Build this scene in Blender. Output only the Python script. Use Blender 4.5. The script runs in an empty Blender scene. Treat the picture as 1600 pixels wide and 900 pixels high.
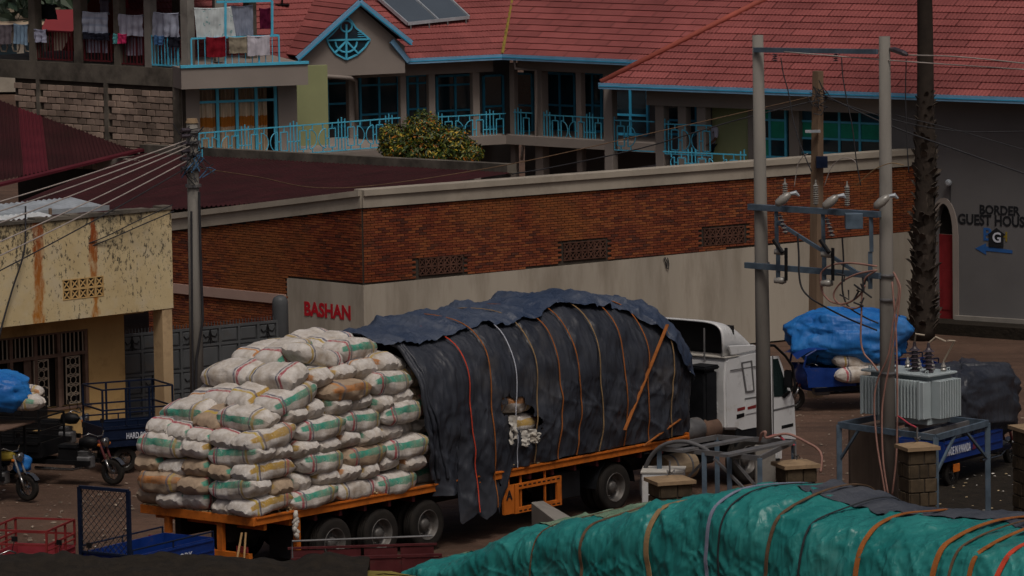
import bpy, bmesh, math, random
from mathutils import Vector as V, Matrix, noise
from math import sin, cos, pi, radians as R

# ------------------------------------------------------------------ camera, sky, sun, exposure
SC = bpy.context.scene
COL = SC.collection
FPX, HC, VH = 8000.0, 17.0, -450.0            # focal length (px of a 1600 wide frame), eye height, horizon row
PITCH = math.atan((450 - VH) / FPX); ROLL = R(0.9)
cam = bpy.data.cameras.new('camera'); camo = bpy.data.objects.new('camera', cam); COL.objects.link(camo)
cam.sensor_width = 36.0; cam.lens = FPX / 1600 * 36.0; cam.clip_start = 1.0; cam.clip_end = 6000
CM = Matrix.Translation((0, 0, HC)) @ Matrix.Rotation(pi / 2 - PITCH, 4, 'X') @ Matrix.Rotation(-ROLL, 4, 'Z')
camo.matrix_world = CM; SC.camera = camo
w = bpy.data.worlds.new('World'); SC.world = w; w.use_nodes = True
SUN_EL, SUN_AZ = R(60), R(165)                # azimuth of the sun seen from the scene, clockwise from +Y
nt = w.node_tree; bg = nt.nodes['Background']
sky = nt.nodes.new('ShaderNodeTexSky'); sky.sky_type = 'NISHITA'; sky.sun_disc = False
sky.sun_elevation = SUN_EL; sky.sun_rotation = SUN_AZ; sky.dust_density = 9.0; sky.air_density = 0.6; sky.ozone_density = 0.0
nt.links.new(sky.outputs[0], bg.inputs[0]); bg.inputs[1].default_value = 0.06
sl = bpy.data.lights.new('sun', 'SUN'); sl.energy = 1.5; sl.angle = R(16); sl.color = (1, 0.95, 0.88)
so = bpy.data.objects.new('sun', sl); COL.objects.link(so)
sd = V((sin(SUN_AZ) * cos(SUN_EL), cos(SUN_AZ) * cos(SUN_EL), sin(SUN_EL)))
so.rotation_euler = sd.to_track_quat('Z', 'Y').to_euler(); so.location = (0, 60, 60)
SC.view_settings.view_transform = 'Standard'; SC.view_settings.look = 'None'
SC.view_settings.exposure = -0.45; SC.view_settings.gamma = 1.0; SC.view_settings.use_curve_mapping = False

# ------------------------------------------------------------------ survey: photo pixel -> point of the place
C3 = CM.to_3x3(); CP = V((0, 0, HC))
def ray(u, v): return C3 @ V(((u - 800) / FPX, (450 - v) / FPX, -1))
def P(u, v, z):                                # where the sight line meets height z
    d = ray(u, v); return CP + d * ((z - HC) / d.z)
def PY(u, v, y):                               # ... meets depth y
    d = ray(u, v); return CP + d * (y / d.y)
def PPL(u, v, p0, n):                          # ... meets a plane
    d = ray(u, v); return CP + d * ((p0 - CP).dot(n) / d.dot(n))

random.seed(7)
rnd = random.uniform

# ------------------------------------------------------------------ mesh builder
class MB:
    def __init__(s): s.v = []; s.f = []
    def add(s, vs, fs, M=None):
        b = len(s.v)
        s.v += [tuple(M @ V(p)) for p in vs] if M else [tuple(p) for p in vs]
        s.f += [tuple(b + i for i in f) for f in fs]
        return s
    def box(s, x0, x1, y0, y1, z0, z1, M=None):
        return s.add([(x0,y0,z0),(x1,y0,z0),(x1,y1,z0),(x0,y1,z0),(x0,y0,z1),(x1,y0,z1),(x1,y1,z1),(x0,y1,z1)],
                     [(3,2,1,0),(4,5,6,7),(0,1,5,4),(1,2,6,5),(2,3,7,6),(3,0,4,7)], M)
    def bar(s, a, b, w, h=None, up=(0,0,1)):   # rectangular bar between two points
        a = V(a); b = V(b); h = h or w; d = (b - a); L = d.length
        if L < 1e-6: return s
        d /= L; u = V(up)
        if abs(d.dot(u)) > .98: u = V((0, 1, 0)) if abs(d.y) < .9 else V((1, 0, 0))
        sx = d.cross(u).normalized(); sz = sx.cross(d)
        M = Matrix((sx, d, sz)).transposed().to_4x4(); M.translation = a
        return s.box(-w/2, w/2, 0, L, -h/2, h/2, M)
    def tube(s, pts, r, n=8, cap=True):
        pts = [V(p) for p in pts]; rs = r if isinstance(r, (list, tuple)) else [r] * len(pts)
        base = len(s.v); pr = None
        for i, p in enumerate(pts):
            d = (pts[min(i+1, len(pts)-1)] - pts[max(i-1, 0)])
            d = d.normalized() if d.length > 1e-9 else V((0,0,1))
            if pr is None:
                u = V((0,0,1)) if abs(d.z) < .9 else V((1,0,0)); u = (u - d * u.dot(d)).normalized()
            else:
                u = (pr - d * pr.dot(d)); u = u.normalized() if u.length > 1e-6 else V((1,0,0))
            pr = u; w_ = d.cross(u)
            for k in range(n):
                a = 2 * pi * k / n; s.v.append(tuple(p + (u * cos(a) + w_ * sin(a)) * rs[i]))
        for i in range(len(pts) - 1):
            for k in range(n):
                a = base + i*n + k; b = base + i*n + (k+1) % n
                s.f.append((a, b, b + n, a + n))
        if cap:
            s.f.append(tuple(base + k for k in reversed(range(n)))); e = base + (len(pts)-1)*n
            s.f.append(tuple(e + k for k in range(n)))
        return s
    def lathe(s, prof, n=20, M=None, close=True):   # (r, h) turned about local z
        vs = []; fs = []; m = len(prof)
        for k in range(n):
            a = 2*pi*k/n
            for r, h in prof: vs.append((r*cos(a), r*sin(a), h))
        for k in range(n):
            k2 = (k+1) % n
            for i in range(m-1): fs.append((k*m+i, k2*m+i, k2*m+i+1, k*m+i+1))
        if close:
            if prof[0][0] > 1e-4: fs.append(tuple(k*m for k in reversed(range(n))))
            if prof[-1][0] > 1e-4: fs.append(tuple(k*m+m-1 for k in range(n)))
        return s.add(vs, fs, M)
    def prism(s, poly, y0, y1, M=None):             # polygon in local xz pushed along y
        n = len(poly)
        vs = [(x, y0, z) for x, z in poly] + [(x, y1, z) for x, z in poly]
        fs = [tuple(range(n)), tuple(n + i for i in reversed(range(n)))]
        fs += [(i, n + i, n + (i+1) % n, (i+1) % n) for i in range(n)]
        return s.add(vs, fs, M)
    def grid(s, fn, nu, nv, wrap=False, M=None):
        vs = [fn(i / nu, j / nv) for i in range(nu + 1) for j in range(nv + 1)]
        fs = [(i*(nv+1)+j, (i+1)*(nv+1)+j, (i+1)*(nv+1)+j+1, i*(nv+1)+j+1) for i in range(nu) for j in range(nv)]
        return s.add(vs, fs, M)
    def mesh(s, name, mat=None, smooth=False, bevel=0, seg=1, fix=True):
        me = bpy.data.meshes.new(name); me.from_pydata(s.v, [], s.f)
        if fix or bevel:
            bm = bmesh.new(); bm.from_mesh(me)
            if bevel:
                bmesh.ops.bevel(bm, geom=list(bm.edges), offset=bevel, segments=seg, affect='EDGES', clamp_overlap=True)
            if fix: bmesh.ops.recalc_face_normals(bm, faces=bm.faces)
            bm.to_mesh(me); bm.free()
        if mat: me.materials.append(mat)
        if smooth: me.polygons.foreach_set('use_smooth', [True] * len(me.polygons))
        return me

ROOTM = {}
def root_of(o):
    while o.parent: o = o.parent
    return o
def link(name, me, parent=None, label=None):
    o = bpy.data.objects.new(name, me); COL.objects.link(o)
    if parent: o.parent = parent
    if label: o['label'] = label
    return o
def thing(name, label, cat, loc=(0,0,0), rz=0.0, group=None):
    o = bpy.data.objects.new(name, None); COL.objects.link(o); o.empty_display_size = .2
    o.location = loc; o.rotation_euler = (0, 0, rz); o['label'] = label; o['category'] = cat
    if group: o['group'] = group
    ROOTM[o.name] = Matrix.Translation(V(loc)) @ Matrix.Rotation(rz, 4, 'Z')
    return o
def tag(o, label, cat, group=None):
    o['label'] = label; o['category'] = cat
    if group: o['group'] = group
    return o
def part(name, mb, mat, parent, world=False, smooth=False, bevel=0, seg=1, label=None, stuff=False, fix=True):
    me = mb.mesh(name, mat, smooth, bevel, seg, fix)
    if world: me.transform(ROOTM[root_of(parent).name].inverted())
    o = link(name, me, parent, label)
    if stuff: o['kind'] = 'stuff'
    return o
def solo(name, mb, mat, label, cat, group=None, **k):    # a thing that is one mesh, origin at its base
    me = mb.mesh(name, mat, **k); xs = [v.co for v in me.vertices]
    c = V((sum(p.x for p in xs) / len(xs), sum(p.y for p in xs) / len(xs), min(p.z for p in xs)))
    me.transform(Matrix.Translation(-c)); o = link(name, me); o.location = c
    return tag(o, label, cat, group)
def struct(name, mb, mat, parent=None, **k):
    o = link(name, mb.mesh(name, mat, **k), parent)
    if not parent: o['kind'] = 'structure'
    return o
def piece(name, me, parent, loc, rot=(0,0,0), scale=(1,1,1)):
    o = bpy.data.objects.new(name, me); COL.objects.link(o); o.parent = parent
    o.location = loc; o.rotation_euler = rot; o.scale = scale
    return o
def fbm(x, y, z=0, o=4): return noise.fractal(V((x, y, z)), 1.0, 2.0, o)
def creases(x, s, fams):
    t = 0.0
    for th, f, am, k, sd in fams:
        c, q = cos(th), sin(th); t += am*crease((x*c + s*q)*f, (s*c - x*q)*f*.22 + sd, sd, k)
    return t
def crease(w_, l_, s_=0.0, k=3.2): return max(0.0, 1 - abs(noise.noise(V((w_, l_, s_))))*k)**2

# ------------------------------------------------------------------ materials
def lin(r, g, b): return tuple(((c/255)/12.92 if c/255 <= .04045 else ((c/255+.055)/1.055)**2.4) for c in (r, g, b))
class NT:
    def __init__(s, name):
        s.m = bpy.data.materials.new(name); s.m.use_nodes = True; s.t = s.m.node_tree; s.b = s.t.nodes['Principled BSDF']
    def n(s, typ, **k):
        x = s.t.nodes.new('ShaderNode' + typ)
        for a, b in k.items(): setattr(x, a, b)
        return x
    def l(s, a, b): s.t.links.new(a, b)
    def val(s, sock, v):
        if hasattr(v, 'is_output') or isinstance(v, bpy.types.NodeSocket): s.l(v, sock)
        else: sock.default_value = v
    def coord(s, kind='pos', sc=(1,1,1), loc=(0,0,0)):
        if kind == 'pos': o = s.n('NewGeometry').outputs['Position']
        else: o = s.n('TexCoord').outputs['Object']
        mp = s.n('Mapping'); mp.inputs['Scale'].default_value = sc; mp.inputs['Location'].default_value = loc
        s.l(o, mp.inputs[0]); return mp.outputs[0]
    def noise(s, co, sc=5, det=5, rough=.55, dist=0):
        x = s.n('TexNoise'); s.l(co, x.inputs['Vector']); x.inputs['Scale'].default_value = sc
        x.inputs['Detail'].default_value = det; x.inputs['Roughness'].default_value = rough; x.inputs['Distortion'].default_value = dist
        return x.outputs[0]
    def ramp(s, f, a, b, ca=0, cb=1):
        x = s.n('MapRange'); s.l(f, x.inputs[0]); x.inputs[1].default_value = a; x.inputs[2].default_value = b
        x.inputs[3].default_value = ca; x.inputs[4].default_value = cb; return x.outputs[0]
    def mix(s, f, a, b, mode='MIX'):
        x = s.n('Mix', data_type='RGBA', blend_type=mode)
        s.val(x.inputs[0], f); s.val(x.inputs[6], a if not isinstance(a, tuple) else (*a[:3], 1)); s.val(x.inputs[7], b if not isinstance(b, tuple) else (*b[:3], 1))
        return x.outputs[2]
    def math(s, op, a, b=0.0):
        x = s.n('Math', operation=op); s.val(x.inputs[0], a); s.val(x.inputs[1], b); return x.outputs[0]
    def rand(s): return s.n('ObjectInfo').outputs['Random']
    def island(s): return s.n('NewGeometry').outputs['Random Per Island']
    def xyz(s, co):
        x = s.n('SeparateXYZ'); s.l(co, x.inputs[0]); return x.outputs
    def bump(s, h, st=.3, dist=.02):
        x = s.n('Bump'); s.l(h, x.inputs['Height']); x.inputs['Strength'].default_value = st; x.inputs['Distance'].default_value = dist
        s.l(x.outputs[0], s.b.inputs['Normal']); return x
    def out(s, col, rough=.8, metal=0, spec=.5):
        s.val(s.b.inputs['Base Color'], (*col[:3], 1) if isinstance(col, tuple) else col)
        s.val(s.b.inputs['Roughness'], rough); s.b.inputs['Metallic'].default_value = metal
        s.b.inputs['Specular IOR Level'].default_value = spec
        return s.m
def mul(c, k): return tuple(x * k for x in c)
def mat(name, c, rough=.75, var=.25, sc=2.0, c2=None, dirt=None, dsc=1.3, damt=.5, bump=.25, bsc=25, bd=.01, metal=0, spec=.22, kind='pos', st=(1,1,1), rv=0.0, iv=0.0):
    k = NT(name); co = k.coord(kind, st)
    n1 = k.noise(co, sc, 6, .6)
    col = k.mix(k.ramp(n1, .3, .7), mul(c, 1 - var), c2 or mul(c, 1 + var))
    if dirt: col = k.mix(k.ramp(k.noise(co, dsc, 8, .7), .62 - .25*damt, .72, 0, min(1, .5 + damt*.6)), col, dirt)
    if rv: col = k.mix(1.0, col, k.ramp(k.rand(), 0, 1, 1 - rv, 1 + rv), 'MULTIPLY')
    if iv: col = k.mix(1.0, col, k.ramp(k.island(), 0, 1, 1 - iv, 1 + iv), 'MULTIPLY')
    if bump: k.bump(k.noise(co, bsc, 4, .6), bump, bd)
    return k.out(col, k.ramp(n1, .3, .7, max(0, rough - .1), min(1, rough + .1)), metal, spec)

MT = {}
MT['plaster'] = mat('plaster', (.36,.325,.272), .9, .12, .5, dirt=(.18,.15,.115), dsc=.7, damt=.6, bump=.15, bsc=12, st=(1.2,1.2,.22))
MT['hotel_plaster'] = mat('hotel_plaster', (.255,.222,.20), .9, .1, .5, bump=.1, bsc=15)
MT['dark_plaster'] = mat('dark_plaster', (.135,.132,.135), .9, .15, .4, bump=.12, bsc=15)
MT['coping'] = mat('coping', (.33,.295,.245), .9, .15, .8, dirt=(.2,.17,.14), dsc=.7, damt=.4, bump=.15)
MT['pink_band'] = mat('pink_band', (.36,.25,.21), .9, .12, .8)
MT['concrete'] = mat('concrete', (.23,.215,.195), .92, .2, 1.5, dirt=(.11,.1,.09), dsc=2, damt=.3, bump=.3, bsc=30)
MT['pole_concrete'] = mat('pole_concrete', (.20,.188,.17), .9, .18, 1.2, dirt=(.12,.11,.10), dsc=1.5, damt=.45, bump=.25, bsc=40, st=(1,1,.25))
MT['dirty_concrete'] = mat('dirty_concrete', (.13,.115,.095), .95, .35, 1.5, dirt=(.025,.022,.02), dsc=.9, damt=.6, bump=.4, bsc=20)
MT['block'] = mat('block', (.30,.225,.18), .95, .25, 2.0, dirt=(.05,.042,.035), dsc=.5, damt=.4, bump=.4, bsc=25, rv=.35)
MT['mortar'] = mat('mortar', (.045,.037,.03), .95, .3, 2.0)
MT['green_plaster'] = mat('green_plaster', (.27,.29,.15), .9, .1, .7, bump=.1)
MT['turq'] = mat('turquoise_paint', (.08,.45,.66), .45, .12, 3, spec=.5, bump=.05)
MT['turq_dark'] = mat('blue_frame_paint', (.045,.33,.55), .45, .15, 3, bump=.05)
MT['fascia'] = mat('pale_blue_fascia', (.17,.34,.52), .5, .12, 2, dirt=(.13,.2,.28), dsc=1.2, damt=.3, bump=.08)
MT['steel_blue'] = mat('blue_grey_steel', (.095,.135,.18), .5, .3, 4, dirt=(.09,.06,.045), dsc=4, damt=.2, bump=.2, bsc=40, metal=.2)
MT['steel'] = mat('grey_steel', (.16,.16,.165), .5, .3, 3, dirt=(.1,.07,.05), dsc=3, damt=.35, bump=.2, metal=.3)
MT['galv'] = mat('galvanised', (.42,.46,.5), .45, .2, 2.5, bump=.15, metal=.4)
MT['xformer'] = mat('transformer_grey', (.36,.42,.44), .5, .1, 2, dirt=(.28,.3,.3), dsc=2, damt=.3, bump=.08)
MT['porcelain'] = mat('porcelain', (.24,.23,.21), .25, .12, 8, spec=.6, bump=0)
MT['brown_porc'] = mat('brown_porcelain', (.05,.04,.05), .22, .2, 8, spec=.7, bump=0)
MT['black_rubber'] = mat('black_rubber', (.010,.010,.011), .8, .3, 8, c2=(.04,.036,.032), bump=.3, bsc=60)
MT['tyre'] = mat('tyre', (.010,.010,.010), .9, .3, 3, c2=(.026,.022,.019), bump=.4, bsc=40, kind='obj')
MT['rim'] = mat('wheel_rim', (.13,.125,.12), .5, .3, 6, dirt=(.07,.05,.04), dsc=5, damt=.4, metal=.5, kind='obj')
MT['black'] = mat('black_paint', (.007,.007,.008), .5, .3, 4, bump=.1)
MT['blue_black'] = mat('dark_blue_paint', (.006,.012,.032), .4, .3, 4, bump=.1)
MT['trike_blue'] = mat('trike_blue', (.008,.032,.17), .38, .25, 3, dirt=(.06,.05,.05), dsc=3, damt=.2, bump=.08)
MT['red_paint'] = mat('red_paint', (.20,.025,.025), .5, .25, 4, dirt=(.09,.03,.02), dsc=4, damt=.25)
MT['maroon_paint'] = mat('maroon_paint', (.075,.014,.016), .6, .3, 4, dirt=(.04,.025,.02), dsc=4, damt=.3)
MT['orange'] = mat('orange_paint', (.50,.135,.018), .55, .2, 3, dirt=(.10,.035,.015), dsc=2.5, damt=.45, bump=.15, bsc=30)
MT['white_paint'] = mat('white_paint', (.60,.61,.62), .32, .06, 2, dirt=(.42,.39,.34), dsc=1.5, damt=.25, bump=.03, spec=.6)
MT['dirty_white'] = mat('dirty_white', (.50,.48,.44), .45, .15, 2, dirt=(.28,.22,.14), dsc=2, damt=.4, bump=.05)
MT['plastic_black'] = mat('black_plastic', (.008,.009,.011), .55, .3, 5, bump=.15)
MT['glass'] = mat('dark_glass', (.012,.030,.042), .06, .3, 1, bump=0, spec=.7)
MT['cab_glass'] = mat('cab_glass', (.012,.022,.022), .05, .3, 2, bump=0, spec=.8)
MT['wood'] = mat('weathered_wood', (.17,.115,.075), .9, .3, 3, bump=.4, bsc=20, st=(1,1,.15))
MT['plank'] = mat('tan_plank', (.42,.27,.13), .85, .25, 4, bump=.3)
MT['brown_board'] = mat('brown_board', (.12,.075,.055), .85, .3, 3, bump=.3)
MT['cap'] = mat('pier_cap', (.27,.19,.115), .9, .2, 4, dirt=(.14,.1,.07), dsc=5, damt=.3, bump=.4)
MT['pier_stone'] = mat('pier_stone', (.065,.048,.03), .95, .35, 5, dirt=(.03,.025,.018), dsc=4, damt=.5, bump=.5, rv=.3)
MT['pink_cable'] = mat('pink_cable', (.30,.165,.135), .7, .2, 5, bump=.1)
MT['red_cable'] = mat('red_cable', (.35,.05,.07), .6, .2, 5, bump=.1)
MT['grey_cable'] = mat('grey_cable', (.10,.10,.105), .7, .2, 3, bump=.05)
MT['alu_cable'] = mat('bare_cable', (.33,.29,.27), .6, .2, 3, bump=.05)
MT['dark_cable'] = mat('dark_cable', (.03,.03,.034), .7, .2, 3, bump=.05)
MT['blue_cable'] = mat('blue_cable', (.05,.12,.22), .7, .2, 3, bump=.05)
MT['strap'] = mat('orange_strap', (.30,.10,.025), .8, .3, 6, dirt=(.2,.08,.03), dsc=6, damt=.3, bump=.3, bsc=80)
MT['strap_red'] = mat('red_strap', (.50,.06,.03), .75, .25, 6, bump=.3, bsc=80)
MT['strap_tan'] = mat('tan_strap', (.26,.17,.085), .85, .3, 6, bump=.3, bsc=80)
MT['strap_brown'] = mat('brown_strap', (.12,.075,.045), .85, .3, 6, bump=.3, bsc=80)
MT['strap_grey'] = mat('grey_strap', (.20,.22,.30), .85, .2, 6, bump=.3, bsc=80)
MT['rope'] = mat('dark_rope', (.03,.035,.04), .9, .3, 8, bump=.4, bsc=90)
MT['chrome'] = mat('chrome', (.3,.3,.3), .2, .1, 5, metal=.9, bump=0)
MT['letter_red'] = mat('red_lettering', (.42,.012,.022), .7, .1, 6, bump=.05)
MT['letter_black'] = mat('black_lettering', (.012,.013,.016), .8, .2, 6, bump=.05)
MT['letter_white'] = mat('white_lettering', (.55,.58,.66), .7, .15, 9, bump=.05)
MT['logo_blue'] = mat('logo_blue', (.025,.10,.30), .7, .1, 6, bump=.05)
MT['logo_yellow'] = mat('logo_yellow', (.24,.18,.025), .7, .1, 6, bump=.05)
MT['red_door'] = mat('red_door', (.22,.018,.022), .6, .2, 3, bump=.1)
MT['pinkred'] = mat('red_floor', (.22,.03,.04), .6, .2, 4)
MT['green_box'] = mat('teal_screen', (.02,.30,.20), .6, .2, 3)
MT['louvre'] = mat('blue_louvre', (.02,.09,.15), .5, .2, 3)
MT['curtain_o'] = None
# ------------------------------------------------------------------ facade frame: x along, y inward, z up
Z3 = V((0, 0, 1))
class Fac:
    def __init__(s, p, q, ext0=0.0, ext1=0.0):
        p = V((p.x, p.y, 0)); q = V((q.x, q.y, 0)); s.ex = (q - p).normalized(); s.ey = Z3.cross(s.ex)
        p = p - s.ex * ext0; q = q + s.ex * ext1
        s.p = p; s.L = (q - p).length; s.ang = math.atan2(s.ex.y, s.ex.x)
        s.M = Matrix.Translation(p) @ Matrix.Rotation(s.ang, 4, 'Z')
    def xz(s, u, v, y=0.0):
        w_ = PPL(u, v, s.p + s.ey * y, s.ey) - s.p
        return w_.dot(s.ex), w_.z
    def rect(s, u0, v0, u1, v1, y=0.0):
        um, vm = (u0+u1)/2, (v0+v1)/2
        return s.xz(u0, vm, y)[0], s.xz(u1, vm, y)[0], s.xz(um, v1, y)[1], s.xz(um, v0, y)[1]
    def W(s, x, y, z): return s.M @ V((x, y, z))
    def back(s, d):
        f = Fac(s.p + s.ey*d, s.p + s.ey*d + s.ex*s.L); return f

def text_mb(body, w_, h_, bold=.0, depth=.01, font_gap=1.0):
    cu = bpy.data.curves.new('lettering', 'FONT'); cu.body = body; cu.size = 1; cu.extrude = 0; cu.offset = bold; cu.space_character = font_gap
    cu.resolution_u = 3
    o = bpy.data.objects.new('lettering', cu); me = bpy.data.meshes.new_from_object(o)
    xs = [v.co.x for v in me.vertices]; ys = [v.co.y for v in me.vertices]
    x0, x1, y0, y1 = min(xs), max(xs), min(ys), max(ys)
    m = MB(); fl = [tuple(p.vertices) for p in me.polygons]
    vs = [((v.co.x - x0)/(x1-x0)*w_, -depth, (v.co.y - y0)/(y1-y0)*h_) for v in me.vertices]
    n = len(vs); m.v = vs + [(x, 0.0, z) for x, y, z in vs]; m.f = fl[:]
    cnt = {}
    for f in fl:
        for i in range(len(f)):
            e = (f[i], f[(i+1) % len(f)]); cnt[tuple(sorted(e))] = cnt.get(tuple(sorted(e)), []) + [e]
    for k_, es in cnt.items():
        if len(es) == 1: a, b = es[0]; m.f.append((b, a, a + n, b + n))
    bpy.data.objects.remove(o); bpy.data.curves.remove(cu); bpy.data.meshes.remove(me)
    return m
def place(mb, M): mb.v = [tuple(M @ V(p)) for p in mb.v]; return mb

def window(fac, u0, v0, u1, v1, parent, y=0.0, cols=2, rows=(), fm='turq_dark', pm='glass', fw=.07, name='window', sill=None, deep=.05, rect=None):
    x0, x1, z0, z1 = rect or fac.rect(u0, v0, u1, v1, y)
    m = MB(); 
    for xx in (x0, x1): m.box(xx - fw/2, xx + fw/2, y - .03, y + deep, z0, z1)
    for zz in (z0, z1): m.box(x0 + fw/2, x1 - fw/2, y - .028, y + deep, zz - fw/2, zz + fw/2)
    xs = [x0 + (x1-x0)*i/cols for i in range(cols+1)]; zs = [z0] + [z0 + (z1-z0)*r for r in rows] + [z1]
    for xx in xs[1:-1]: m.box(xx - fw/2, xx + fw/2, y - .024, y + deep, z0 + fw/2, z1 - fw/2)
    for zz in zs[1:-1]:
        for i in range(cols): m.box(xs[i] + fw/2, xs[i+1] - fw/2, y - .02, y + deep, zz - fw*.42, zz + fw*.42)
    wo = part(name, place(m, fac.M), MT[fm], parent, world=True)
    for i in range(cols):
        for j in range(len(zs)-1):
            q = MB().box(xs[i] + fw/2, xs[i+1] - fw/2, y + .012, y + .022, zs[j] + fw/2, zs[j+1] - fw/2)
            pmm = pm(i, j) if callable(pm) else pm
            part('pane', place(q, fac.M), MT[pmm], wo, world=True)
    return wo

def lattice(fac, u0, v0, u1, v1, parent, matf, nx, nz, y=0.0, dark='letter_black', bw=.03, rect=None):
    x0, x1, z0, z1 = rect or fac.rect(u0, v0, u1, v1, y)
    vo = part('vent', place(MB().box(x0, x1, y + .03, y + .05, z0, z1), fac.M), MT[dark], parent, world=True)  # black backing paints the shade inside the openings
    dx = (x1-x0)/nx; dz = (z1-z0)/nz
    for i in range(nx):
        for j in range(nz):
            m = MB(); a, b = x0 + i*dx, z0 + j*dz
            m.box(a, a+dx*.1, y-.01, y+.03, b, b+dz); m.box(a+dx*.9, a+dx, y-.01, y+.03, b, b+dz)
            m.box(a+dx*.1, a+dx*.9, y-.01, y+.03, b, b+dz*.1); m.box(a+dx*.1, a+dx*.9, y-.01, y+.03, b+dz*.9, b+dz)
            m.bar((a, y+.01, b), (a+dx, y+.01, b+dz), .03, bw, (0,1,0)); m.bar((a, y+.014, b+dz), (a+dx, y+.014, b), .03, bw, (0,1,0))
            part('vent_block', place(m, fac.M), MT[matf], vo, world=True)
    return (x0, x1, z0, z1)

# ------------------------------------------------------------------ ground
def ground_mat():
    k = NT('dirt_ground'); co = k.coord('pos')
    n1 = k.noise(co, .35, 8, .6); n2 = k.noise(co, 3.0, 6, .65); n3 = k.noise(co, 14, 3, .6)
    c = k.mix(k.ramp(n1, .35, .65), (.070,.040,.027), (.125,.072,.050))
    c = k.mix(k.ramp(n2, .45, .7, 0, .7), c, (.075,.045,.03))
    c = k.mix(k.ramp(n3, .62, .72, 0, .8), c, (.22,.165,.125))
    mp = k.n('Mapping'); mp.inputs['Rotation'].default_value = (0, 0, -.87); mp.inputs['Scale'].default_value = (.09, 1.6, 1); k.l(co, mp.inputs[0])
    rut = k.noise(mp.outputs[0], 1.3, 5, .6)
    c = k.mix(k.ramp(rut, .52, .64, 0, .55), c, (.06,.036,.025))
    k.bump(k.math('ADD', k.noise(co, 5, 8, .7), k.math('MULTIPLY', rut, 1.6)), .7, .07)
    return k.out(c, k.ramp(n1, .4, .6, .75, .95), 0, .3)
MT['ground'] = ground_mat()
def gfun(a, b):
    x = -260 + 520*a; y = 40 + 460*b; return (x, y, 0.0)
g = MB().grid(lambda a, b: (-60 + 120*a, 60 + 110*b, .05*fbm((-60+120*a)*.25, (60+110*b)*.25)*.6 - .03), 150, 140)
struct('ground', g, MT['ground'], smooth=True)
struct('far_ground', MB().box(-3000, 3000, -400, 5000, -.8, -.12), MT['ground'])

# scraps and stones trodden into the yard
def scraps(name, mat_, n, area, s0, s1, flat=.35):
    m = MB()
    for i in range(n):
        p = area(); r = rnd(s0, s1); a = rnd(0, pi)
        M = Matrix.Translation(p) @ Matrix.Rotation(a, 4, 'Z') @ Matrix.Rotation(rnd(-.4, .4), 4, 'X')
        e = r*rnd(.3, 1); h = r*flat
        m.add([(-r,-e,0),(r*rnd(.6,1),-e*.7,0),(r,e,0),(-r*.7,e,0),(-r*.6,-e*.5,h),(r*.5,-e*.4,h),(r*.5,e*.6,h),(-r*.4,e*.5,h)],
              [(4,5,6,7),(0,1,5,4),(1,2,6,5),(2,3,7,6),(3,0,4,7)], M)
    o = link(name, m.mesh(name, mat_)); o['kind'] = 'stuff'; return o
def tri_area(u0, v0, u1, v1): return lambda: P(rnd(u0, u1), rnd(v0, v1), .0)
MT['stone'] = mat('stones', (.20,.16,.125), .95, .3, 4, iv=.6)
MT['litter'] = mat('litter', (.45,.43,.40), .8, .2, 4, iv=.7)
MT['dark_soil'] = mat('dark_soil', (.018,.014,.010), .95, .4, 5, bump=.6, bsc=12, bd=.05)
s_ = scraps('stones', MT['stone'], 240, tri_area(-20, 690, 420, 860), .02, .06)
s_ = scraps('stones', MT['stone'], 260, tri_area(1230, 600, 1620, 760), .02, .05)
s_ = scraps('litter', MT['litter'], 35, tri_area(-20, 690, 420, 860), .02, .05, .2)

# ------------------------------------------------------------------ brick warehouse
def brick_mat():
    k = NT('brick'); i = k.island(); co = k.coord('pos')
    c = k.n('ValToRGB'); k.l(i, c.inputs[0]); e = c.color_ramp.elements
    e[0].position = 0; e[0].color = (.085,.034,.024,1); e[1].position = 1; e[1].color = (.26,.085,.032,1)
    for p_, q_ in ((.12,(.12,.034,.02,1)),(.35,(.165,.042,.021,1)),(.6,(.20,.054,.024,1)),(.8,(.23,.066,.026,1)),(.93,(.26,.085,.032,1))):
        x = e.new(p_); x.color = q_
    big = k.noise(co, .22, 4, .6)
    col = k.mix(k.ramp(big, .42, .62, 0, .6), c.outputs[0], (.70,.46,.36), 'MULTIPLY')
    col2 = k.mix(k.ramp(k.noise(co, .35, 5, .6), .5, .64, 0, .55), col, (.25,.09,.026))
    col3 = k.mix(k.ramp(k.noise(co, .8, 6, .7), .6, .76, 0, .5), col2, (.06,.035,.026))
    k.bump(k.noise(co, 40, 4, .6), .4, .01)
    return k.out(col3, .92, 0, .25)
MT['brick'] = brick_mat()
MT['brick_dark'] = mat('vent_clay', (.085,.04,.028), .95, .3, 6, rv=.2)
C0 = P(565, 297, 4.92); C1 = P(1425, 233, 4.92)
W3 = P(278, 451, 1.9)
BR = Fac(C0, C1, 0, .6); BL = Fac(W3, C0, 1.2, 0)
wh = thing('brick_warehouse', 'brick and beige plaster warehouse wall with pale coping behind the loaded truck', 'building', (C0.x, C0.y, 0))
def zb(x): return 2.47 + (2.66 - 2.47) * x / BR.L
part('wall', place(MB().prism([(0,0),(BR.L,0),(BR.L,zb(BR.L)),(0,zb(0))], 0, .3), BR.M), MT['plaster'], wh, world=True)
part('brick_backing', place(MB().prism([(0,zb(0)),(BR.L,zb(BR.L)),(BR.L,4.47),(0,4.47)], .03, .3), BR.M), MT['mortar'], wh, world=True)
vr = [lattice(BR, *r_, wh, 'brick_dark', 7, 2, y=0) for r_ in ((655,401,723,428),(881,377,947,405),(1100,355,1163,382))]
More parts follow.
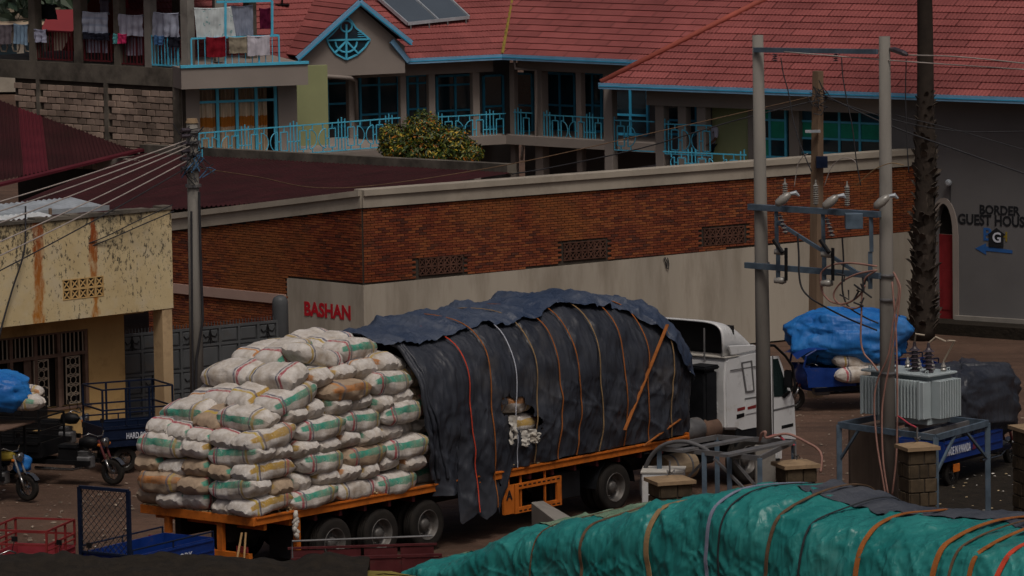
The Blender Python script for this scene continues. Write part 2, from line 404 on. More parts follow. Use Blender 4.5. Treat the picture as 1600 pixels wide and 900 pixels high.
def bricks(fac, x0, x1, lo, hi, skip=(), y=0.0):
    m = MB(); bh, bl, gp = .066, .225, .010; r = 0; z = 1.0 + 0.002
    z = .02
    while z < 5:
        x = x0 - (bl/2 if r % 2 else 0)
        while x < x1:
            a, b = max(x, x0), min(x + bl - gp, x1); c, d = z, z + bh - gp
            xm = (a+b)/2
            if b - a > .05 and c >= lo(xm) - .004 and d <= hi(xm) + .004 and not any(b > s[0]-.01 and a < s[1]+.01 and d > s[2]-.01 and c < s[3]+.01 for s in skip):
                j = rnd(-.007, .005); k_ = .004
                vs = [(a,y+.032,c),(b,y+.032,c),(b,y+.032,d),(a,y+.032,d),(a+k_,y+j,c+k_),(b-k_,y+j,c+k_),(b-k_,y+j,d-k_),(a+k_,y+j,d-k_)]
                m.add(vs, [(4,5,6,7),(0,1,5,4),(1,2,6,5),(2,3,7,6),(3,0,4,7)])
            x += bl
        z += bh; r += 1
    return place(m, fac.M)
part('brick_courses', bricks(BR, .03, BR.L, lambda x: zb(x)+.01, lambda x: 4.465, vr), MT['brick'], wh, world=True, stuff=True, fix=False)
def ctop(x): return 3.30 + (4.46 - 3.30) * x / BL.L
xB = BL.xz(449, 470)[0]
part('wall', place(MB().prism([(xB,0),(BL.L,0),(BL.L,2.47),(xB,2.47)], 0, .3), BL.M), MT['plaster'], wh, world=True, label='plain plaster panel lettered in red above the sacks')
part('brick_backing', place(MB().prism([(0,0),(xB,0),(xB,2.47),(BL.L,2.47),(BL.L,ctop(BL.L)),(0,ctop(0))], .03, .3), BL.M), MT['mortar'], wh, world=True)
part('brick_courses', bricks(BL, 0, BL.L - .03, lambda x: (2.48 if x > xB else .05), lambda x: ctop(x)), MT['brick'], wh, world=True, stuff=True, fix=False)
part('ledge', place(MB().box(-.2, xB - .05, -.06, .02, 1.78, 2.03), BL.M), MT['pink_band'], wh, world=True)
for fac, f0, f1, nm in ((BR, 4.463, 4.463, 'coping'), (BL, ctop(0), ctop(BL.L), 'coping')):
    L = fac.L + (.0 if fac is BL else 0)
    m = MB().prism([(0,f0),(L,f1),(L,f1+.31),(0,f0+.31)], -.06, .32)
    o = part(nm, place(m, fac.M), MT['coping'], wh, world=True)
    m = MB().prism([(0,f0+.312),(L,f1+.312),(L,f1+.46),(0,f0+.46)], -.13, .36)
    part('coping_cap', place(m, fac.M), MT['coping'], o, world=True)
# lettering on the plaster panel
def on_fac(body, fac, u0, v0, u1, v1, matn, parent, bold=.02, y=0.0, name='lettering'):
    x0, x1, z0, z1 = fac.rect(u0, v0, u1, v1, y)
    return part(name, place(text_mb(body, x1-x0, z1-z0, bold), fac.M @ Matrix.Translation((x0, y - .003, z0))), MT[matn], parent, world=True)
on_fac('BASHAN', BL, 476, 474, 548, 497, 'letter_red', wh, .035)
on_fac('AI', BL, 471, 517, 480, 529, 'letter_black', wh, .03)
# wire bracket on the plaster
m = MB(); q = BR.xz(1036, 403)
for pts in ([(0,0),(.05,-.12),(.09,-.28),(.14,-.30),(.16,-.16),(.12,0)], [(.03,.02),(.1,-.1),(.1,-.24)]):
    m.tube([(q[0]+a, -.04, q[1]+b) for a, b in pts], .014, 6)
part('wire_bracket', place(m, BR.M), MT['dark_cable'], wh, world=True)

# ------------------------------------------------------------------ maroon metal roofs
MT['maroon_roof'] = mat('maroon_roof', (.036,.010,.012), .85, .3, .8, dirt=(.026,.012,.011), dsc=1.2, damt=.5, bump=.15, bsc=8, iv=.18, spec=.15)
MT['red_sheet'] = mat('red_roof_sheet', (.085,.010,.018), .8, .2, 1, dirt=(.1,.02,.025), dsc=1, damt=.3)
def sheet_roof(parent, a, b, c, d, nsheet, rib=.13, mat_='maroon_roof', special=None):
    """ribbed sheets between edge a-b (front) and d-c (back); sheets laid side by side along a-b"""
    for i in range(nsheet):
        def fn(p, q):
            t = (i + p*1.012) / nsheet
            w_ = a.lerp(b, t).lerp(d.lerp(c, t), q)
            ph = p * 6; f = ph - math.floor(ph); h = .035 if .3 < f < .7 else 0
            return w_ + Z3 * (h + .004 * (i % 2) + .012*fbm(i*3.1, q*5, 1))
        m = MB().grid(fn, 30, 6)
        part('roof_sheet', m, MT[special.get(i, mat_) if special else mat_], parent, world=True)
r1 = thing('metal_roofed_shed', 'long low maroon ribbed metal roof behind the brick warehouse coping', 'roof', (C0.x - 4, C0.y + 6, 4))
a_ = P(-60, 352, 3.1); b_ = C0.copy(); b_.z = 4.75; b_ = b_ + BL.ey*.35
c_ = P(800, 270, 4.80); d_ = P(225, 238, 4.25)
sheet_roof(r1, a_, b_, c_, d_, 15)
m = MB().bar(d_ + V((0,0,.1)), c_ + V((0,0,.1)), .30, .28); part('ridge_cap', m, MT['dirty_concrete'], r1, world=True)
m = MB().bar(P(-60, 303, 3.75), d_ + V((.0,-.1,.10)), .28, .07); part('flashing', m, MT['red_sheet'], r1, world=True)
m = MB().box(0, BR.L, .4, 4.5, 4.2, 4.3); part('roof_slab', place(m, BR.M), MT['dirty_concrete'], r1, world=True)
r2 = thing('metal_roofed_shed', 'dark maroon metal roof with one bright red sheet below the block wall', 'roof', (-13, 150, 3.6))
a2 = P(-80, 300, 3.62); b2 = d_ + V((0, .15, 0.05)); c2 = PY(215, 238, 151.5); d2 = PY(-80, 128, 157)
sheet_roof(r2, a2, b2, c2, d2, 8, special={3: 'red_sheet'})
m = MB()
for u, v in ((80,240),(88,250),(40,215),(110,235),(150,228),(48,230),(65,262),(20,222)):
    p = P(u, v, 4.35); p.z += .05; m.box(-.09, .09, -.05, .05, 0, .04, Matrix.Translation(p) @ Matrix.Rotation(rnd(0,3),4,'Z'))

# ------------------------------------------------------------------ yellow shop
K1 = P(271, 481, 2.95); K0 = P(0, 512, 2.95)
YF = Fac(K0, K1, 3.0, 0)
def yellow_mat():
    k = NT('yellow_plaster'); co = k.coord('pos'); ob = k.coord('obj')
    n1 = k.noise(co, .8, 6, .6)
    col = k.mix(k.ramp(n1, .35, .65), (.54,.42,.23), (.64,.53,.32))
    col = k.mix(k.ramp(k.noise(co, 2.2, 5, .6), .5, .68, 0, .6), col, (.58,.50,.36))
    x, y, z = k.xyz(ob)
    # mildew spots, denser near the parapet
    sp = k.noise(k.coord('pos', (1,1,.6)), 11, 6, .78)
    zone = k.noise(co, .9, 3, .5)
    th = k.math('ADD', k.ramp(z, 2.9, 5.4, .0, .07), k.ramp(zone, .35, .65, -.04, .06))
    m_ = k.ramp(k.math('ADD', sp, th), .605, .65)
    col = k.mix(k.math('MULTIPLY', m_, .88), col, (.035,.032,.028))
    edge = k.ramp(k.math('ADD', z, k.ramp(k.noise(co, 3, 5, .7), .3, .7, -.3, .3)), 4.95, 5.42)
    col = k.mix(k.math('MULTIPLY', edge, .75), col, (.035,.032,.026))
    # rust runs under the two spouts
    wob = k.ramp(k.noise(k.coord('pos', (1,1,.6)), 4, 4, .6), .3, .7, -.09, .09)
    for xr, s_ in ((YF.xz(60, 420)[0], .15), (YF.xz(147, 410)[0], .11)):
        d = k.math('ABSOLUTE', k.math('SUBTRACT', k.math('ADD', x, wob), xr))
        f = k.math('MULTIPLY', k.ramp(d, s_*.55, s_*1.15, 1, 0), k.ramp(k.noise(k.coord('pos',(1,1,.3)), 9, 5, .7), .3, .55, .35, 1))
        col = k.mix(k.math('MULTIPLY', f, .95), col, k.mix(k.ramp(z, 3.4, 5.0), (.40,.14,.012), (.26,.05,.008)))
    k.bump(k.noise(co, 18, 6, .7), .35, .02)
    return k.out(col, .92, 0, .2)
MT['yellow'] = yellow_mat()
MT['cream'] = mat('ochre_plaster', (.50,.33,.14), .9, .15, .6, dirt=(.24,.14,.055), dsc=.9, damt=.45, bump=.2, bsc=15)
MT['cream_post'] = mat('cream_post', (.50,.36,.21), .9, .15, .8, dirt=(.2,.13,.07), dsc=1.6, damt=.3, bump=.2)
ys = thing('yellow_shop', 'weathered yellow shop with mildew spots and two rust streaks', 'building', YF.p, YF.ang)
def yz(u, v, y=0.0): return YF.xz(u, v, y)
L = YF.L
m = MB(); N = 26
vb = lattice(YF, 98, 434, 162, 466, ys, 'cream', 5, 2, y=0.0, bw=.012)
x0, x1, z0, z1 = vb
for (xa, xb_, za, zb_) in ((0, x0, 2.95, 5.32), (x1, L, 2.95, 5.32), (x0, x1, 2.95, z0), (x0, x1, z1, 5.32)):
    m.box(xa, xb_, 0, .25, za, zb_)
part('parapet', m, MT['yellow'], ys)
mm = MB(); prev = None
for i in range(24):
    xa, xb_ = L*i/24, L*(i+1)/24; h = 5.322 + .03*fbm(xa*1.7, 3) ; mm.box(xa + .004, xb_, -.03, .28, 5.322, 5.40 + .05*fbm(xa*2.1, 7))
part('parapet_cap', mm, MT['dirty_concrete'], ys)
part('soffit', MB().box(0, L, .26, 1.45, 2.97, 3.08), MT['cream'], ys)
SB = 1.15
xW = yz(196, 600, SB)[0]
wx0, wx1, wz0, wz1 = YF.rect(-10, 522, 139, 640, SB)
m = MB().box(0, wx0-.8, SB, SB+.25, 0, 2.97).box(wx1, xW, SB, SB+.25, 0, 2.97).box(wx0-.8, wx1, SB, SB+.25, 0, wz0).box(wx0-.8, wx1, SB, SB+.25, wz1, 2.97)
part('wall', m, MT['cream'], ys)
part('wall', MB().box(xW, L + .0, SB + .0, SB + .2, 2.75, 2.972), MT['cream'], ys)
pc0, pc1 = yz(268, 560)[0], L - .02
m = MB().box(pc1 - .30, pc1, .02, .40, 0, 2.949); part('column', m, MT['cream_post'], ys, bevel=.012)
part('roof_slab', MB().box(0, L, .26, 7.0, 3.09, 3.2), MT['dirty_concrete'], ys)
# grilled window
wx0 -= .8
wf = MB(); y = SB
wt = wz1 - .55
MT['win_wood'] = mat('window_frame_wood', (.17,.11,.085), .8, .25, 4)
MT['room_shade'] = mat('dark_room', (.012,.010,.009), .9, .2, 2)  # near-black colour standing in for the shade of unlit interiors
MT['grille'] = mat('cream_grille', (.38,.32,.25), .7, .15, 5)
for xx in (wx0, wx0+(wx1-wx0)*.36, wx0+(wx1-wx0)*.56, wx0 + (wx1-wx0)*.75, wx1-.09): wf.box(xx, xx+.09, y+.02, y+.14, wz0, wz1)
wf.box(wx0+.092, wx1-.092, y+.024, y+.13, wt-.05, wt+.03); wf.box(wx0+.09, wx1-.09, y+.02, y+.135, wz1-.05, wz1); wf.box(wx0-.03, wx1+.03, y-.05, y+.14, wz0-.06, wz0)
wo = part('window', wf, MT['win_wood'], ys)
part('pane', MB().box(wx0, wx1, y+.2, y+.22, wz0, wz1), MT['room_shade'], wo)  # sheet coloured as the shade of the room behind the grille
gb = MB(); n = int((wx1-wx0)/.125)
for i in range(n): gb.box(wx0+.1+i*.125, wx0+.128+i*.125, y+.04, y+.06, wt+.03, wz1-.05)
part('grille_bars', gb, MT['grille'], wo)
for (u0, u1) in ((55, 77), (105, 126)):
    xa = yz(u0, 580, SB)[0]; xb_ = yz(u1, 580, SB)[0]; gg = MB()
    za, zb_ = wz0 + .05, wt - .08
    for xx in (xa, xb_): gg.box(xx-.015, xx+.015, y+.03, y+.05, za, zb_)
    nz = 5; dz = (zb_-za)/nz; xm = (xa+xb_)/2
    for j in range(nz+1): gg.bar((xa, y+.04, za+dz*j), (xb_, y+.04, za+dz*j), .02, .02)
    for j in range(nz):
        zc = za + dz*(j+.5); rr = min(dz, xb_-xa)*.40
        gg.tube([(xm+rr*cos(t*pi/5), y+.035, zc+rr*sin(t*pi/5)) for t in range(11)], .012, 5)
        for sx in (-1,1):
            for sz in (-1,1): gg.bar((xm+sx*(xb_-xa)/2, y+.045, zc+sz*dz/2), (xm+sx*rr*.7, y+.045, zc+sz*rr*.7), .018, .018)
    part('ornamental_grille', gg, MT['grille'], wo)
    part('shutter_panel', MB().box(xa-.25, xa-.04, y+.10, y+.13, wz0+.02, wt-.06), MT['win_wood'], wo)
# corrugated sheets lying on the shop roof
m = MB(); ra, rb = yz(-30, 290)[0], yz(202, 322)[0]
MT['white_sheet'] = mat('white_sheet', (.55,.58,.60), .5, .15, 1.5, dirt=(.3,.29,.27), dsc=1.5, damt=.4, metal=.15)
def corr(x0, x1, y0, z0, y1, z1, wl=.16, am=.02):
    n = int((x1-x0)/wl*6)
    return MB().grid(lambda a, b: (x0+(x1-x0)*a, y0+(y1-y0)*b, z0+(z1-z0)*b + am*sin(2*pi*(x1-x0)*a/wl)), n, 2)
rs = thing('sheet_canopy', 'pale corrugated lean-to sheets on top of the yellow shop', 'roof', YF.p, YF.ang)
xe = yz(205, 325)[0]; xh = yz(97, 315)[0]
part('roof_sheet', corr(-.5, xe, .9, 5.42, 2.3, 5.56), MT['galv'], rs)
part('roof_sheet', corr(-.5, xh, .3, 5.40, .9, 5.46), MT['white_sheet'], rs)
part('fascia', MB().bar((-.5, .86, 5.52), (xe, .86, 5.40), .04, .12), MT['galv'], rs)
part('post', MB().bar((xh+.1, .6, 5.2), (xh+.1, .6, 5.55), .06), MT['wood'], rs)
part('post', MB().bar((xe*.4, .95, 5.2), (xe*.4, .95, 5.45), .06), MT['wood'], rs)

# ------------------------------------------------------------------ grey sheet gate
GF = Fac(P(190, 523, 2.15), P(432, 500, 2.15))
MT['gate'] = mat('gate_paint', (.075,.08,.085), .5, .15, 1.5, dirt=(.085,.07,.055), dsc=1.2, damt=.3, bump=.06)
gt = thing('sheet_gate', 'grey panelled steel gate with curled ornaments beside the yellow shop', 'gate', GF.p, GF.ang)
L = GF.L; nc = 8; cw = L/nc
rows = [(.12,.62),(.62,1.12),(1.12,1.70),(1.70,2.12)]
m = MB()
for i in range(nc+1): m.box(i*cw-.03, i*cw+.03, -.03, .03, .06, 2.15)
for z in (.12, .62, 1.12, 1.70, 2.12): 
    for i in range(nc): m.box(i*cw+.03, (i+1)*cw-.03, -.026, .026, z-.03, z+.03)
part('frame', m, MT['gate'], gt)
for i in range(nc):
    for j, (za, zb_) in enumerate(rows):
        a, b, c, d = i*cw+.032, (i+1)*cw-.032, za+.032, zb_-.032; k_ = .05
        q = MB().add([(a,.012,c),(b,.012,c),(b,.012,d),(a,.012,d),(a+k_,-.014,c+k_),(b-k_,-.014,c+k_),(b-k_,-.014,d-k_),(a+k_,-.014,d-k_)],
                     [(4,5,6,7),(0,1,5,4),(1,2,6,5),(2,3,7,6),(3,0,4,7)])
        po = part('panel', q, MT['gate'], gt)
        if (j == 3 and i % 4 in (0, 3)) or (j == 1 and i % 2):
            o_ = MB(); xm = (a+b)/2; zm = (c+d)/2
            for s in (-1, 1):
                o_.tube([(xm, -.03, d), (xm+s*.04, -.03, zm+.02), (xm+s*.14, -.03, zm-.02), (xm+s*.2, -.03, zm+.06)], .012, 5)
                o_.tube([(xm, -.03, zm+.06), (xm+s*.05, -.03, c+.06), (xm+s*.12, -.03, c+.02)], .012, 5)
            o_.bar((xm, -.03, d), (xm, -.03, c), .02)
            part('ornament', o_, MT['black'], po)
m = MB()
for i in range(int(L/.09)): m.bar((i*.09+.03, 0, 2.15), (i*.09+.03, 0, 2.26), .014)
part('spikes', m, MT['gate'], gt, stuff=True)
pp = P(444, 525, 1.7); pp = GF.W(L + .18, .1, 0)
gp = MB().lathe([(.2,0),(.2,2.5),(.19,2.62),(.15,2.70),(.06,2.74)], 16, Matrix.Translation(pp))
solo('gate_post', gp, MT['gate'], 'round topped grey gate post next to the red lettering', 'post', smooth=True)
# ------------------------------------------------------------------ guest house (red tiled roofs round a yard)
ZE = 6.47
E_L = P(940, 131, ZE); E_R = P(1600, 154, ZE)
M_0 = P(785, 86, ZE); M_1 = P(1012, 96, ZE); L_0 = P(635, 93, ZE)
RF = Fac(E_L, E_R, 0, 5.0)              # right wing eave line
MF = Fac(M_0, M_1, 0, 3.0)              # middle wing
LF = Fac(L_0, M_0, 8.2, 0)              # left wing
def tile_mat():
    k = NT('red_roof_tile'); co = k.coord('pos')
    n = k.noise(co, .5, 6, .65); n2 = k.noise(co, 9, 4, .6)
    c = k.mix(k.ramp(n, .35, .65), (.195,.050,.048), (.275,.076,.072))
    c = k.mix(k.ramp(n2, .5, .75, 0, .4), c, (.19,.05,.045))
    c = k.mix(k.ramp(k.noise(co, 1.6, 7, .7), .6, .74, 0, .4), c, (.10,.04,.03))
    c = k.mix(1.0, c, k.ramp(k.rand(), 0, 1, .84, 1.14), 'MULTIPLY')
    k.bump(n2, .2, .01)
    return k.out(c, .72, 0, .3)
MT['tile'] = tile_mat()
MT['ridge_tile'] = mat('ridge_tile', (.30,.075,.055), .75, .2, 2, bump=.2)
CW, PW = .31, 1.26                       # course depth on the slope, panel width
def tile_mesh(a0, a1, clip=None):
    """one pressed panel: five rounded tiles side by side with a stepped front lip; clip(x, s) -> (s0, s1)"""
    m = MB(); n = max(3, int(round((a1-a0)/.041))); cols = []
    for i in range(n+1):
        x = a0 + (a1-a0)*i/n; ph = (x / .123) % 1.0
        h = .020*max(0, sin(pi*ph))
        s0, s1 = clip(x) if clip else (0, CW)
        cols.append([(x, s0, .004), (x, s0, h + .026*(1 - s0/CW) + .006), (x, s1, h*.8 + .006 + .026*(1 - s1/CW))])
    for c in cols: m.v += c
    m.f = [(i*3+j, (i+1)*3+j, (i+1)*3+j+1, i*3+j+1) for i in range(n) for j in range(2)]
    return m.mesh('roof_tile', MT['tile'], smooth=False, fix=False)
FULL = tile_mesh(0, PW)
def tiled(parent, fac, pitch, lo, hi, rows, name):
    """lo(b), hi(b): limits along the eave at plan distance b"""
    cp, sp = cos(pitch), sin(pitch)
    Mr = ROOTM[parent.name].inverted()
    B = Matrix((fac.ex, fac.ey*cp + Z3*sp, (fac.ex).cross(fac.ey*cp + Z3*sp))).transposed().to_4x4()
    B.translation = fac.p + Z3*ZE; T = Mr @ B
    amax = max(hi(0), hi(rows*CW*cp))
    deck = MB(); D = rows*CW
    def dk(b): return (lo(b*cp)+.02, b, -.03), (hi(b*cp)-.02, b, -.03)
    q = [*dk(0), *reversed(dk(D))]
    deck.add(q + [(x, y, z-.08) for x, y, z in q], [(0,1,2,3),(7,6,5,4),(0,4,5,1),(1,5,6,2),(2,6,7,3),(3,7,4,0)], T)
    part(name, deck, MT['mortar'], parent)
    po = [o for o in parent.children if o.name.startswith(name)][-1]
    for r_ in range(rows):
        b0 = r_*CW*cp; b1 = (r_+1)*CW*cp
        A0 = min(lo(b0), lo(b1)); A1 = max(hi(b0), hi(b1)); a = math.floor(A0/PW)*PW - (PW*.4 if r_ % 2 else 0)
        while a < A1:
            x0, x1 = max(a, A0), min(a + PW, A1)
            if x1 - x0 > .08:
                full = a >= max(lo(b0), lo(b1)) - 1e-4 and a + PW <= min(hi(b0), hi(b1)) + 1e-4
                M = T @ Matrix.Translation((a, r_*CW, 0))
                if full: me = FULL
                else:
                    def clip(x, a=a, r_=r_):
                        s0, s1 = 0.0, CW
                        for k_ in range(13):
                            s = CW*k_/12; b = (r_*CW + s)*cp; ok = lo(b) - 1e-3 <= a + x <= hi(b) + 1e-3
                            if ok: break
                        else: return (CW*.999, CW)
                        e = s
                        while e < CW and lo((r_*CW+e)*cp) - 1e-3 <= a + x <= hi((r_*CW+e)*cp) + 1e-3: e += CW/12
                        return (s, min(CW, e))
                    me = tile_mesh(x0 - a, x1 - a, clip)
                o = bpy.data.objects.new('roof_tile', me); COL.objects.link(o); o.parent = po
                o.matrix_basis = M @ Matrix.Rotation(rnd(-.002,.002), 4, 'Z') @ Matrix.Translation((0, 0, rnd(-.003,.004)))
            a += PW
    return po
PT = R(33); TP = math.tan(PT)
gh = thing('guest_house', 'guest house wing with red tiled hip roof and black painted name on its grey wall', 'building', (E_L.x, E_L.y, 0))
hw = thing('courtyard_hotel', 'grey hotel wings with red tiled roofs, blue gable window and blue railings', 'building', (M_0.x, M_0.y, 0))
tiled(gh, RF, PT, lambda b: b*.98, lambda b: RF.L, 18, 'roof')
tiled(hw, MF, PT, lambda b: -.71*b, lambda b: MF.L, 17, 'roof')
tiled(hw, LF, PT, lambda b: 0.0, lambda b: LF.L + .71*b, 17, 'roof')
def rz(fac, a, b, dz=0): return fac.W(a, b, ZE + b*TP + dz)
part('hip_ridge', MB().tube([rz(RF, -.02, -.02, .06), rz(RF, 2.2, 2.25, .07), rz(RF, 4.4, 4.5, .07)], .085, 8), MT['ridge_tile'], gh, world=True, smooth=True)
part('roof_ridge', MB().tube([rz(RF, 4.4, 4.53, .07), rz(RF, RF.L, 4.53, .07)], .1, 8), MT['ridge_tile'], gh, world=True, smooth=True)
part('valley', MB().tube([rz(MF, 0, 0, .03), rz(MF, -.71*2, 2, .05), rz(MF, -.71*4.2, 4.2, .05)], .055, 6), mat('mossy_valley', (.22,.16,.035), .9, .3, 5), hw, world=True)
# hidden back slopes so that the roofs are closed from behind
for f_, pr, a0, a1, d in ((RF, gh, 4.4, RF.L, 4.53), (MF, hw, -3.2, MF.L, 4.23), (LF, hw, 0, LF.L+3, 4.23)):
    part('back_slope', MB().add([f_.W(a0, d, ZE+d*TP), f_.W(a1, d, ZE+d*TP), f_.W(a1, 2*d, ZE), f_.W(a0 - (4.4 if f_ is RF else 0), 2*d, ZE)], [(0,1,2,3)]), MT['ridge_tile'], pr, world=True)
part('hip_slope', MB().add([RF.W(0,0,ZE), rz(RF,4.4,4.53), RF.W(0,9.06,ZE)], [(0,1,2)]), MT['ridge_tile'], gh, world=True)
def fascia(parent, fac, x0, x1, y=-.05):
    m = MB().box(x0, x1, y-.02, y+.05, ZE-.14, ZE+.03); part('fascia', place(m, fac.M), MT['fascia'], parent, world=True)
    m = MB().box(x0, x1, y-.035, y-.022, ZE-.075, ZE-.045); part('fascia_line', place(m, fac.M), MT['turq_dark'], parent, world=True)
    m = MB().box(x0+.05, x1, y+.06, .95, ZE-.13, ZE-.09); part('soffit', place(m, fac.M), MT['hotel_plaster'], parent, world=True)
fascia(gh, RF, -.05, RF.L); fascia(hw, MF, 0, MF.L); xg = LF.xz(636, 92)[0]; fascia(hw, LF, xg, LF.L)
# eave end of the hip
m = MB().bar(RF.W(-.05, -.05, ZE-.055), RF.W(-.05, 8, ZE-.055), .07, .17); part('fascia', m, MT['fascia'], gh, world=True)

# --- right wing
yC = .75
def colm(parent, fac, u, wd, y, z0, z1, m_='hotel_plaster', v=180, d=None):
    x = fac.xz(u, v, y)[0]; return part('column', place(MB().box(x-wd/2, x+wd/2, y, y+(d or wd), z0, z1), fac.M), MT[m_], parent, world=True, bevel=.015)
ZF = 3.95
for u, wd in ((950,.28),(1030,.30),(1065,.28),(1095,.30)): colm(gh, RF, u, wd, yC - (0 if u > 1000 else .1), 0, ZE-.35 if u > 1000 else ZE-.13)
xa, xb_ = RF.xz(1012, 150, yC)[0], RF.xz(1385, 150, yC)[0]
part('beam', place(MB().box(xa, xb_, yC-.08, yC+.24, ZE-.62, ZE-.14), RF.M), MT['hotel_plaster'], gh, world=True)
part('floor_slab', place(MB().box(0, xb_-.05, yC-.2, 6, ZF-.35, ZF), RF.M), MT['hotel_plaster'], gh, world=True)
xg0, xg1 = RF.xz(1113, 200, yC+.5)[0], RF.xz(1171, 200, yC+.5)[0]
part('wall', place(MB().box(xg0, xg1, yC+.5, yC+.8, ZF, ZE-.15), RF.M), MT['green_plaster'], gh, world=True, label='pale green wall panel of the veranda')
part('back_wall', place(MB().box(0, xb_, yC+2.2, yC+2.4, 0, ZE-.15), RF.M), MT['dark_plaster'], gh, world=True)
for u in (1172, 1240): colm(gh, RF, u, .18 if u < 1200 else .34, yC+.42, ZF, ZE-.6)
for (u0, u1, c) in ((958,1012,2),(1038,1088,2)): window(RF, u0, 138 if u0 < 1000 else 158, u1, 210, gh, yC+2.15, c, (.42,))
def gp_(i, j): return 'green_box' if (i + j) % 2 == 0 else 'glass'
window(RF, 1178, 165, 1228, 245, gh, yC+.6, 2, (.35,.72), 'turq', gp_)
window(RF, 1248, 166, 1376, 240, gh, yC+.6, 4, (.30,.66), 'turq', lambda i, j: 'louvre' if (j == 2 and i in (0, 3)) else ('green_box' if j == 1 else 'glass'))
part('wall', place(MB().box(xg1, xb_, yC+.7, yC+.9, ZF-.3, ZE-.15), RF.M), MT['room_shade'], gh, world=True)
# big grey wall to the ground with arched gateway, lettering and arrow
xw = RF.xz(1376, 300, yC)[0]
ax0, ax1 = RF.xz(1462, 430, yC)[0], RF.xz(1490, 430, yC)[0]
zA = RF.xz(1476, 318, yC)[1]; 
m = MB().box(xw, ax0, yC, yC+.3, 0, ZE-.14).box(ax1, RF.L, yC, yC+.3, 0, ZE-.14)
zsp = RF.xz(1476, 365, yC)[1]
n = 10; am = (ax0+ax1)/2; ar = (ax1-ax0)/2
for i in range(n):
    t0, t1 = pi - pi*i/n, pi - pi*(i+1)/n
    m.prism([(am+ar*cos(t0), zsp+ (zA-zsp)*sin(t0)), (am+ar*cos(t1), zsp+(zA-zsp)*sin(t1)), (am+ar*cos(t1), ZE-.14), (am+ar*cos(t0), ZE-.14)], yC, yC+.3)
part('wall', place(m, RF.M), MT['dark_plaster'], gh, world=True)
m = MB()
for i in range(14):
    t0, t1 = pi - pi*i/14, pi - pi*(i+1)/14
    def ap(t, k_): return (am + (ar+k_)*cos(t), zsp + (zA-zsp+k_)*sin(t))
    m.prism([ap(t0,.0), ap(t1,.0), ap(t1,.16), ap(t0,.16)], yC-.05, yC+.02)
m.box(ax1, ax1+.17, yC-.05, yC+.02, 0, zsp); m.box(ax0-.17, ax0, yC-.05, yC+.02, 0, zsp)
part('arch_surround', place(m, RF.M), MT['hotel_plaster'], gh, world=True)
dm = part('door', place(MB().box(ax0, ax1, yC+.2, yC+.26, 0, zsp - .05), RF.M), MT['red_door'], gh, world=True)
part('door_panel', place(MB().box(ax0+.1, ax1-.1, yC+.18, yC+.198, .5, 1.6), RF.M), MT['red_door'], dm, world=True)
part('arch_infill', place(MB().box(ax0, ax1, yC+.24, yC+.28, zsp-.04, zA), RF.M), MT['room_shade'], gh, world=True)
on_fac('BORDER', RF, 1531, 321, 1594, 336, 'letter_black', gh, .03, yC)
on_fac('GUEST HOUSE', RF, 1497, 336, 1610, 353, 'letter_black', gh, .03, yC)
# logo: B, house with G, H and an arrow
def flat(fac, polys, y, matn, parent, name, dz=.012):
    m = MB()
    for pl in polys: m.prism([fac.xz(u, v, y) for u, v in pl], y - dz, y)
    return part(name, place(m, fac.M), MT[matn], parent, world=True)
on_fac('B', RF, 1537, 356, 1551, 376, 'logo_blue', gh, .02, yC)
on_fac('H', RF, 1562, 362, 1574, 377, 'logo_yellow', gh, .02, yC)
flat(RF, [[(1545,386),(1545,368),(1544,366),(1557,356),(1571,367),(1568,368),(1568,387)]], yC-.014, 'letter_black', gh, 'house_emblem')
on_fac('G', RF, 1551, 363, 1564, 379, 'letter_white', gh, .02, yC-.028)
flat(RF, [[(1524,388),(1541,380),(1541,385),(1582,391),(1582,396),(1541,392),(1541,398)]], yC, 'logo_blue', gh, 'arrow')
# wall lamp with its cable
x, z = RF.xz(1486, 285, yC)
lo_ = part('wall_lamp', place(MB().lathe([(.0,-.10),(.07,-.09),(.10,-.02),(.09,.03),(.05,.05)], 12, Matrix.Translation((x, yC-.16, z)) @ Matrix.Rotation(pi/2,4,'X')), RF.M), MT['galv'], gh, world=True)
part('lamp_bracket', place(MB().bar((x, yC-.1, z), (x, yC, z-.02), .04).tube([(x, yC-.03, z-.1), (x-.02, yC-.02, z-.5), (x+.03, yC-.02, z-.9)], .012, 5), RF.M), MT['dark_cable'], gh, world=True)
# raised pavement in front of the grey wall
m = MB().box(ax0-.3, RF.L, yC-1.0, yC, -.1, .28); struct('pavement', place(m, RF.M), MT['dark_soil'])
m = MB().box(ax1+.1, RF.L, yC-.14, yC-.004, .281, .40); part('plinth', place(m, RF.M), MT['concrete'], gh, world=True)
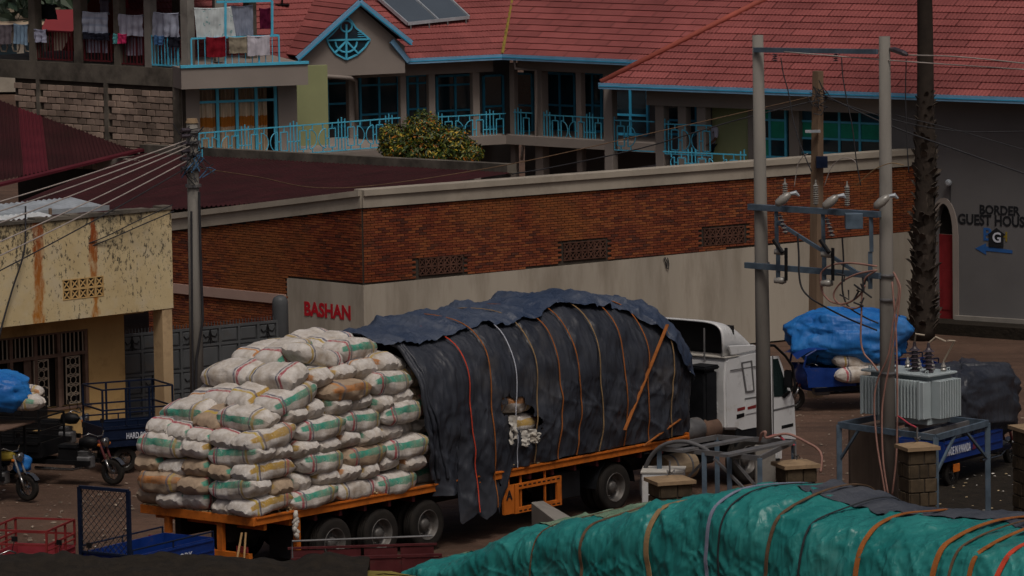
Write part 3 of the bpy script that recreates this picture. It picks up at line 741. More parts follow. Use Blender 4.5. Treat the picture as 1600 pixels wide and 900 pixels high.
# --- railings: posts in threes, small boxes and D shapes between two rails
def railing(parent, fac, x0, x1, z0, z1, y, mod=1.75, matn='turq', start=0):
    m = MB(); w_ = .028; H_ = z1 - z0
    def B(xa, za, xb2, zb2): 
        if x0 - .01 <= min(xa, xb2) and max(xa, xb2) <= x1 + .01: m.bar((xa, y, za), (xb2, y, zb2), w_, w_)
    m.bar((x0, y, z1), (x1, y, z1), .035); m.bar((x0, y, z0), (x1, y, z0), .03)
    x = x0 - start
    while x < x1:
        for k_ in (0, .12, .24): B(x+.1+k_, z0, x+.1+k_, z1 + .10 + (.05 if k_ == .12 else 0))
        B(x+.0, z0+H_*.45, x+.44, z0+H_*.45)
        a = x + .44
        for (q0, q1) in ((a, a+.24), (x+1.5, x+1.74)):
            if q0 > x0 and q1 < x1:
                B(q0, z0+.12, q1, z0+.12); B(q0, z1-.16, q1, z1-.16); B(q0, z0+.12, q0, z1-.16); B(q1, z0+.12, q1, z1-.16); B((q0+q1)/2, z1-.16, (q0+q1)/2, z1); B((q0+q1)/2, z0, (q0+q1)/2, z0+.12)
        for (cx_, sg) in ((x+.80, 1), (x+1.38, -1)):
            if cx_ - .3 > x0 and cx_ + .4 < x1:
                rr = (H_ - .26)/2; zc = (z0+z1)/2 - .02
                m.tube([(cx_ + sg*(rr*.9*sin(pi*t/9)), y, zc + rr*cos(pi*t/9)) for t in range(10)], .016, 5)
                B(cx_, zc-rr, cx_, zc+rr); B(cx_+sg*.1, zc+rr, cx_+sg*.1, z1); B(cx_+sg*.1, z0, cx_+sg*.1, zc-rr)
                m.bar((cx_ - sg*.12, y, zc), (cx_, y, zc), w_)
        x += mod
    return part('railing', place(m, fac.M), MT[matn], parent, world=True)
def rail_px(parent, fac, u0, v0, u1, v1, y, h=.85, **k):
    xa, za = fac.xz(u0, v0, y); xb2, zb2 = fac.xz(u1, v1, y); return railing(parent, fac, xa, xb2, (za+zb2)/2 - h, (za+zb2)/2, y, **k)
rail_px(gh, RF, 958, 186, 1022, 192, yC, start=.3); rail_px(gh, RF, 1038, 192, 1112, 198, yC, start=.2)
rail_px(gh, RF, 1036, 233, 1166, 246, yC-.5, h=.55, start=1.0)
# --- middle wing
for u, wd in ((800,.2),(841,.32),(904,.22),(947,.24)): colm(hw, MF, u, wd, yC, 0, ZE-.3)
part('beam', place(MB().box(0, MF.L, yC-.06, yC+.24, ZE-.5, ZE-.14), MF.M), MT['hotel_plaster'], hw, world=True)
part('floor_slab', place(MB().box(-.5, MF.L, yC-.35, 4.5, ZF-.28, ZF), MF.M), MT['hotel_plaster'], hw, world=True)
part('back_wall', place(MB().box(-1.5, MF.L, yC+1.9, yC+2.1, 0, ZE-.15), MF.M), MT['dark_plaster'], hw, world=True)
for (u0, u1, c) in ((803,832,1),(852,898,2),(912,940,2)): window(MF, u0, 115, u1, 205, hw, yC+1.85, c, (.45,))
rail_px(hw, MF, 803, 175, 832, 177, yC, start=.05); rail_px(hw, MF, 850, 178, 944, 186, yC, start=.1)
for u, v0 in ((846, 270), (948, 268), (1005, 266)): pass
# --- left wing
for u, wd in ((552,.26),(631,.2),(676,.22),(745,.24)): colm(hw, LF, u, wd, yC, 0, ZE-.3)
xl = LF.xz(480, 140, yC)[0]
part('beam', place(MB().box(xl, LF.L, yC-.06, yC+.24, ZE-.55, ZE-.14), LF.M), MT['hotel_plaster'], hw, world=True)
part('floor_slab', place(MB().box(0, LF.L+.4, yC-.35, 4.5, ZF-.28, ZF), LF.M), MT['hotel_plaster'], hw, world=True)
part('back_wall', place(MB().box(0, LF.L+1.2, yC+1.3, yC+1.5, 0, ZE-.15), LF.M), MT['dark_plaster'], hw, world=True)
for (u0, u1, c, r_) in ((512,545,1,(.45,.85)),(563,622,2,(.25,.82)),(637,668,2,(.35,.85)),(683,740,2,(.32,.82)),(756,786,1,(.4,))):
    window(LF, u0, 118, u1, 198, hw, yC+1.25, c, r_)
rail_px(hw, LF, 684, 183, 790, 177, yC, start=.2)
# gable
ga = LF.xz(560, 3, -.25); gl = LF.xz(462, 92, -.25); gr = LF.xz(640, 67, -.25); gb = LF.xz(480, 130, -.25)
gbz = LF.xz(560, 118, -.25)[1]
m = MB().prism([(gl[0]+.1, gbz), (gr[0]-.1, gbz), (gr[0]-.1, gr[1]-.1), (ga[0], ga[1]-.08), (gl[0]+.1, gl[1]-.05)], -.1, .75)
part('gable', place(m, LF.M), MT['hotel_plaster'], hw, world=True)
for e in (gl, gr):
    a = V((ga[0], 0, ga[1])); b = V((e[0], 0, e[1]))
    m = MB().bar((a.x, -.38, a.z), (b.x, -.38, b.z), .10, .16); o = part('rake_board', place(m, LF.M), MT['fascia'], hw, world=True)
    m = MB().bar((a.x, -.44, a.z-.05), (b.x, -.44, b.z-.05), .015, .04); part('rake_line', place(m, LF.M), MT['turq_dark'], o, world=True)
    m = MB().add([(a.x,-.33,a.z+.07),(b.x,-.33,b.z+.07),(b.x,2.6,b.z+.07),(a.x,2.6,a.z+.07)], [(0,1,2,3)]); gs = part('gable_slope', place(m, LF.M), MT['mortar'], hw, world=True)
    up = (a - b); Ls = up.length; up.normalize(); sg_ = -1 if e is gl else 1
    Bm = Matrix((V((0, sg_, 0)), up, V((0, sg_, 0)).cross(up))).transposed().to_4x4(); Bm.translation = V((b.x, -.36 if sg_ > 0 else 2.6, b.z + .08))
    TG = tile_mesh(0, 2.96)
    for r_ in range(int(Ls/CW)+1):
        o = bpy.data.objects.new('roof_tile', TG); COL.objects.link(o); o.parent = gs
        o.matrix_basis = ROOTM[hw.name].inverted() @ LF.M @ Bm @ Matrix.Translation((0, min(r_*CW, Ls-CW), .01))
q = LF.xz(612, 64, -.2); m = MB().bar((q[0], -.2, q[1]), (xg, -.1, ZE-.05), .08, .16); part('rake_board', place(m, LF.M), MT['fascia'], hw, world=True)
# gable window: pointed oval with spokes
def gpt(u, v, y=-.13): x_, z_ = LF.xz(u, v, y); return (x_, y, z_)
out = [(541,25),(533,33),(528,43),(520,52),(510,61),(515,72),(524,84),(541,93),(558,85),(570,74),(578,62),(568,53),(556,44),(549,33)]
m = MB(); pl = [gpt(*p) for p in out]; m.prism([(p[0], p[2]) for p in pl], -.125, -.105)
gw = part('gable_window', place(m, LF.M), MT['glass'], hw, world=True)
m = MB()
for i in range(len(pl)): m.bar(pl[i], pl[(i+1) % len(pl)], .05, .05)
for a, b in (((510,63),(578,61)),((541,38),(541,93)),((541,64),(523,83)),((541,64),(560,84))): m.bar(gpt(*a, -.15), gpt(*b, -.15), .06, .05)
for r_, cy, cx_ in ((9, 41, 541), (17, 65, 541)):
    m.tube([gpt(cx_ + r_*cos(t*pi/8), cy + r_*sin(t*pi/8), -.15) for t in (range(17) if r_ < 10 else range(0, 9))], .03, 6)
for v in (48, 51, 54, 57): m.bar(gpt(559 , v, -.135), gpt(563+ (v-46), v, -.135), .02)
part('spokes', place(m, LF.M), MT['turq'], gw, world=True)
# rainwater pipes
m = MB().tube([LF.W(*gpt(482, 117, -.2)), LF.W(*gpt(548, 122, -.2)), LF.W(*gpt(556, 126, .6)), LF.W(*gpt(558, 190, .65))], .06, 8)
part('drainpipe', m, MT['hotel_plaster'], hw, world=True, smooth=True)
def mpt(u, v, y): x_, z_ = MF.xz(u, v, y); return MF.W(x_, y, z_)
m = MB().tube([mpt(804, 92, .1), mpt(805, 107, .1), mpt(838, 110, .5), mpt(838, 214, .6), mpt(818, 222, .5), mpt(815, 250, .5)], .05, 8)
part('drainpipe', m, MT['hotel_plaster'], hw, world=True, smooth=True)

# --- projecting balcony on the left
B0 = P(283, 112, 6.7); B1 = P(481, 97, 6.85); BF = Fac(B0, B1)
ZB = 6.86
part('balcony_slab', place(MB().box(0, BF.L, 0, 5.2, ZB-.68, ZB-.06), BF.M), MT['hotel_plaster'], hw, world=True)
part('balcony_edge', place(MB().box(-.02, BF.L+.02, -.05, .1, ZB-.058, ZB+.02), BF.M), MT['turq'], hw, world=True)
yW = 1.0
xc0, xc1, zc0, zc1 = BF.rect(310, 136, 431, 240, yW)
xs_ = [BF.xz(u, 180, yW)[0] for u in (283, 311, 434, 463)]
for a, b in ((xs_[0], xs_[1]), (xs_[2], xs_[3])): part('column', place(MB().box(a, b, yW-.12, yW+.4, 0, ZB-.69), BF.M), MT['hotel_plaster'], hw, world=True)
x5 = BF.xz(513, 180, yW+1.6)[0]
part('wall', place(MB().box(xs_[3]-.2, x5, yW+1.6, yW+1.8, 0, ZB-.3), BF.M), MT['green_plaster'], hw, world=True, label='pale green wall beside the curtained room')
def curtain_mat():
    k = NT('banded_curtain'); ob = k.coord('pos'); z = k.xyz(ob)[2]
    n = k.noise(k.coord('pos', (6,6,.3)), 2, 3, .5)
    zz = k.math('ADD', z, k.ramp(n, .3, .7, -.03, .03))
    f = k.math('MULTIPLY', k.ramp(zz, zmid-.16, zmid-.14), k.ramp(zz, zmid+.14, zmid+.16, 1, 0))
    f2 = k.ramp(zz, zc1-.42, zc1-.38)
    c = k.mix(k.ramp(n, .35, .65), (.38,.29,.20), (.62,.50,.37)); c = k.mix(f, c, (.36,.13,.02)); c = k.mix(k.math('MULTIPLY', f2, .6), c, (.14,.05,.015))
    k.bump(n, .5, .05); return k.out(c, .85, 0, .2)
zmid = BF.xz(370, 190, yW)[1]
MT['curtain'] = curtain_mat()
cwn = window(BF, 310, 136, 431, 240, hw, yW, 4, (.79,), 'turq', 'glass', rect=(xc0, xc1, zc0, zc1), fw=.085)
for o in list(cwn.children):
    bpy.data.objects.remove(o)
for i in range(4):
    a = xc0 + (xc1-xc0)*i/4 + .05; b = xc0 + (xc1-xc0)*(i+1)/4 - (.05 if i < 3 else .24)
    q = MB().grid(lambda s, t: (a+(b-a)*s, yW+.10+.03*sin(s*22+i), zc0+.05+(zc1-zc0-.1)*t), 26, 2)
    part('curtain', place(q, BF.M), MT['curtain'], cwn, world=True, smooth=True)
part('room_wall', place(MB().box(xc0, xc1, yW+.3, yW+.4, zc0-.5, zc1+.2), BF.M), MT['room_shade'], hw, world=True)
# terrace railing behind the maroon roof
TR = Fac(P(300, 209, 5.05), P(625, 184, 5.05))
railing(hw, TR, 0, TR.L, 4.22, 5.05, 0, start=.1)
part('terrace', place(MB().box(-.3, TR.L+1, -.1, 4.5, 3.8, 4.16), TR.M), MT['hotel_plaster'], hw, world=True)
# --- upper floor frame above the block wall
ub = thing('open_block_building', 'unfinished block building with an open corridor of laundry on top', 'building', (B0.x, B0.y, 0))
UB = Fac(P(-60, 90.5, 6.7), P(283, 109, 6.7))
Lu = UB.L
part('floor_beam', place(MB().box(0, Lu, -.02, .35, 6.18, 6.72), UB.M), MT['dirty_concrete'], ub, world=True)
part('floor_slab', place(MB().box(0, Lu, .36, 4.0, 6.55, 6.70), UB.M), MT['dirty_concrete'], ub, world=True)
xl0 = UB.xz(22, 150)[0]
part('wall_core', place(MB().box(xl0, Lu, .06, .3, 0, 6.175), UB.M), MT['mortar'], ub, world=True)
for u, wd in ((60,.14),(166,.16),(276,.28)):
    x = UB.xz(u, 160)[0]; part('post', place(MB().box(x-wd/2, x+wd/2, -.025, .06, 3.5, 6.178), UB.M), MT['dirty_concrete'], ub, world=True)
posts = [UB.xz(u, 160)[0] for u in (60, 166, 276)]
bm_ = MB().box(0, .342, 0, .07, 0, .166).mesh('block', MT['block'], bevel=.008)
Mi = ROOTM[ub.name].inverted() @ UB.M
z = 3.55; r_ = 0
while z < 6.05:
    x = xl0 + (.19 if r_ % 2 else 0)
    while x + .37 < Lu - .1:
        if not any(abs(x + .18 - p) < .10 for p in posts):
            o = piece('block', bm_, ub, (0,0,0)); o.matrix_basis = Mi @ Matrix.Translation((x, rnd(-.012,.02), z + rnd(-.006,.006))) @ Matrix.Rotation(rnd(-.01,.01), 4, 'Y')
        x += .385
    z += .193; r_ += 1
for u, wd, mm_ in ((49,.30,'dirty_concrete'),(120,.34,'dirty_concrete'),(181,.26,'dirty_concrete'),(229,.26,'concrete'),(287,.30,'concrete')):
    x = UB.xz(u, 50)[0]; part('column', place(MB().box(x-wd/2, x+wd/2, .02, .3, 6.702, 9.5), UB.M), MT[mm_], ub, world=True)
    if u < 280: part('column', place(MB().box(x-wd/2+.7, x+wd/2+.7, 3.4, 3.7, 6.702, 9.5), UB.M), MT['dirty_concrete'], ub, world=True)
part('roof_slab', place(MB().box(0, Lu, -.6, 4.5, 9.5, 9.7), UB.M), MT['dirty_concrete'], ub, world=True)  # added out of view to shade the open corridor
part('column', place(MB().box(BF.xz(336,20,1.5)[0], BF.xz(350,20,1.5)[0], 1.5, 1.8, ZB, 9.5), BF.M), MT['concrete'], ub, world=True)
MT['rail_red'] = mat('dark_red_rail', (.09,.012,.016), .6, .25, 5)
def bars(parent, fac, u0, u1, vt, vb_, y, matn, step=.135, posts_=True, name='railing'):
    x0, x1, z0, z1 = fac.rect(u0, vt, u1, vb_, y); m = MB()
    m.bar((x0,y,z1),(x1,y,z1),.05); m.bar((x0,y,z0),(x1,y,z0),.045)
    n = max(2, int((x1-x0)/step))
    for i in range(n+1):
        x = x0+(x1-x0)*i/n; m.bar((x,y,z0),(x,y,z1), .045 if i in (0,n) or i % 5 == 0 else .022)
    return part(name, place(m, fac.M), MT[matn], parent, world=True)
for a in ((58,112,49,93),(132,174,53,95),(188,224,56,100)): bars(ub, UB, *a, .1, 'rail_red')
bars(ub, UB, 237, 278, 57, 102, .08, 'turq')
bars(hw, BF, 299, 436, 58, 103, .05, 'turq', .19)
m = MB()
for (a, b) in (((352,2),(352,58)),((425,1),(425,55)),((338,3),(425,1)),((425,55),(436,56))):
    xa, za = BF.xz(*a, .08); xb2, zb2 = BF.xz(*b, .08); m.bar((xa,.08,za),(xb2,.08,zb2), .07)
part('drying_frame', place(m, BF.M), MT['turq'], hw, world=True)
# old ironwork at far left, wall lit below
m = MB()
for k_ in range(3):
    x, z = UB.xz(6 + 19*k_, 73, .05); rr = .17
    m.tube([(x+rr*1.0*c, .05, z+.14*s) for c, s in ((-1,0),(-.6,1),(.6,1),(1,0),(.6,-1),(-.6,-1),(-1,0))], .025, 5)
part('iron_panel', place(m, UB.M), MT['grille'], ub, world=True)
# solar heater on the left roof
nrm = (LF.ex).cross(LF.ey*cos(PT) + Z3*sin(PT)); p0 = LF.p + Z3*ZE
def onroof(u, v, h=.18): return PPL(u, v, p0 + nrm*h, nrm)
sc_ = [onroof(*p) for p in ((637,37),(733,27),(690,-14),(588,-6))]
sp_ = thing('solar_panel', 'pair of dark glass solar water heater panels on the red tiled roof', 'solar panel', sc_[0])
MT['solar'] = mat('solar_glass', (.07,.09,.115), .12, .12, .6, bump=0, spec=.8)
def quadbox(a, b, c, d, h): 
    n_ = (b-a).cross(d-a).normalized(); return MB().add([p - n_*h for p in (a,b,c,d)] + [p for p in (a,b,c,d)], [(3,2,1,0),(4,5,6,7),(0,1,5,4),(1,2,6,5),(2,3,7,6),(3,0,4,7)])
for t0, t1 in ((0,.49),(.51,1)):
    a, b = sc_[0].lerp(sc_[1], t0), sc_[0].lerp(sc_[1], t1); c, d = sc_[3].lerp(sc_[2], t1), sc_[3].lerp(sc_[2], t0)
    part('collector', quadbox(a, b, c, d, .08), MT['solar'], sp_, world=True)
m = MB()
for a, b in ((sc_[0], sc_[1]), (sc_[1], sc_[2]), (sc_[3], sc_[0]), (sc_[0].lerp(sc_[1],.5), sc_[3].lerp(sc_[2],.5))): m.bar(a, b, .05, .1)
part('frame', m, MT['galv'], sp_, world=True)
m = MB()
for t in (.05,.35,.65,.95):
    a = sc_[0].lerp(sc_[1], t); m.bar(a - Z3*.02, a - Z3*.22, .04)
part('feet', m, MT['steel'], sp_, world=True)
p = onroof(441, 8, .02); solo('roof_vent', MB().tube([p, p+Z3*.35], .03, 8).box(-.22,.22,-.12,.12,0,.03,Matrix.Translation(p)), MT['black'], 'small dark vent pipe on the red tiles right of the laundry', 'vent')
# ------------------------------------------------------------------ laundry
CLM = {}
def cloth_mat(c, stripe=None, dots=None):
    key = (c, stripe, dots)
    if key in CLM: return CLM[key]
    k = NT('cloth'); co = k.coord('obj'); n = k.noise(k.coord('obj', (5,5,1)), 3, 3, .5)
    col = k.mix(k.ramp(n, .3, .7), mul(c, .85), mul(c, 1.1))
    if stripe:
        z = k.xyz(co)[2]; f = k.ramp(k.math('SINE', k.math('MULTIPLY', z, 30)), .3, .6, 0, .6); col = k.mix(f, col, stripe)
    if dots: col = k.mix(k.ramp(k.noise(co, 7, 3, .6), .62, .66, 0, .8), col, dots)
    k.bump(k.noise(co, 60, 2), .15, .01)
    CLM[key] = k.out(col, .9, 0, .15); return CLM[key]
def cloth(fac, u0, v0, u1, v1, y, c, label, cat='laundry', fold=.03, nf=4, taper=0.0, skew=0.0, **k):
    x0, x1, z0, z1 = fac.rect(u0, v0, u1, v1, y); W_ = x1-x0; sd_ = rnd(0, 50)
    def fn(a, b):
        t = 1-b; xx = x0 + W_*(a + taper*(a-.5)*b) + skew*b
        return (xx, y - .06 + (fold*sin(a*nf*2*pi + sd_ + b)*(.25+.75*b) + .03*fbm(a*3, b*3, sd_)) , z1 - (z1-z0)*b*(1+.05*fbm(a*2.5, sd_)) - .03*sin(a*pi)*(1-b))
    m = MB().grid(fn, 26, 12)
    def fn2(a, b): return (x0+W_*a, y - .06 + .10*b, z1 - .03*sin(a*pi) + .02*sin(b*pi) - .12*max(0, b-.5))
    m.grid(fn2, 26, 4)
    m = place(m, fac.M)
    return solo('hanging_cloth', m, cloth_mat(c, **k), label, cat, 'laundry hung out to dry', smooth=True, fix=False)
cloth(UB, -12, 38, 21, 69, .0, (.17,.15,.17), 'brownish grey cloth on the rail at the far left edge')
cloth(UB, 23, 38, 45, 69, .0, (.22,.33,.45), 'pale blue towel on the rail beside the leftmost column')
cloth(UB, 55, 46, 74, 66, .06, (.42,.44,.58), 'small white shirt hanging at the left end of a red rail', nf=2)
cloth(UB, 64, 7, 88, 30, .5, (.012,.012,.015), 'black jacket hanging high between the two leftmost columns', nf=2, taper=.4)
cloth(UB, 131, 19, 171, 52, .06, (.38,.42,.52), 'white sheet with faint stripes above a red rail', stripe=(.25,.30,.42))
cloth(UB, 131, 51, 172, 62, .02, (.015,.017,.03), 'row of dark garments along the red rail under the striped sheet', nf=6)
cloth(UB, 134, 60, 171, 82, .25, (.42,.44,.55), 'white cloth behind the red bars under the striped sheet')
cloth(UB, 187, 23, 225, 56, .06, (.36,.37,.46), 'plain lilac white sheet left of the pale column')
cloth(UB, 179, 53, 188, 68, .03, (.10,.36,.38), 'small turquoise cloth next to the pink garment', nf=1)
cloth(UB, 186, 53, 200, 68, .0, (.52,.03,.12), 'bright pink garment hung on a red rail', nf=2)
cloth(UB, 190, 58, 225, 86, .3, (.36,.36,.46), 'lilac cloth hanging behind the red bars')
cloth(UB, 242, 20, 281, 57, .08, (.35,.38,.48), 'bluish white sheet above the short turquoise railing', taper=.1)
cloth(UB, 243, 56, 258, 70, .05, (.06,.15,.32), 'blue garment on the short turquoise railing', nf=2)
cloth(UB, 265, 57, 284, 74, .05, (.012,.013,.022), 'black garment on the short turquoise railing', nf=2)
cloth(BF, 303, 12, 361, 58, .12, (.50,.56,.58), 'white sheet with small green flowers on the balcony', dots=(.16,.32,.34), taper=.06, skew=.1)
cloth(BF, 359, 9, 395, 56, .22, (.22,.25,.33), 'grey blue curtain hanging beside the flowered sheet', nf=6)
cloth(BF, 405, 13, 422, 45, .12, (.075,.004,.025), 'dark maroon cloth hung high on the drying frame', nf=2)
cloth(BF, 322, 58, 352, 89, .0, (.17,.006,.014), 'dark red towel over the turquoise balcony rail', nf=2)
cloth(BF, 357, 58, 385, 83, .0, (.24,.21,.16), 'tan towel over the turquoise balcony rail', nf=2)
cloth(BF, 386, 56, 421, 87, .0, (.46,.44,.50), 'pinkish white towel at the right end of the balcony rail', nf=2)
cloth(UB, 158, 0, 172, 20, 2.6, (.25,.23,.3), 'grey cloth hanging deep inside the open corridor', nf=2)
cloth(UB, 188, -4, 203, 24, 2.6, (.25,.03,.04), 'red cloth hanging deep inside the open corridor', nf=2)
# ------------------------------------------------------------------ far houses and trees seen through the corridor
MT['far_roof'] = mat('far_pale_roof', (.42,.33,.24), .8, .15, .3)
MT['far_red'] = mat('far_red_roof', (.22,.03,.035), .8, .15, .3)
def far_house(u0, u1, vt, vb_, Y, roofm, label):
    a = PY(u0, vb_, Y); b = PY(u1, vb_, Y); t = PY(u0, vt, Y).z
    h = thing('far_house', label, 'house', (a.x, a.y, 0))
    part('wall', MB().box(a.x, b.x, Y, Y+8, 0, a.z), MT['coping'], h, world=True)
    for i in range(3):
        xa = a.x + (b.x-a.x)*(i+.3)/3; part('window', MB().box(xa, xa+.9, Y-.03, Y+.02, a.z-2, a.z-.9), MT['glass'], h, world=True)
    m = MB().prism([(Y-.6, a.z-.05), (Y+4, t), (Y+8.6, a.z-.05)], a.x-.5, b.x+.5, Matrix(((0,1,0,0),(1,0,0,0),(0,0,1,0),(0,0,0,1))))
    part('roof', m, MT[roofm], h, world=True)
far_house(-60, 66, 22, 38, 235, 'far_roof', 'far house with pale tan roof beyond the open corridor')
far_house(84, 120, 24, 46, 205, 'far_red', 'far house with red roof seen between the corridor columns')
def leaf_mat(name, c, c2, sp=.3):
    k = NT(name); col = k.mix(k.island(), c, c2); n = k.noise(k.coord('pos'), 1.2, 3); col = k.mix(k.ramp(n, .4, .65, 0, .7), col, mul(c, .55))
    k.b.inputs['Subsurface Weight'].default_value = 0
    return k.out(col, .55, 0, sp)
def foliage(c, rx, ry, rz_, n, s, seed=0, shell=.35):
    random.seed(seed); m = MB()
    for i in range(n):
        while True:
            d = V((rnd(-1,1), rnd(-1,1), rnd(-1,1))); L_ = d.length
            if .001 < L_ <= 1: break
        rr = (L_ ** shell); d.normalize(); k_ = 1 + .35*fbm(d.x*2.2+seed, d.y*2.2, d.z*2.2)
        p = V(c) + V((d.x*rx, d.y*ry, d.z*rz_))*rr*k_
        q = (d + V((rnd(-.8,.8), rnd(-.8,.8), rnd(-.3,1)))).normalized(); t = q.cross(V((rnd(-1,1), rnd(-1,1), rnd(-1,1)))).normalized(); b = q.cross(t)
        l = s*rnd(.6,1.3); w_ = l*.42
        m.add([p - t*l, p + b*w_ + q*l*.12, p + t*l, p - b*w_ + q*l*.12], [(0,1,2,3)])
    return m
MT['far_leaf'] = leaf_mat('far_leaf', (.018,.035,.022), (.045,.07,.04))
MT['bark'] = mat('bark', (.034,.026,.021), .95, .3, 4, bump=.6, bsc=15)
for i, (u, v, Y, r_, lb) in enumerate(((12, -14, 255, 4.5, 'dark far tree left of the open corridor'), (36, -2, 262, 4.0, 'dark far tree above the pale far roof'), (92, 2, 240, 5, 'dark far tree behind the black jacket'), (-30, 0, 258, 4.5, 'dark far tree at the left edge of the picture'), (150, -6, 250, 4.5, 'dark far tree behind the striped sheet'))):
    p = PY(u, v, Y); t = thing('far_tree', lb, 'tree', (p.x, p.y, 0), group='far trees')
    part('trunk', MB().tube([(p.x,p.y,0),(p.x+.2,p.y,p.z*.6),(p.x,p.y,p.z)], [.35,.25,.12], 7), MT['bark'], t, world=True)
    part('crown', foliage(p, r_, r_, r_*.9, 1500, .5, i), MT['far_leaf'], t, world=True, fix=False)
random.seed(11)
# ------------------------------------------------------------------ croton bush on the terrace
cb = PY(668, 262, 149.0)
bush = thing('croton_bush', 'rounded green and orange leaved bush in front of the hotel terrace', 'bush', (cb.x, cb.y, cb.z - 1.2))
def croton():
    k = NT('croton_leaf'); i = k.island(); c = k.n('ValToRGB'); k.l(i, c.inputs[0]); e = c.color_ramp.elements
    e[0].color = (.020,.035,.008,1); e[1].color = (.38,.11,.012,1); e[1].position = 1
    for p_, q_ in ((.5,(.045,.08,.014,1)),(.74,(.12,.14,.016,1)),(.88,(.42,.30,.02,1)),(.955,(.40,.13,.012,1))): e.new(p_).color = q_
    return k.out(c.outputs[0], .45, 0, .4)
MT['croton'] = croton()
m = MB()
for i in range(9): m.tube([(cb.x+rnd(-.2,.2), cb.y+rnd(-.2,.2), cb.z-1.2), (cb.x+rnd(-.8,.8), cb.y+rnd(-.5,.5), cb.z+.1), (cb.x+rnd(-1.2,1.2), cb.y+rnd(-.7,.7), cb.z+rnd(.6,1.3))], [.04,.025,.01], 6)
part('stems', m, MT['bark'], bush, world=True)
cr = MB()
for i, (u, v, rx, rz_, n) in enumerate(((622,226,.55,.55,900),(662,210,.65,.65,1200),(705,224,.6,.5,1000),(735,240,.35,.35,450),(655,240,.85,.45,900),(700,245,.8,.4,700),(610,215,.35,.45,400))):
    q = foliage(PY(u, v, 149.0), rx, .7, rz_, int(n*2.2), .062, 40+i, .45); cr.add(q.v, q.f)
part('crown', cr, MT['croton'], bush, world=True, fix=False)
random.seed(12)
# small figure on the veranda
MT['skin'] = mat('skin', (.10,.045,.03), .6, .15, 5, bump=.1)
def skinned(pts, edges, radii, mat_, name='body', sub=2, rootv=0):
    me = bpy.data.meshes.new(name); me.from_pydata(pts, edges, []); o = bpy.data.objects.new(name, me); COL.objects.link(o)
    sk = o.modifiers.new('skin', 'SKIN'); sk.use_smooth_shade = True
    for i, r_ in enumerate(radii): me.skin_vertices[0].data[i].radius = (r_, r_) if not isinstance(r_, tuple) else r_
    me.skin_vertices[0].data[rootv].use_root = True
    ss = o.modifiers.new('s', 'SUBSURF'); ss.levels = sub; ss.render_levels = sub
    dg = bpy.context.evaluated_depsgraph_get(); dg.update(); e = o.evaluated_get(dg); m2 = bpy.data.meshes.new_from_object(e)
    bpy.data.objects.remove(o); bpy.data.meshes.remove(me); m2.materials.clear(); m2.materials.append(mat_)
    m2.polygons.foreach_set('use_smooth', [True]*len(m2.polygons)); return m2
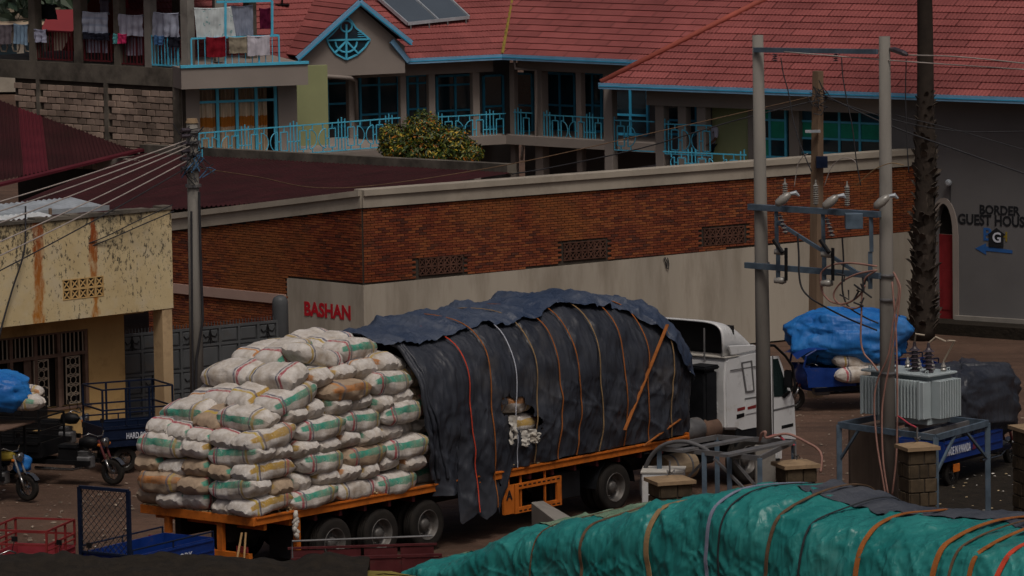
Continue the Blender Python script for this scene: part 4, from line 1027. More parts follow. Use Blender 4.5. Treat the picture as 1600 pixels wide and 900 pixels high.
def person(label, loc, rz_, pose, shirt, trousers, cat='person'):
    """pose: dict of joint positions in the person's own frame (faces +x)"""
    t = thing('person', label, cat, loc, rz_)
    J = pose; names = ['pelvis','chest','neck','head_base','head_top','sl','el','wl','hl','sr','er','wr','hr','hipl','kl','al','tl','hipr','kr','ar','tr']
    rad = dict(pelvis=(.15,.12), chest=(.155,.11), neck=.055, head_base=.085, head_top=.075, sl=.065, el=.043, wl=.03, hl=.036, sr=.065, er=.043, wr=.03, hr=.036, hipl=.09, kl=.06, al=.042, tl=.035, hipr=.09, kr=.06, ar=.042, tr=.035)
    E = [('pelvis','chest'),('chest','neck'),('neck','head_base'),('head_base','head_top'),('chest','sl'),('sl','el'),('el','wl'),('wl','hl'),('chest','sr'),('sr','er'),('er','wr'),('wr','hr'),('pelvis','hipl'),('hipl','kl'),('kl','al'),('al','tl'),('pelvis','hipr'),('hipr','kr'),('kr','ar'),('ar','tr')]
    idx = {n: i for i, n in enumerate(names)}
    me = skinned([J[n] for n in names], [(idx[a], idx[b]) for a, b in E], [rad[n] for n in names], MT['skin'])
    o = link('body', me, t)
    def wear(name, ns, es, k_, mt):
        ix = {n: i for i, n in enumerate(ns)}
        rr = [tuple(x+k_ for x in rad[n]) if isinstance(rad[n], tuple) else rad[n]+k_ for n in ns]
        link(name, skinned([J[n] for n in ns], [(ix[a], ix[b]) for a, b in es], rr, mt, name), t)
    wear('shirt', ['pelvis','chest','sl','el','sr','er','neck'], [('pelvis','chest'),('chest','sl'),('sl','el'),('chest','sr'),('sr','er'),('chest','neck')], .02, shirt)
    wear('trousers', ['pelvis','hipl','kl','al','hipr','kr','ar'], [('pelvis','hipl'),('hipl','kl'),('kl','al'),('pelvis','hipr'),('hipr','kr'),('kr','ar')], .022, trousers)
    hb, ht = V(J['head_base']), V(J['head_top']); c = (hb+ht)/2
    link('hair', MB().lathe([(.0,.135),(.05,.125),(.085,.09),(.098,.04),(.092,.0)], 14, Matrix.Translation(c + V((-.012,0,.0)))).mesh('hair', MT['black'], smooth=True), t)
    f = MB()
    for s in (-1, 1): f.lathe([(0,-.008),(.012,0),(0,.008)], 8, Matrix.Translation(c + V((.078, s*.032, .015))))
    f.bar(c + V((.082,-.02,-.045)), c + V((.082,.02,-.045)), .012)
    link('face', f.mesh('face', MT['black']), t)
    link('nose', MB().lathe([(0,.03),(.012,.0),(.016,-.02),(0,-.028)], 8, Matrix.Translation(c + V((.092,0,-.01)))).mesh('nose', MT['skin'], smooth=True), t)
    fg = MB()
    for h_, w0 in (('hl','wl'), ('hr','wr')):
        a = V(J[h_]); d = (a - V(J[w0])).normalized(); sd = d.cross(Z3).normalized()
        for k_, ln in zip((-1.5,-.5,.5,1.5), (.06,.075,.08,.065)):
            b = a + sd*k_*.018; fg.tube([b, b + d*ln*.5, b + d*ln*.8 - Z3*ln*.5], [.010,.009,.007], 6)
        b = a + sd*.035 - d*.02; fg.tube([b, b + sd*.03 + d*.02, b + sd*.035 + d*.05], [.011,.010,.008], 6)
    link('fingers', fg.mesh('fingers', MT['skin'], smooth=True), t)
    return t
STAND = dict(pelvis=(0,0,.95), chest=(.16,0,1.32), neck=(.24,0,1.47), head_base=(.27,0,1.56), head_top=(.29,0,1.68), sl=(.15,.19,1.40), el=(.28,.24,1.15), wl=(.46,.18,1.02), hl=(.53,.17,1.02), sr=(.15,-.19,1.40), er=(.28,-.24,1.15), wr=(.46,-.18,1.02), hr=(.53,-.17,1.02), hipl=(0,.09,.9), kl=(.03,.1,.5), al=(0,.1,.09), tl=(.16,.11,.04), hipr=(0,-.09,.9), kr=(-.02,-.1,.5), ar=(-.06,-.1,.09), tr=(.1,-.11,.04))
SIT = dict(pelvis=(0,0,.5), chest=(.06,0,.86), neck=(.08,0,1.0), head_base=(.1,0,1.09), head_top=(.1,0,1.21), sl=(.06,.19,.93), el=(.2,.25,.68), wl=(.42,.18,.62), hl=(.5,.16,.62), sr=(.06,-.19,.93), er=(.2,-.25,.68), wr=(.42,-.18,.62), hr=(.5,-.16,.62), hipl=(.04,.1,.47), kl=(.46,.13,.5), al=(.44,.13,.09), tl=(.58,.14,.04), hipr=(.04,-.1,.47), kr=(.46,-.13,.5), ar=(.44,-.13,.09), tr=(.58,-.14,.04))
MT['shirt_white'] = mat('white_shirt', (.45,.45,.58), .9, .1, 5)
MT['shirt_lilac'] = mat('lilac_shirt', (.30,.28,.38), .9, .1, 5)
MT['jeans'] = mat('dark_jeans', (.02,.028,.05), .9, .2, 5)
x, z = RF.xz(1110, 198, yC+.45)
person('person in a white shirt leaning on the veranda railing beside the green wall', RF.W(x, yC+.62, ZF+.01 - .18), RF.ang - pi/2, STAND, MT['shirt_white'], MT['jeans'])
# ------------------------------------------------------------------ the loaded articulated truck (x forward, y to its left, z up)
T0 = P(397, 815, 1.28); TD = V((.645, .764, 0)).normalized(); TW = 3.0
TF = Fac(V((T0.x, T0.y, 0)), V((T0.x, T0.y, 0)) + TD*14)
TA = TF.ang; TO = TF.p
tr = thing('flatbed_trailer', 'orange flatbed semi trailer carrying a high load of sacks under tarpaulin', 'trailer', TO, TA)
part('deck', MB().box(.02, 13.7, .03, TW-.03, 1.22, 1.345), MT['wood'], tr)
for y0 in (-.05, TW):
    part('side_beam', MB().box(.0, 13.75, y0, y0+.05, 1.20, 1.365).box(.0, 13.75, y0 - (.03 if y0 < 0 else -.05), y0 + (0 if y0 < 0 else .08), 1.33, 1.36), MT['orange'], tr)
part('rear_beam', MB().box(-.07, -.002, -.05, TW+.05, 1.19, 1.362), MT['orange'], tr, bevel=.008)
for y0 in (.75, TW-.9): part('chassis_rail', MB().box(.1, 13.2, y0, y0+.15, .78, 1.2), MT['black'], tr)
for i in range(18): part('cross_member', MB().box(.3+i*.74, .38+i*.74, .02, TW-.02, 1.06, 1.215), MT['orange'] if i < 2 else MT['maroon_paint'], tr)
def rpt(u, v, x):                                   # pixel on the plane x = const of the truck
    p0 = TF.W(x, 0, 0); w_ = PPL(u, v, p0, TF.ex) - TF.p; return w_.dot(TF.ey), w_.z
for u, v1 in ((262, 832), (345, 880)):
    y, z1 = rpt(u, v1, 0); part('rear_post', MB().box(-.02, .08, y-.07, y+.07, max(.45, z1), 1.188), MT['orange'], tr)
y, _ = rpt(372, 870, 0); part('bumper_bar', MB().box(-.04, .06, .12, TW-.12, .50, .62), MT['orange'], tr)
part('tail_lamp', MB().box(-.05, -.022, .15, .45, .64, .76), MT['red_paint'], tr); part('tail_lamp', MB().box(-.05, -.022, TW-.45, TW-.15, .64, .76), MT['red_paint'], tr)
x, _ = TF.xz(467, 830); part('side_post', MB().box(x-.08, x+.05, .0, .08, .42, 1.2), MT['orange'], tr)
part('mudflap', MB().box(x-.06, x-.04, .09, .75, .35, 1.1), MT['plastic_black'], tr)
def tyre_mesh(R_=.52, w_=.29):
    m = MB(); pr = [(R_*.60,-w_*.46),(R_*.80,-w_*.5),(R_*.93,-w_*.47),(R_*.985,-w_*.36)]
    for g_ in (-.24,-.08,.08,.24): pr += [(R_, (g_-.045)*w_),(R_, (g_+.045)*w_),(R_*.972,(g_+.055)*w_),(R_*.972,(g_+.105)*w_)]
    pr = pr[:-2] + [(R_*.985,w_*.36),(R_*.93,w_*.47),(R_*.80,w_*.5),(R_*.60,w_*.46)]
    m.lathe(pr, 40, None, False); return m.mesh('wheel', MT['tyre'], smooth=True)
def rim_mesh(R_=.52, w_=.29):
    m = MB(); r0 = R_*.61
    m.lathe([(r0, w_*.46),(r0*.97, w_*.5),(r0*.92, w_*.44),(r0*.88, w_*.1),(r0*.80,-w_*.05),(r0*.45,-w_*.08),(r0*.42,w_*.12),(r0*.30,w_*.30),(.0,w_*.32)], 36, None, False)
    m.lathe([(r0, -w_*.46),(r0*.9,-w_*.4),(0,-w_*.3)], 24, None, False)
    for k_ in range(10):
        a = 2*pi*k_/10; m.lathe([(.018,-.02),(.018,.02),(0,.03)], 6, Matrix.Translation((r0*.62*cos(a), r0*.62*sin(a), -w_*.05)))
    return m.mesh('rim', MT['rim'], smooth=True)
TY, RM = tyre_mesh(), rim_mesh()
def wheel(parent, x, y, side, z=.52):
    o = piece('wheel', TY, parent, (x, y, z), (side*pi/2, 0, 0)); r_ = piece('rim', RM, o, (0,0,0)); return o
wx = [TF.xz(u, v, .02)[0] for u, v in ((524, 851), (599, 839), (671, 825))]
wx = [wx[0], wx[0]+1.42, wx[0]+2.84]
for x in wx:
    for y, s in ((.16,1),(.50,1),(TW-.16,-1),(TW-.50,-1)): wheel(tr, x, y, s)
    part('axle', MB().tube([(x,.2,.52),(x,TW-.2,.52)], .08, 10), MT['black'], tr)
part('suspension', MB().box(wx[0]-.6, wx[2]+.6, .72, .9, .62, .77).box(wx[0]-.6, wx[2]+.6, TW-.9, TW-.72, .62, .77), MT['black'], tr)
# orange side guard with letters
gx0, gx1 = TF.xz(786, 775)[0], TF.xz(876, 765)[0]
m = MB().box(gx0, gx0+.32, -.03, .03, .42, 1.02).box(gx0+.36, gx1, -.03, .03, .90, 1.02).box(gx0+.36, gx1, -.03, .03, .40, .52).box(gx0+.36, gx0+.48, -.028, .028, .52, .90).box(gx1-.14, gx1-.002, -.028, .028, .52, .90)
sg = part('side_guard', m, MT['orange'], tr)
for i in range(9):
    for z_ in (.955, .43): part('slot', MB().box(gx0+.48+i*.155, gx0+.57+i*.155, -.034, -.0305, z_, z_+.03), MT['black'], sg)
part('lettering', place(text_mb('A', .2, .2, .03), Matrix.Translation((gx0+.06, -.033, .72))), MT['letter_black'], sg)
for u in (795, 814, 852):
    x = TF.xz(u, 745)[0]; part('hanger', MB().box(x-.02, x+.02, .0, .04, .45, 1.2), MT['orange'], tr)
part('spare_box', MB().box(9.3, 10.3, .15, .7, .45, 1.05), MT['plastic_black'], tr, bevel=.03)
part('landing_leg', MB().box(9.55, 9.7, .55, .7, .15, 1.2), MT['black'], tr); part('landing_leg', MB().box(9.55, 9.7, TW-.7, TW-.55, .15, 1.2), MT['black'], tr)
# ------------------------------------------------------------------ tractor unit
tk = thing('tractor_unit', 'white truck cab with open roof fairing in front of the tarpaulined load', 'truck', TO, TA)
c0, c1 = .18, TW-.18
for y0 in (.85, TW-1.0): part('chassis_rail', MB().box(9.9, 17.0, y0, y0+.15, .62, .92), MT['black'], tk)
xd = TF.xz(962, 765, .05)[0]
for y, s in ((.18,1),(.52,1),(TW-.18,-1),(TW-.52,-1)): wheel(tk, xd, y, s)
part('axle', MB().tube([(xd,.2,.52),(xd,TW-.2,.52)], .1, 10), MT['black'], tk)
for yy in (.05, TW-.6):
    m = MB().grid(lambda a, b: (xd + .66*cos(pi*(.02+.96*a)), yy + .55*b, .52 + .66*sin(pi*(.02+.96*a))), 14, 1); part('mudguard', m, MT['plastic_black'], tk, smooth=True)
xf = 16.15
for y, s in ((.3,1),(TW-.3,-1)): wheel(tk, xf, y, s)
prof = [(15.38,1.28),(15.36,2.3),(15.40,2.80),(15.50,2.86),(16.62,2.90),(16.80,2.82),(17.12,1.98),(17.28,1.45),(17.32,.72),(16.95,.66),(16.82,.98),(16.55,1.16),(15.95,1.16),(15.75,1.24)]
part('cab', MB().prism(prof, c0, c1), MT['white_paint'], tk, bevel=.045, seg=3)
yb = c0 - .006
def side_quad(px, name, m_, y0, y1, parent, bevel=0):
    return part(name, MB().prism([TF.xz(u, v, c0) for u, v in px], y0, y1), MT[m_], parent, bevel=bevel)
dr = side_quad([(1203,557),(1216,556),(1240,626),(1243,686),(1206,694)], 'door', 'white_paint', c0-.022, c0+.01, tk, .006)
side_quad([(1206,561),(1214,560),(1230,612),(1229,619),(1208,620)], 'side_window', 'cab_glass', c0-.030, c0-.02, dr)
side_quad([(1206,640),(1240,632),(1240,635),(1206,643)], 'door_seam', 'steel', c0-.028, c0-.02, dr)
side_quad([(1220,618),(1230,610),(1233,612),(1223,622)], 'handle', 'black', c0-.06, c0-.02, dr)
side_quad([(1158,568),(1172,565),(1176,608),(1176,611),(1165,612)], 'sleeper_panel', 'white_paint', c0-.02, c0+.01, tk, .01)
side_quad([(1164,624),(1182,621),(1182,644),(1164,648)], 'locker', 'white_paint', c0-.018, c0+.01, tk, .006)
side_quad([(1152,638),(1164,635),(1164,640),(1152,643)], 'decal', 'red_paint', c0-.004, c0+.001, tk); side_quad([(1167,636),(1180,632),(1180,637),(1167,640)], 'decal', 'red_paint', c0-.024, c0-.0185, tk)
side_quad([(1220,665),(1238,661),(1238,666),(1220,670)], 'badge', 'black', c0-.027, c0-.021, tk)
side_quad([(1151,648),(1163,645),(1163,651),(1151,655)], 'vent', 'black', c0-.004, c0+.001, tk)
side_quad([(1152,671),(1200,662),(1206,693),(1206,700),(1150,715)], 'wheel_arch', 'plastic_black', c0+.02, c0+.05, tk)
for px_ in (((1158,566),(1173,563),(1173,565),(1158,568)),((1172,563),(1174,563),(1178,611),(1176,611)),((1164,611),(1177,609),(1177,611),(1164,613)),((1157,566),(1159,566),(1166,612),(1164,612)),((1163,622),(1183,619),(1183,621),(1163,624)),((1205,555),(1207,555),(1208,694),(1206,694)),((1140,578),(1183,571),(1183,572.5),(1140,579.5))):
    side_quad(list(px_), 'panel_gap', 'steel', c0-.026, c0-.015, tk)
m = MB().box(17.18, 17.42, c0-.02, c1+.02, .35, .95); part('bumper', m, MT['white_paint'], tk, bevel=.05, seg=2)
part('windscreen', MB().add([(16.86,c0+.15,2.74),(17.14,c0+.12,2.0),(17.14,c1-.12,2.0),(16.86,c1-.15,2.74)], [(0,1,2,3)]), MT['cab_glass'], tk)
for y0 in (c0+.1, c1-.5): part('headlight', MB().box(17.40, 17.44, y0, y0+.4, .5, .75), MT['chrome'], tk)
part('front_grille', MB().box(17.30, 17.34, c0+.3, c1-.3, 1.0, 1.75), MT['plastic_black'], tk)
# rear of the cab
ya, zb0 = rpt(1110, 603, 15.38); yc_, zt0 = rpt(1069, 570, 15.38)
part('rear_window', MB().box(15.335, 15.365, ya+.02, ya+.62, 2.08, 2.48), MT['cab_glass'], tk, bevel=.01)
for i in range(3): part('rib', MB().box(15.330, 15.365, ya-.2, c1-.1, 1.82-i*.09, 1.87-i*.09), MT['white_paint'], tk)
part('rear_shade', MB().box(15.310, 15.360, c0+.45, c1-.3, 1.3, 1.62), MT['plastic_black'], tk)  # dark slab paints shade on the lower rear of the white cab
m = MB().box(14.830, 15.300, c0+.14, c0+.62, 1.1, 2.62); ai = part('air_intake', m, MT['plastic_black'], tk, bevel=.06, seg=3)
part('intake_cap', MB().box(14.780, 15.320, c0+.10, c0+.66, 2.622, 2.72), MT['plastic_black'], ai, bevel=.03, seg=2)
m = MB().box(14.930, 15.230, c0+.2, c0+.56, .55, 1.095); part('intake_duct', m, MT['plastic_black'], tk, bevel=.04)
part('grab_post', MB().tube([(15.28,c0+.5,2.75),(15.28,c0+.5,3.5)], .02, 6), MT['steel'], tk)
# hollow roof fairing
def fair(a, b):
    x = 15.40 + 1.35*a; top = 2.90 + .74*(1 - max(0,a)**2.2)
    ph = pi*b; yy = (c0+c1)/2 - (c1-c0-.16)/2*(abs(cos(ph))**.35)*(1 if cos(ph) > 0 else -1)*(1-.12*a); z = 2.89 + (top-2.89)*(sin(ph)**.35 if sin(ph) > 0 else 0)
    return (x, yy, z)
fo = part('roof_fairing', MB().grid(fair, 16, 30), MT['white_paint'], tk, smooth=True)
sm = fo.modifiers.new('thick', 'SOLIDIFY'); sm.thickness = .03; sm.offset = -1
part('fairing_shade', MB().box(15.85, 15.9, c0+.15, c1-.15, 2.9, 3.52), MT['black'], tk)  # black plate paints the shade inside the hollow fairing
part('fairing_wing', MB().prism([(15.60,2.90),(15.50,3.12),(16.4,3.05),(16.78,2.93)], c0-.01, c0+.04), MT['white_paint'], tk, bevel=.012)
part('roof_gutter', MB().box(15.37, 15.9, c0-.01, c1, 2.855, 2.875), MT['dirty_white'], tk)
m = MB()
mp = [TF.xz(u, v, c0-.12) for u, v in ((1200,540),(1212,540),(1228,556),(1238,572),(1241,600),(1238,615))]
m.tube([(a, c0-.06-.02*i, b) for i, (a, b) in enumerate(mp)], .03, 8)
mi = part('mirror_arm', m, MT['black'], tk, smooth=True)
part('mirror', MB().box(17.34, 17.40, c0-.34, c0-.10, 2.0, 2.4), MT['plastic_black'], mi, bevel=.03, seg=2)
part('sun_visor', MB().box(16.85, 17.02, c0+.05, c1-.05, 2.70, 2.86), MT['black'], tk, bevel=.03)
m = MB().tube([(13.35,.42,.62),(14.35,.42,.62)], .30, 20); ft = part('fuel_tank', m, mat('tan_tank', (.34,.26,.17), .5, .2, 4, metal=.3, dirt=(.15,.1,.06), dsc=4, damt=.4), tk)
for x in (13.6, 14.1): part('tank_band', MB().tube([(x,.42,.62),(x+.05,.42,.62)], .31, 20), MT['steel'], ft)
x, z = TF.xz(1078, 672, .5); m = MB().tube([(x-.35,.55,z),(x-.3,.5,z),(x+.25,.5,z),(x+.3,.55,z)], [.2,.26,.26,.2], 18); part('air_tank', m, MT['steel'], tk, smooth=True)
m = MB().tube([(x+.32,.5,z-.05),(x+.36,.45,z-.05),(x+.75,.45,z-.05),(x+.8,.5,z-.05)], [.18,.26,.26,.18], 18); part('air_tank', m, MT['brown_board'], tk, smooth=True)
part('reflector', MB().box(13.76, 13.80, -.04, .22, 1.22, 1.42), MT['orange'], tr)
part('step', MB().box(16.75, 17.25, c0-.06, c0+.2, .32, .42), MT['plastic_black'], tk)
# ------------------------------------------------------------------ sacks
def sack_mat(name, sc, bc1, bc2):
    k = NT(name); co = k.coord('obj'); x, y, z = k.xyz(co); r_ = k.rand()
    at = k.n('Attribute'); at.attribute_name = 'stripe'; cy = at.outputs['Fac']
    wob = k.ramp(k.noise(co, 2.5, 4, .6), .3, .7, -.03, .03)
    n = k.noise(co, 4, 6, .7)
    base = k.mix(k.ramp(n, .35, .7), (.62,.59,.56), (.47,.44,.405))
    base = k.mix(k.ramp(r_, .84, .88, 0, .85), base, k.mix(k.ramp(n, .35, .7), (.40,.28,.17), (.25,.165,.10)))
    xx = k.math('ADD', x, wob)
    def band(v, c, h, s=.008): return k.math('MULTIPLY', k.ramp(v, c-h-s, c-h), k.ramp(v, c+h, c+h+s, 1, 0))
    f = k.math('MULTIPLY', k.ramp(k.math('ADD', cy, k.math('MULTIPLY', wob, .5)), .952, .966), k.ramp(k.math('ABSOLUTE', x), .58, .62, 1, 0))
    f = k.math('MULTIPLY', f, k.ramp(k.noise(co, 22, 3, .6), .30, .44, .45, 1))
    col = k.mix(f, base, sc)
    wear = k.ramp(k.noise(co, 12, 3, .6), .3, .5, .4, .95)
    for c_, h_, q_ in ((-.43,.026,bc1),(-.35,.019,(.10,.11,.16)),(.41,.022,bc2),(.34,.017,(.10,.11,.16))):
        col = k.mix(k.math('MULTIPLY', band(xx, c_, h_), wear), col, q_)
    col = k.mix(k.ramp(k.noise(co, 2.0, 8, .75), .43, .70, 0, .8), col, (.31,.24,.17))
    col = k.mix(k.ramp(k.noise(co, 14, 5, .75), .63, .72, 0, .8), col, (.06,.048,.04))
    wr = k.noise(k.coord('obj', (1,2.8,2.8)), 4, 6, .62, 1.2)
    k.bump(k.math('ADD', wr, k.math('MULTIPLY', k.noise(co, 90, 2), .12)), .4, .035)
    return k.out(col, .74, 0, .3)
SM = {'green': sack_mat('sack_green', (.05,.29,.21), (.36,.06,.09), (.40,.28,.06)), 'yellow': sack_mat('sack_yellow', (.40,.25,.05), (.48,.34,.05), (.42,.06,.09)),
      'orange': sack_mat('sack_orange', (.42,.17,.05), (.50,.20,.05), (.48,.33,.05))}
SL, SWd, SH = 1.36, .75, .435
def sack_mesh(seed, colour):
    random.seed(seed); NU, NV = 44, 30; m = MB(); ends = (rnd(.68,.9), rnd(.5,.85)); bend = rnd(-.07,.07); fl = rnd(-.05,.05); arch = rnd(-.05,.03); at = []
    for i in range(NU+1):
        u = -1 + 2*i/NU; au = abs(u); e = ends[0] if u < 0 else ends[1]
        wd = SWd/2*((1-au**4)*(1-e) + e*(1 - au**10*.12)); hh = SH/2*(max(0, 1-au**4.2))**.55 + .004*(1-au)
        wd *= 1 + .07*fbm(u*2, seed); hh *= 1 + .10*fbm(u*2.3, seed+5)
        for j in range(NV):
            a = 2*pi*j/NV; ca, sa = cos(a), sin(a)
            cy = abs(ca)**.62*(1 if ca > 0 else -1); cz = abs(sa)**.7*(1 if sa > 0 else -1)
            p = V((u*SL/2, wd*cy + bend*(1-u*u), SH/2 + hh*cz))
            sc_ = 1 + .13*fbm(u*1.6 + seed*3, ca*1.1, sa*1.1 + seed, 2) + .03*fbm(u*5 + seed, ca*2.5, sa*2.5)
            cr = crease(ca*2.2 + seed, u*.9, sa*2.2, 3.4)*(.25 + au*au); cr2 = crease(u*4 + ca, sa*1.4, seed*1.3, 4)*.5
            sc_ -= .035*cr + .018*cr2
            p.y *= sc_; p.z = SH/2 + (p.z - SH/2)*sc_*(1 - (.06 if cz < 0 else 0)) + fl*u + arch*(1-u*u)
            pinch = max(0, au-.8)/.2; p.z += .02*pinch*sin(cy*7 + seed); p.x += .05*pinch*fbm(cy*3, seed, 2)
            m.v.append(tuple(p)); at.append(-.94*ca + .34*sa)
    for i in range(NU):
        for j in range(NV): m.f.append((i*NV+j, (i+1)*NV+j, (i+1)*NV+(j+1)%NV, i*NV+(j+1)%NV))
    me = m.mesh('sack', SM[colour], smooth=True); q = me.attributes.new('stripe', 'FLOAT', 'POINT'); q.data.foreach_set('value', at)
    return me
SACKS = {c: [sack_mesh(i*7+k_, c) for i in range(7)] for k_, c in enumerate(('green','yellow','orange'))}
random.seed(21)
ORD = ['first','second','third','fourth','fifth','sixth','seventh','eighth','ninth','tenth','eleventh','twelfth']
NR = 9; PH = .335
st_ = [-.12, -.14, -.10, -.06, .02, .34, .75, 1.3, 1.95]
ym0 = [-.06, -.08, -.06, -.06, -.04, -.03, .0, .12, .42]; ym1 = [3.10, 3.12, 3.10, 3.09, 3.04, 2.95, 2.8, 2.6, 2.4]
def put_sack(x, y, z, a, r_, i, j, tilt=(0,0)):
    c = random.choices(('green','yellow','orange'), (.58,.20,.22))[0]
    o = bpy.data.objects.new('sack', random.choice(SACKS[c])); COL.objects.link(o)
    if x > 4.75: y += .34; z -= .12 if r_ >= 7 else 0
    p = TF.W(x + rnd(-.05,.05), y + rnd(-.04,.04), z - .03 + rnd(-.025,.025)); s = rnd(.94, 1.06)
    o.location = p; o.rotation_euler = (tilt[0] + rnd(-.09,.09), tilt[1] + rnd(-.06,.06), TA + a + rnd(-.08,.08)); o.scale = (s, s*rnd(.95,1.08), rnd(.98,1.15))
    tag(o, f'white sack with {c} stripe, {ORD[r_]} layer up, {ORD[i]} from tail, {ORD[j]} from near side', 'sack', 'sacks stacked on the trailer')
    return o
for r_ in range(NR):
    z = 1.35 + PH*r_; nxt = st_[r_+1] if r_ < NR-1 else 99; wdt = ym1[r_] - ym0[r_]
    tl = (0, 0, 0, .04, .12, .26, .30, .30, .25)[r_]
    if r_ % 2 == 0:                       # lying lengthwise: their long sides show on the near side
        ny = max(2, round(wdt/.64)); pw = wdt/ny
        for i in range(6):
            for j in range(ny):
                x = st_[r_] + .64 + i*1.25 + (.0, .25, .1, .3, .0)[r_//2]*(i > 0) + .10*max(0, j-1)*(r_ > 4); y = ym0[r_] + pw*(j+.5)
                if x > (5.9 if r_ < 7 else 4.95): continue
                if not (j == 0 or i == 0 or x < nxt + .9 or (j >= ny-2 and x < 3.4) or r_ >= 7): continue
                put_sack(x, y, z, 0 if random.random() < .8 else pi, r_, i, j, ((-.18 if (j == ny-1 and r_ > 4) else 0), -tl if i == 0 else 0))
    else:                                 # lying across: their ends show on the near side
        for i in range(11):
            x = st_[r_] + .34 + i*.65
            if x > (5.9 if r_ < 7 else 4.95): continue
            slots = [(ym0[r_] + .65, 1), (ym1[r_] - .65, 1)] if wdt < 2.9 else [(ym0[r_] + .65, 1), ((ym0[r_]+ym1[r_])/2, 0), (ym1[r_] - .65, 1)]
            if i % 2 and wdt >= 2.9: slots = [(ym0[r_] + .65, 1), (ym1[r_] - .65, 1)]
            for j, (y, cr_) in enumerate(slots):
                if not (j == 0 or i == 0 or x < nxt + .5 or (j == len(slots)-1 and x < 3.4) or r_ >= 7): continue
                if cr_: sg_ = -1 if random.random() < .8 else 1; put_sack(x, y, z, sg_*pi/2, r_, i, j, (-sg_*tl if i == 0 else 0, 0))
                else: put_sack(x + .25, y, z, 0, r_, i, j, (0, -tl if i == 0 else 0))
# loose chips spilled on the deck edge
MT['chips'] = mat('cassava_chips', (.42,.33,.20), .9, .2, 5, iv=.5)
m = MB()
for i in range(420):
    if random.random() < .5: p = V((rnd(-.03,.06), rnd(.0,TW), 1.36))
    else:
        c = random.choice((1.1, 1.4, 3.9, 4.1, 7.9, 8.3)); p = V((c+random.gauss(0,.25), rnd(-.05,.12), 1.362+abs(random.gauss(0,.05))))
    r_ = rnd(.012,.03); m.box(-r_, r_, -r_*.7, r_*.7, 0, r_*.7, TF.M @ Matrix.Translation(p) @ Matrix.Rotation(rnd(0,3),4,'Z') @ Matrix.Rotation(rnd(-.5,.5),4,'X'))
o = link('spilled_chips', m.mesh('spilled_chips', MT['chips'])); o['kind'] = 'stuff'
# ------------------------------------------------------------------ tarpaulins over the front of the load
STR = [6.45, 7.15, 7.9, 8.55, 9.3, 9.95, 10.7, 11.5, 12.3, 13.1]
YC = TW/2
def tarp_pt(t, a, off=0.0, fine=True):
    """a: 0 near-side bottom .. 1 far-side bottom"""
    k_ = 1.0
    if t > 13.0: k_ = math.sqrt(max(0.05, 1 - ((t-13.0)/1.35)**2))
    zt = 4.28 + .26*math.exp(-((t-9.6)/3.0)**2) + .05*sin(t*1.9) ; zs = 3.05
    if t > 12.2: zt -= .22*(t-12.2)**1.5*.6
    if t < 6: zt -= .02*(6-t)
    zt = 1.9 + (zt-1.9)*(.25+.75*k_); zs = 1.9 + (zs-1.9)*(.3+.7*k_)
    zb_ = 1.40 + .05*fbm(t*1.3, 3)
    if t < 7.7:
        u_ = (t-5.1)/2.6; zb_ = 1.10 if t < 6.05 else (.42 + .25*abs(sin(t*4.1)) if t < 7.45 else .42 + (t-7.45)*4*.9); zb_ = max(.3, zb_)
    wdt = (TW/2 + .06)*(.55 + .45*k_)
    if a < .34: q = a/.34; y = YC - wdt; z = zb_ + (zs - zb_)*q; ny_, nz_ = -1, 0
    elif a > .66: q = (1-a)/.34; y = YC + wdt; z = zb_ + (zs-zb_)*q; ny_, nz_ = 1, 0
    else:
        ph = (a-.34)/.32*pi; c, s = cos(ph), sin(ph)
        y = YC - wdt*(abs(c)**.72)*(1 if c > 0 else -1); z = zs + (zt-zs)*(s**.8 if s > 0 else 0); ny_, nz_ = -c, s
    # lumps of the sacks below, straps pulled tight, hanging folds
    d = .045*fbm(t*.9, y*.8, z*.9)
    lump = .05*sin(t*2*pi/1.4 + (1.1 if int(z/.36) % 2 else 0))*sin(z*2*pi/.72)
    tight = 0
    for s_ in STR: tight += math.exp(-((t-s_)/.10)**2)
    d += lump*.35 - .028*min(1, tight)
    side = max(0, 1 - abs(nz_)*1.2)
    low = max(0, min(1, (3.0 - z)/1.6))
    d += side*low*.014*sin(t*11 + 5*fbm(t*1.2, z*.5)) + side*.03*fbm(t*5, z*1.3, 5)
    d += .09*math.sin(pi*max(0,min(1,(z-1.3)/2.2)))*side
    if fine:
        d += creases(t, z + y, ((.10,1.1,.030,4.0,4.0),(-.25,1.7,.020,4.0,9.0),(.9,1.1,.026,5.0,14.0),(-.8,1.3,.026,5.0,19.0),(.35,3.1,.018,4.0,24.0),(-.5,3.9,.014,4.0,29.0),(1.3,1.6,.018,5.0,33.0))) - .03 + .05*fbm(t*.9+3, z*1.1, y, 2)
        d += .012*fbm(t*1.4 - z*1.2, z*.9+t*.5, 9.0, 3)
    if t < 7.6 and z < 2.6 and a < .34:      # loose flap
        f = max(0, (2.6-z)/2.2)*max(0, min(1, (7.7-t)/.6)); d += f*(.12 + .13*sin(t*9 + z*.7))
    return V((t, y + ny_*(d+off), z + nz_*(d+off)))
def tear(t, z, a):
    if a > .34: return False
    e = ((t-8.05)/.62)**2 + ((z-2.45+.5*(t-8.05))/.42)**2 + .7*fbm(t*4, z*4, 2)
    return e < .8 or (abs(z-3.35-.25*sin(t*3)) < .035 and 8.3 < t < 8.75)
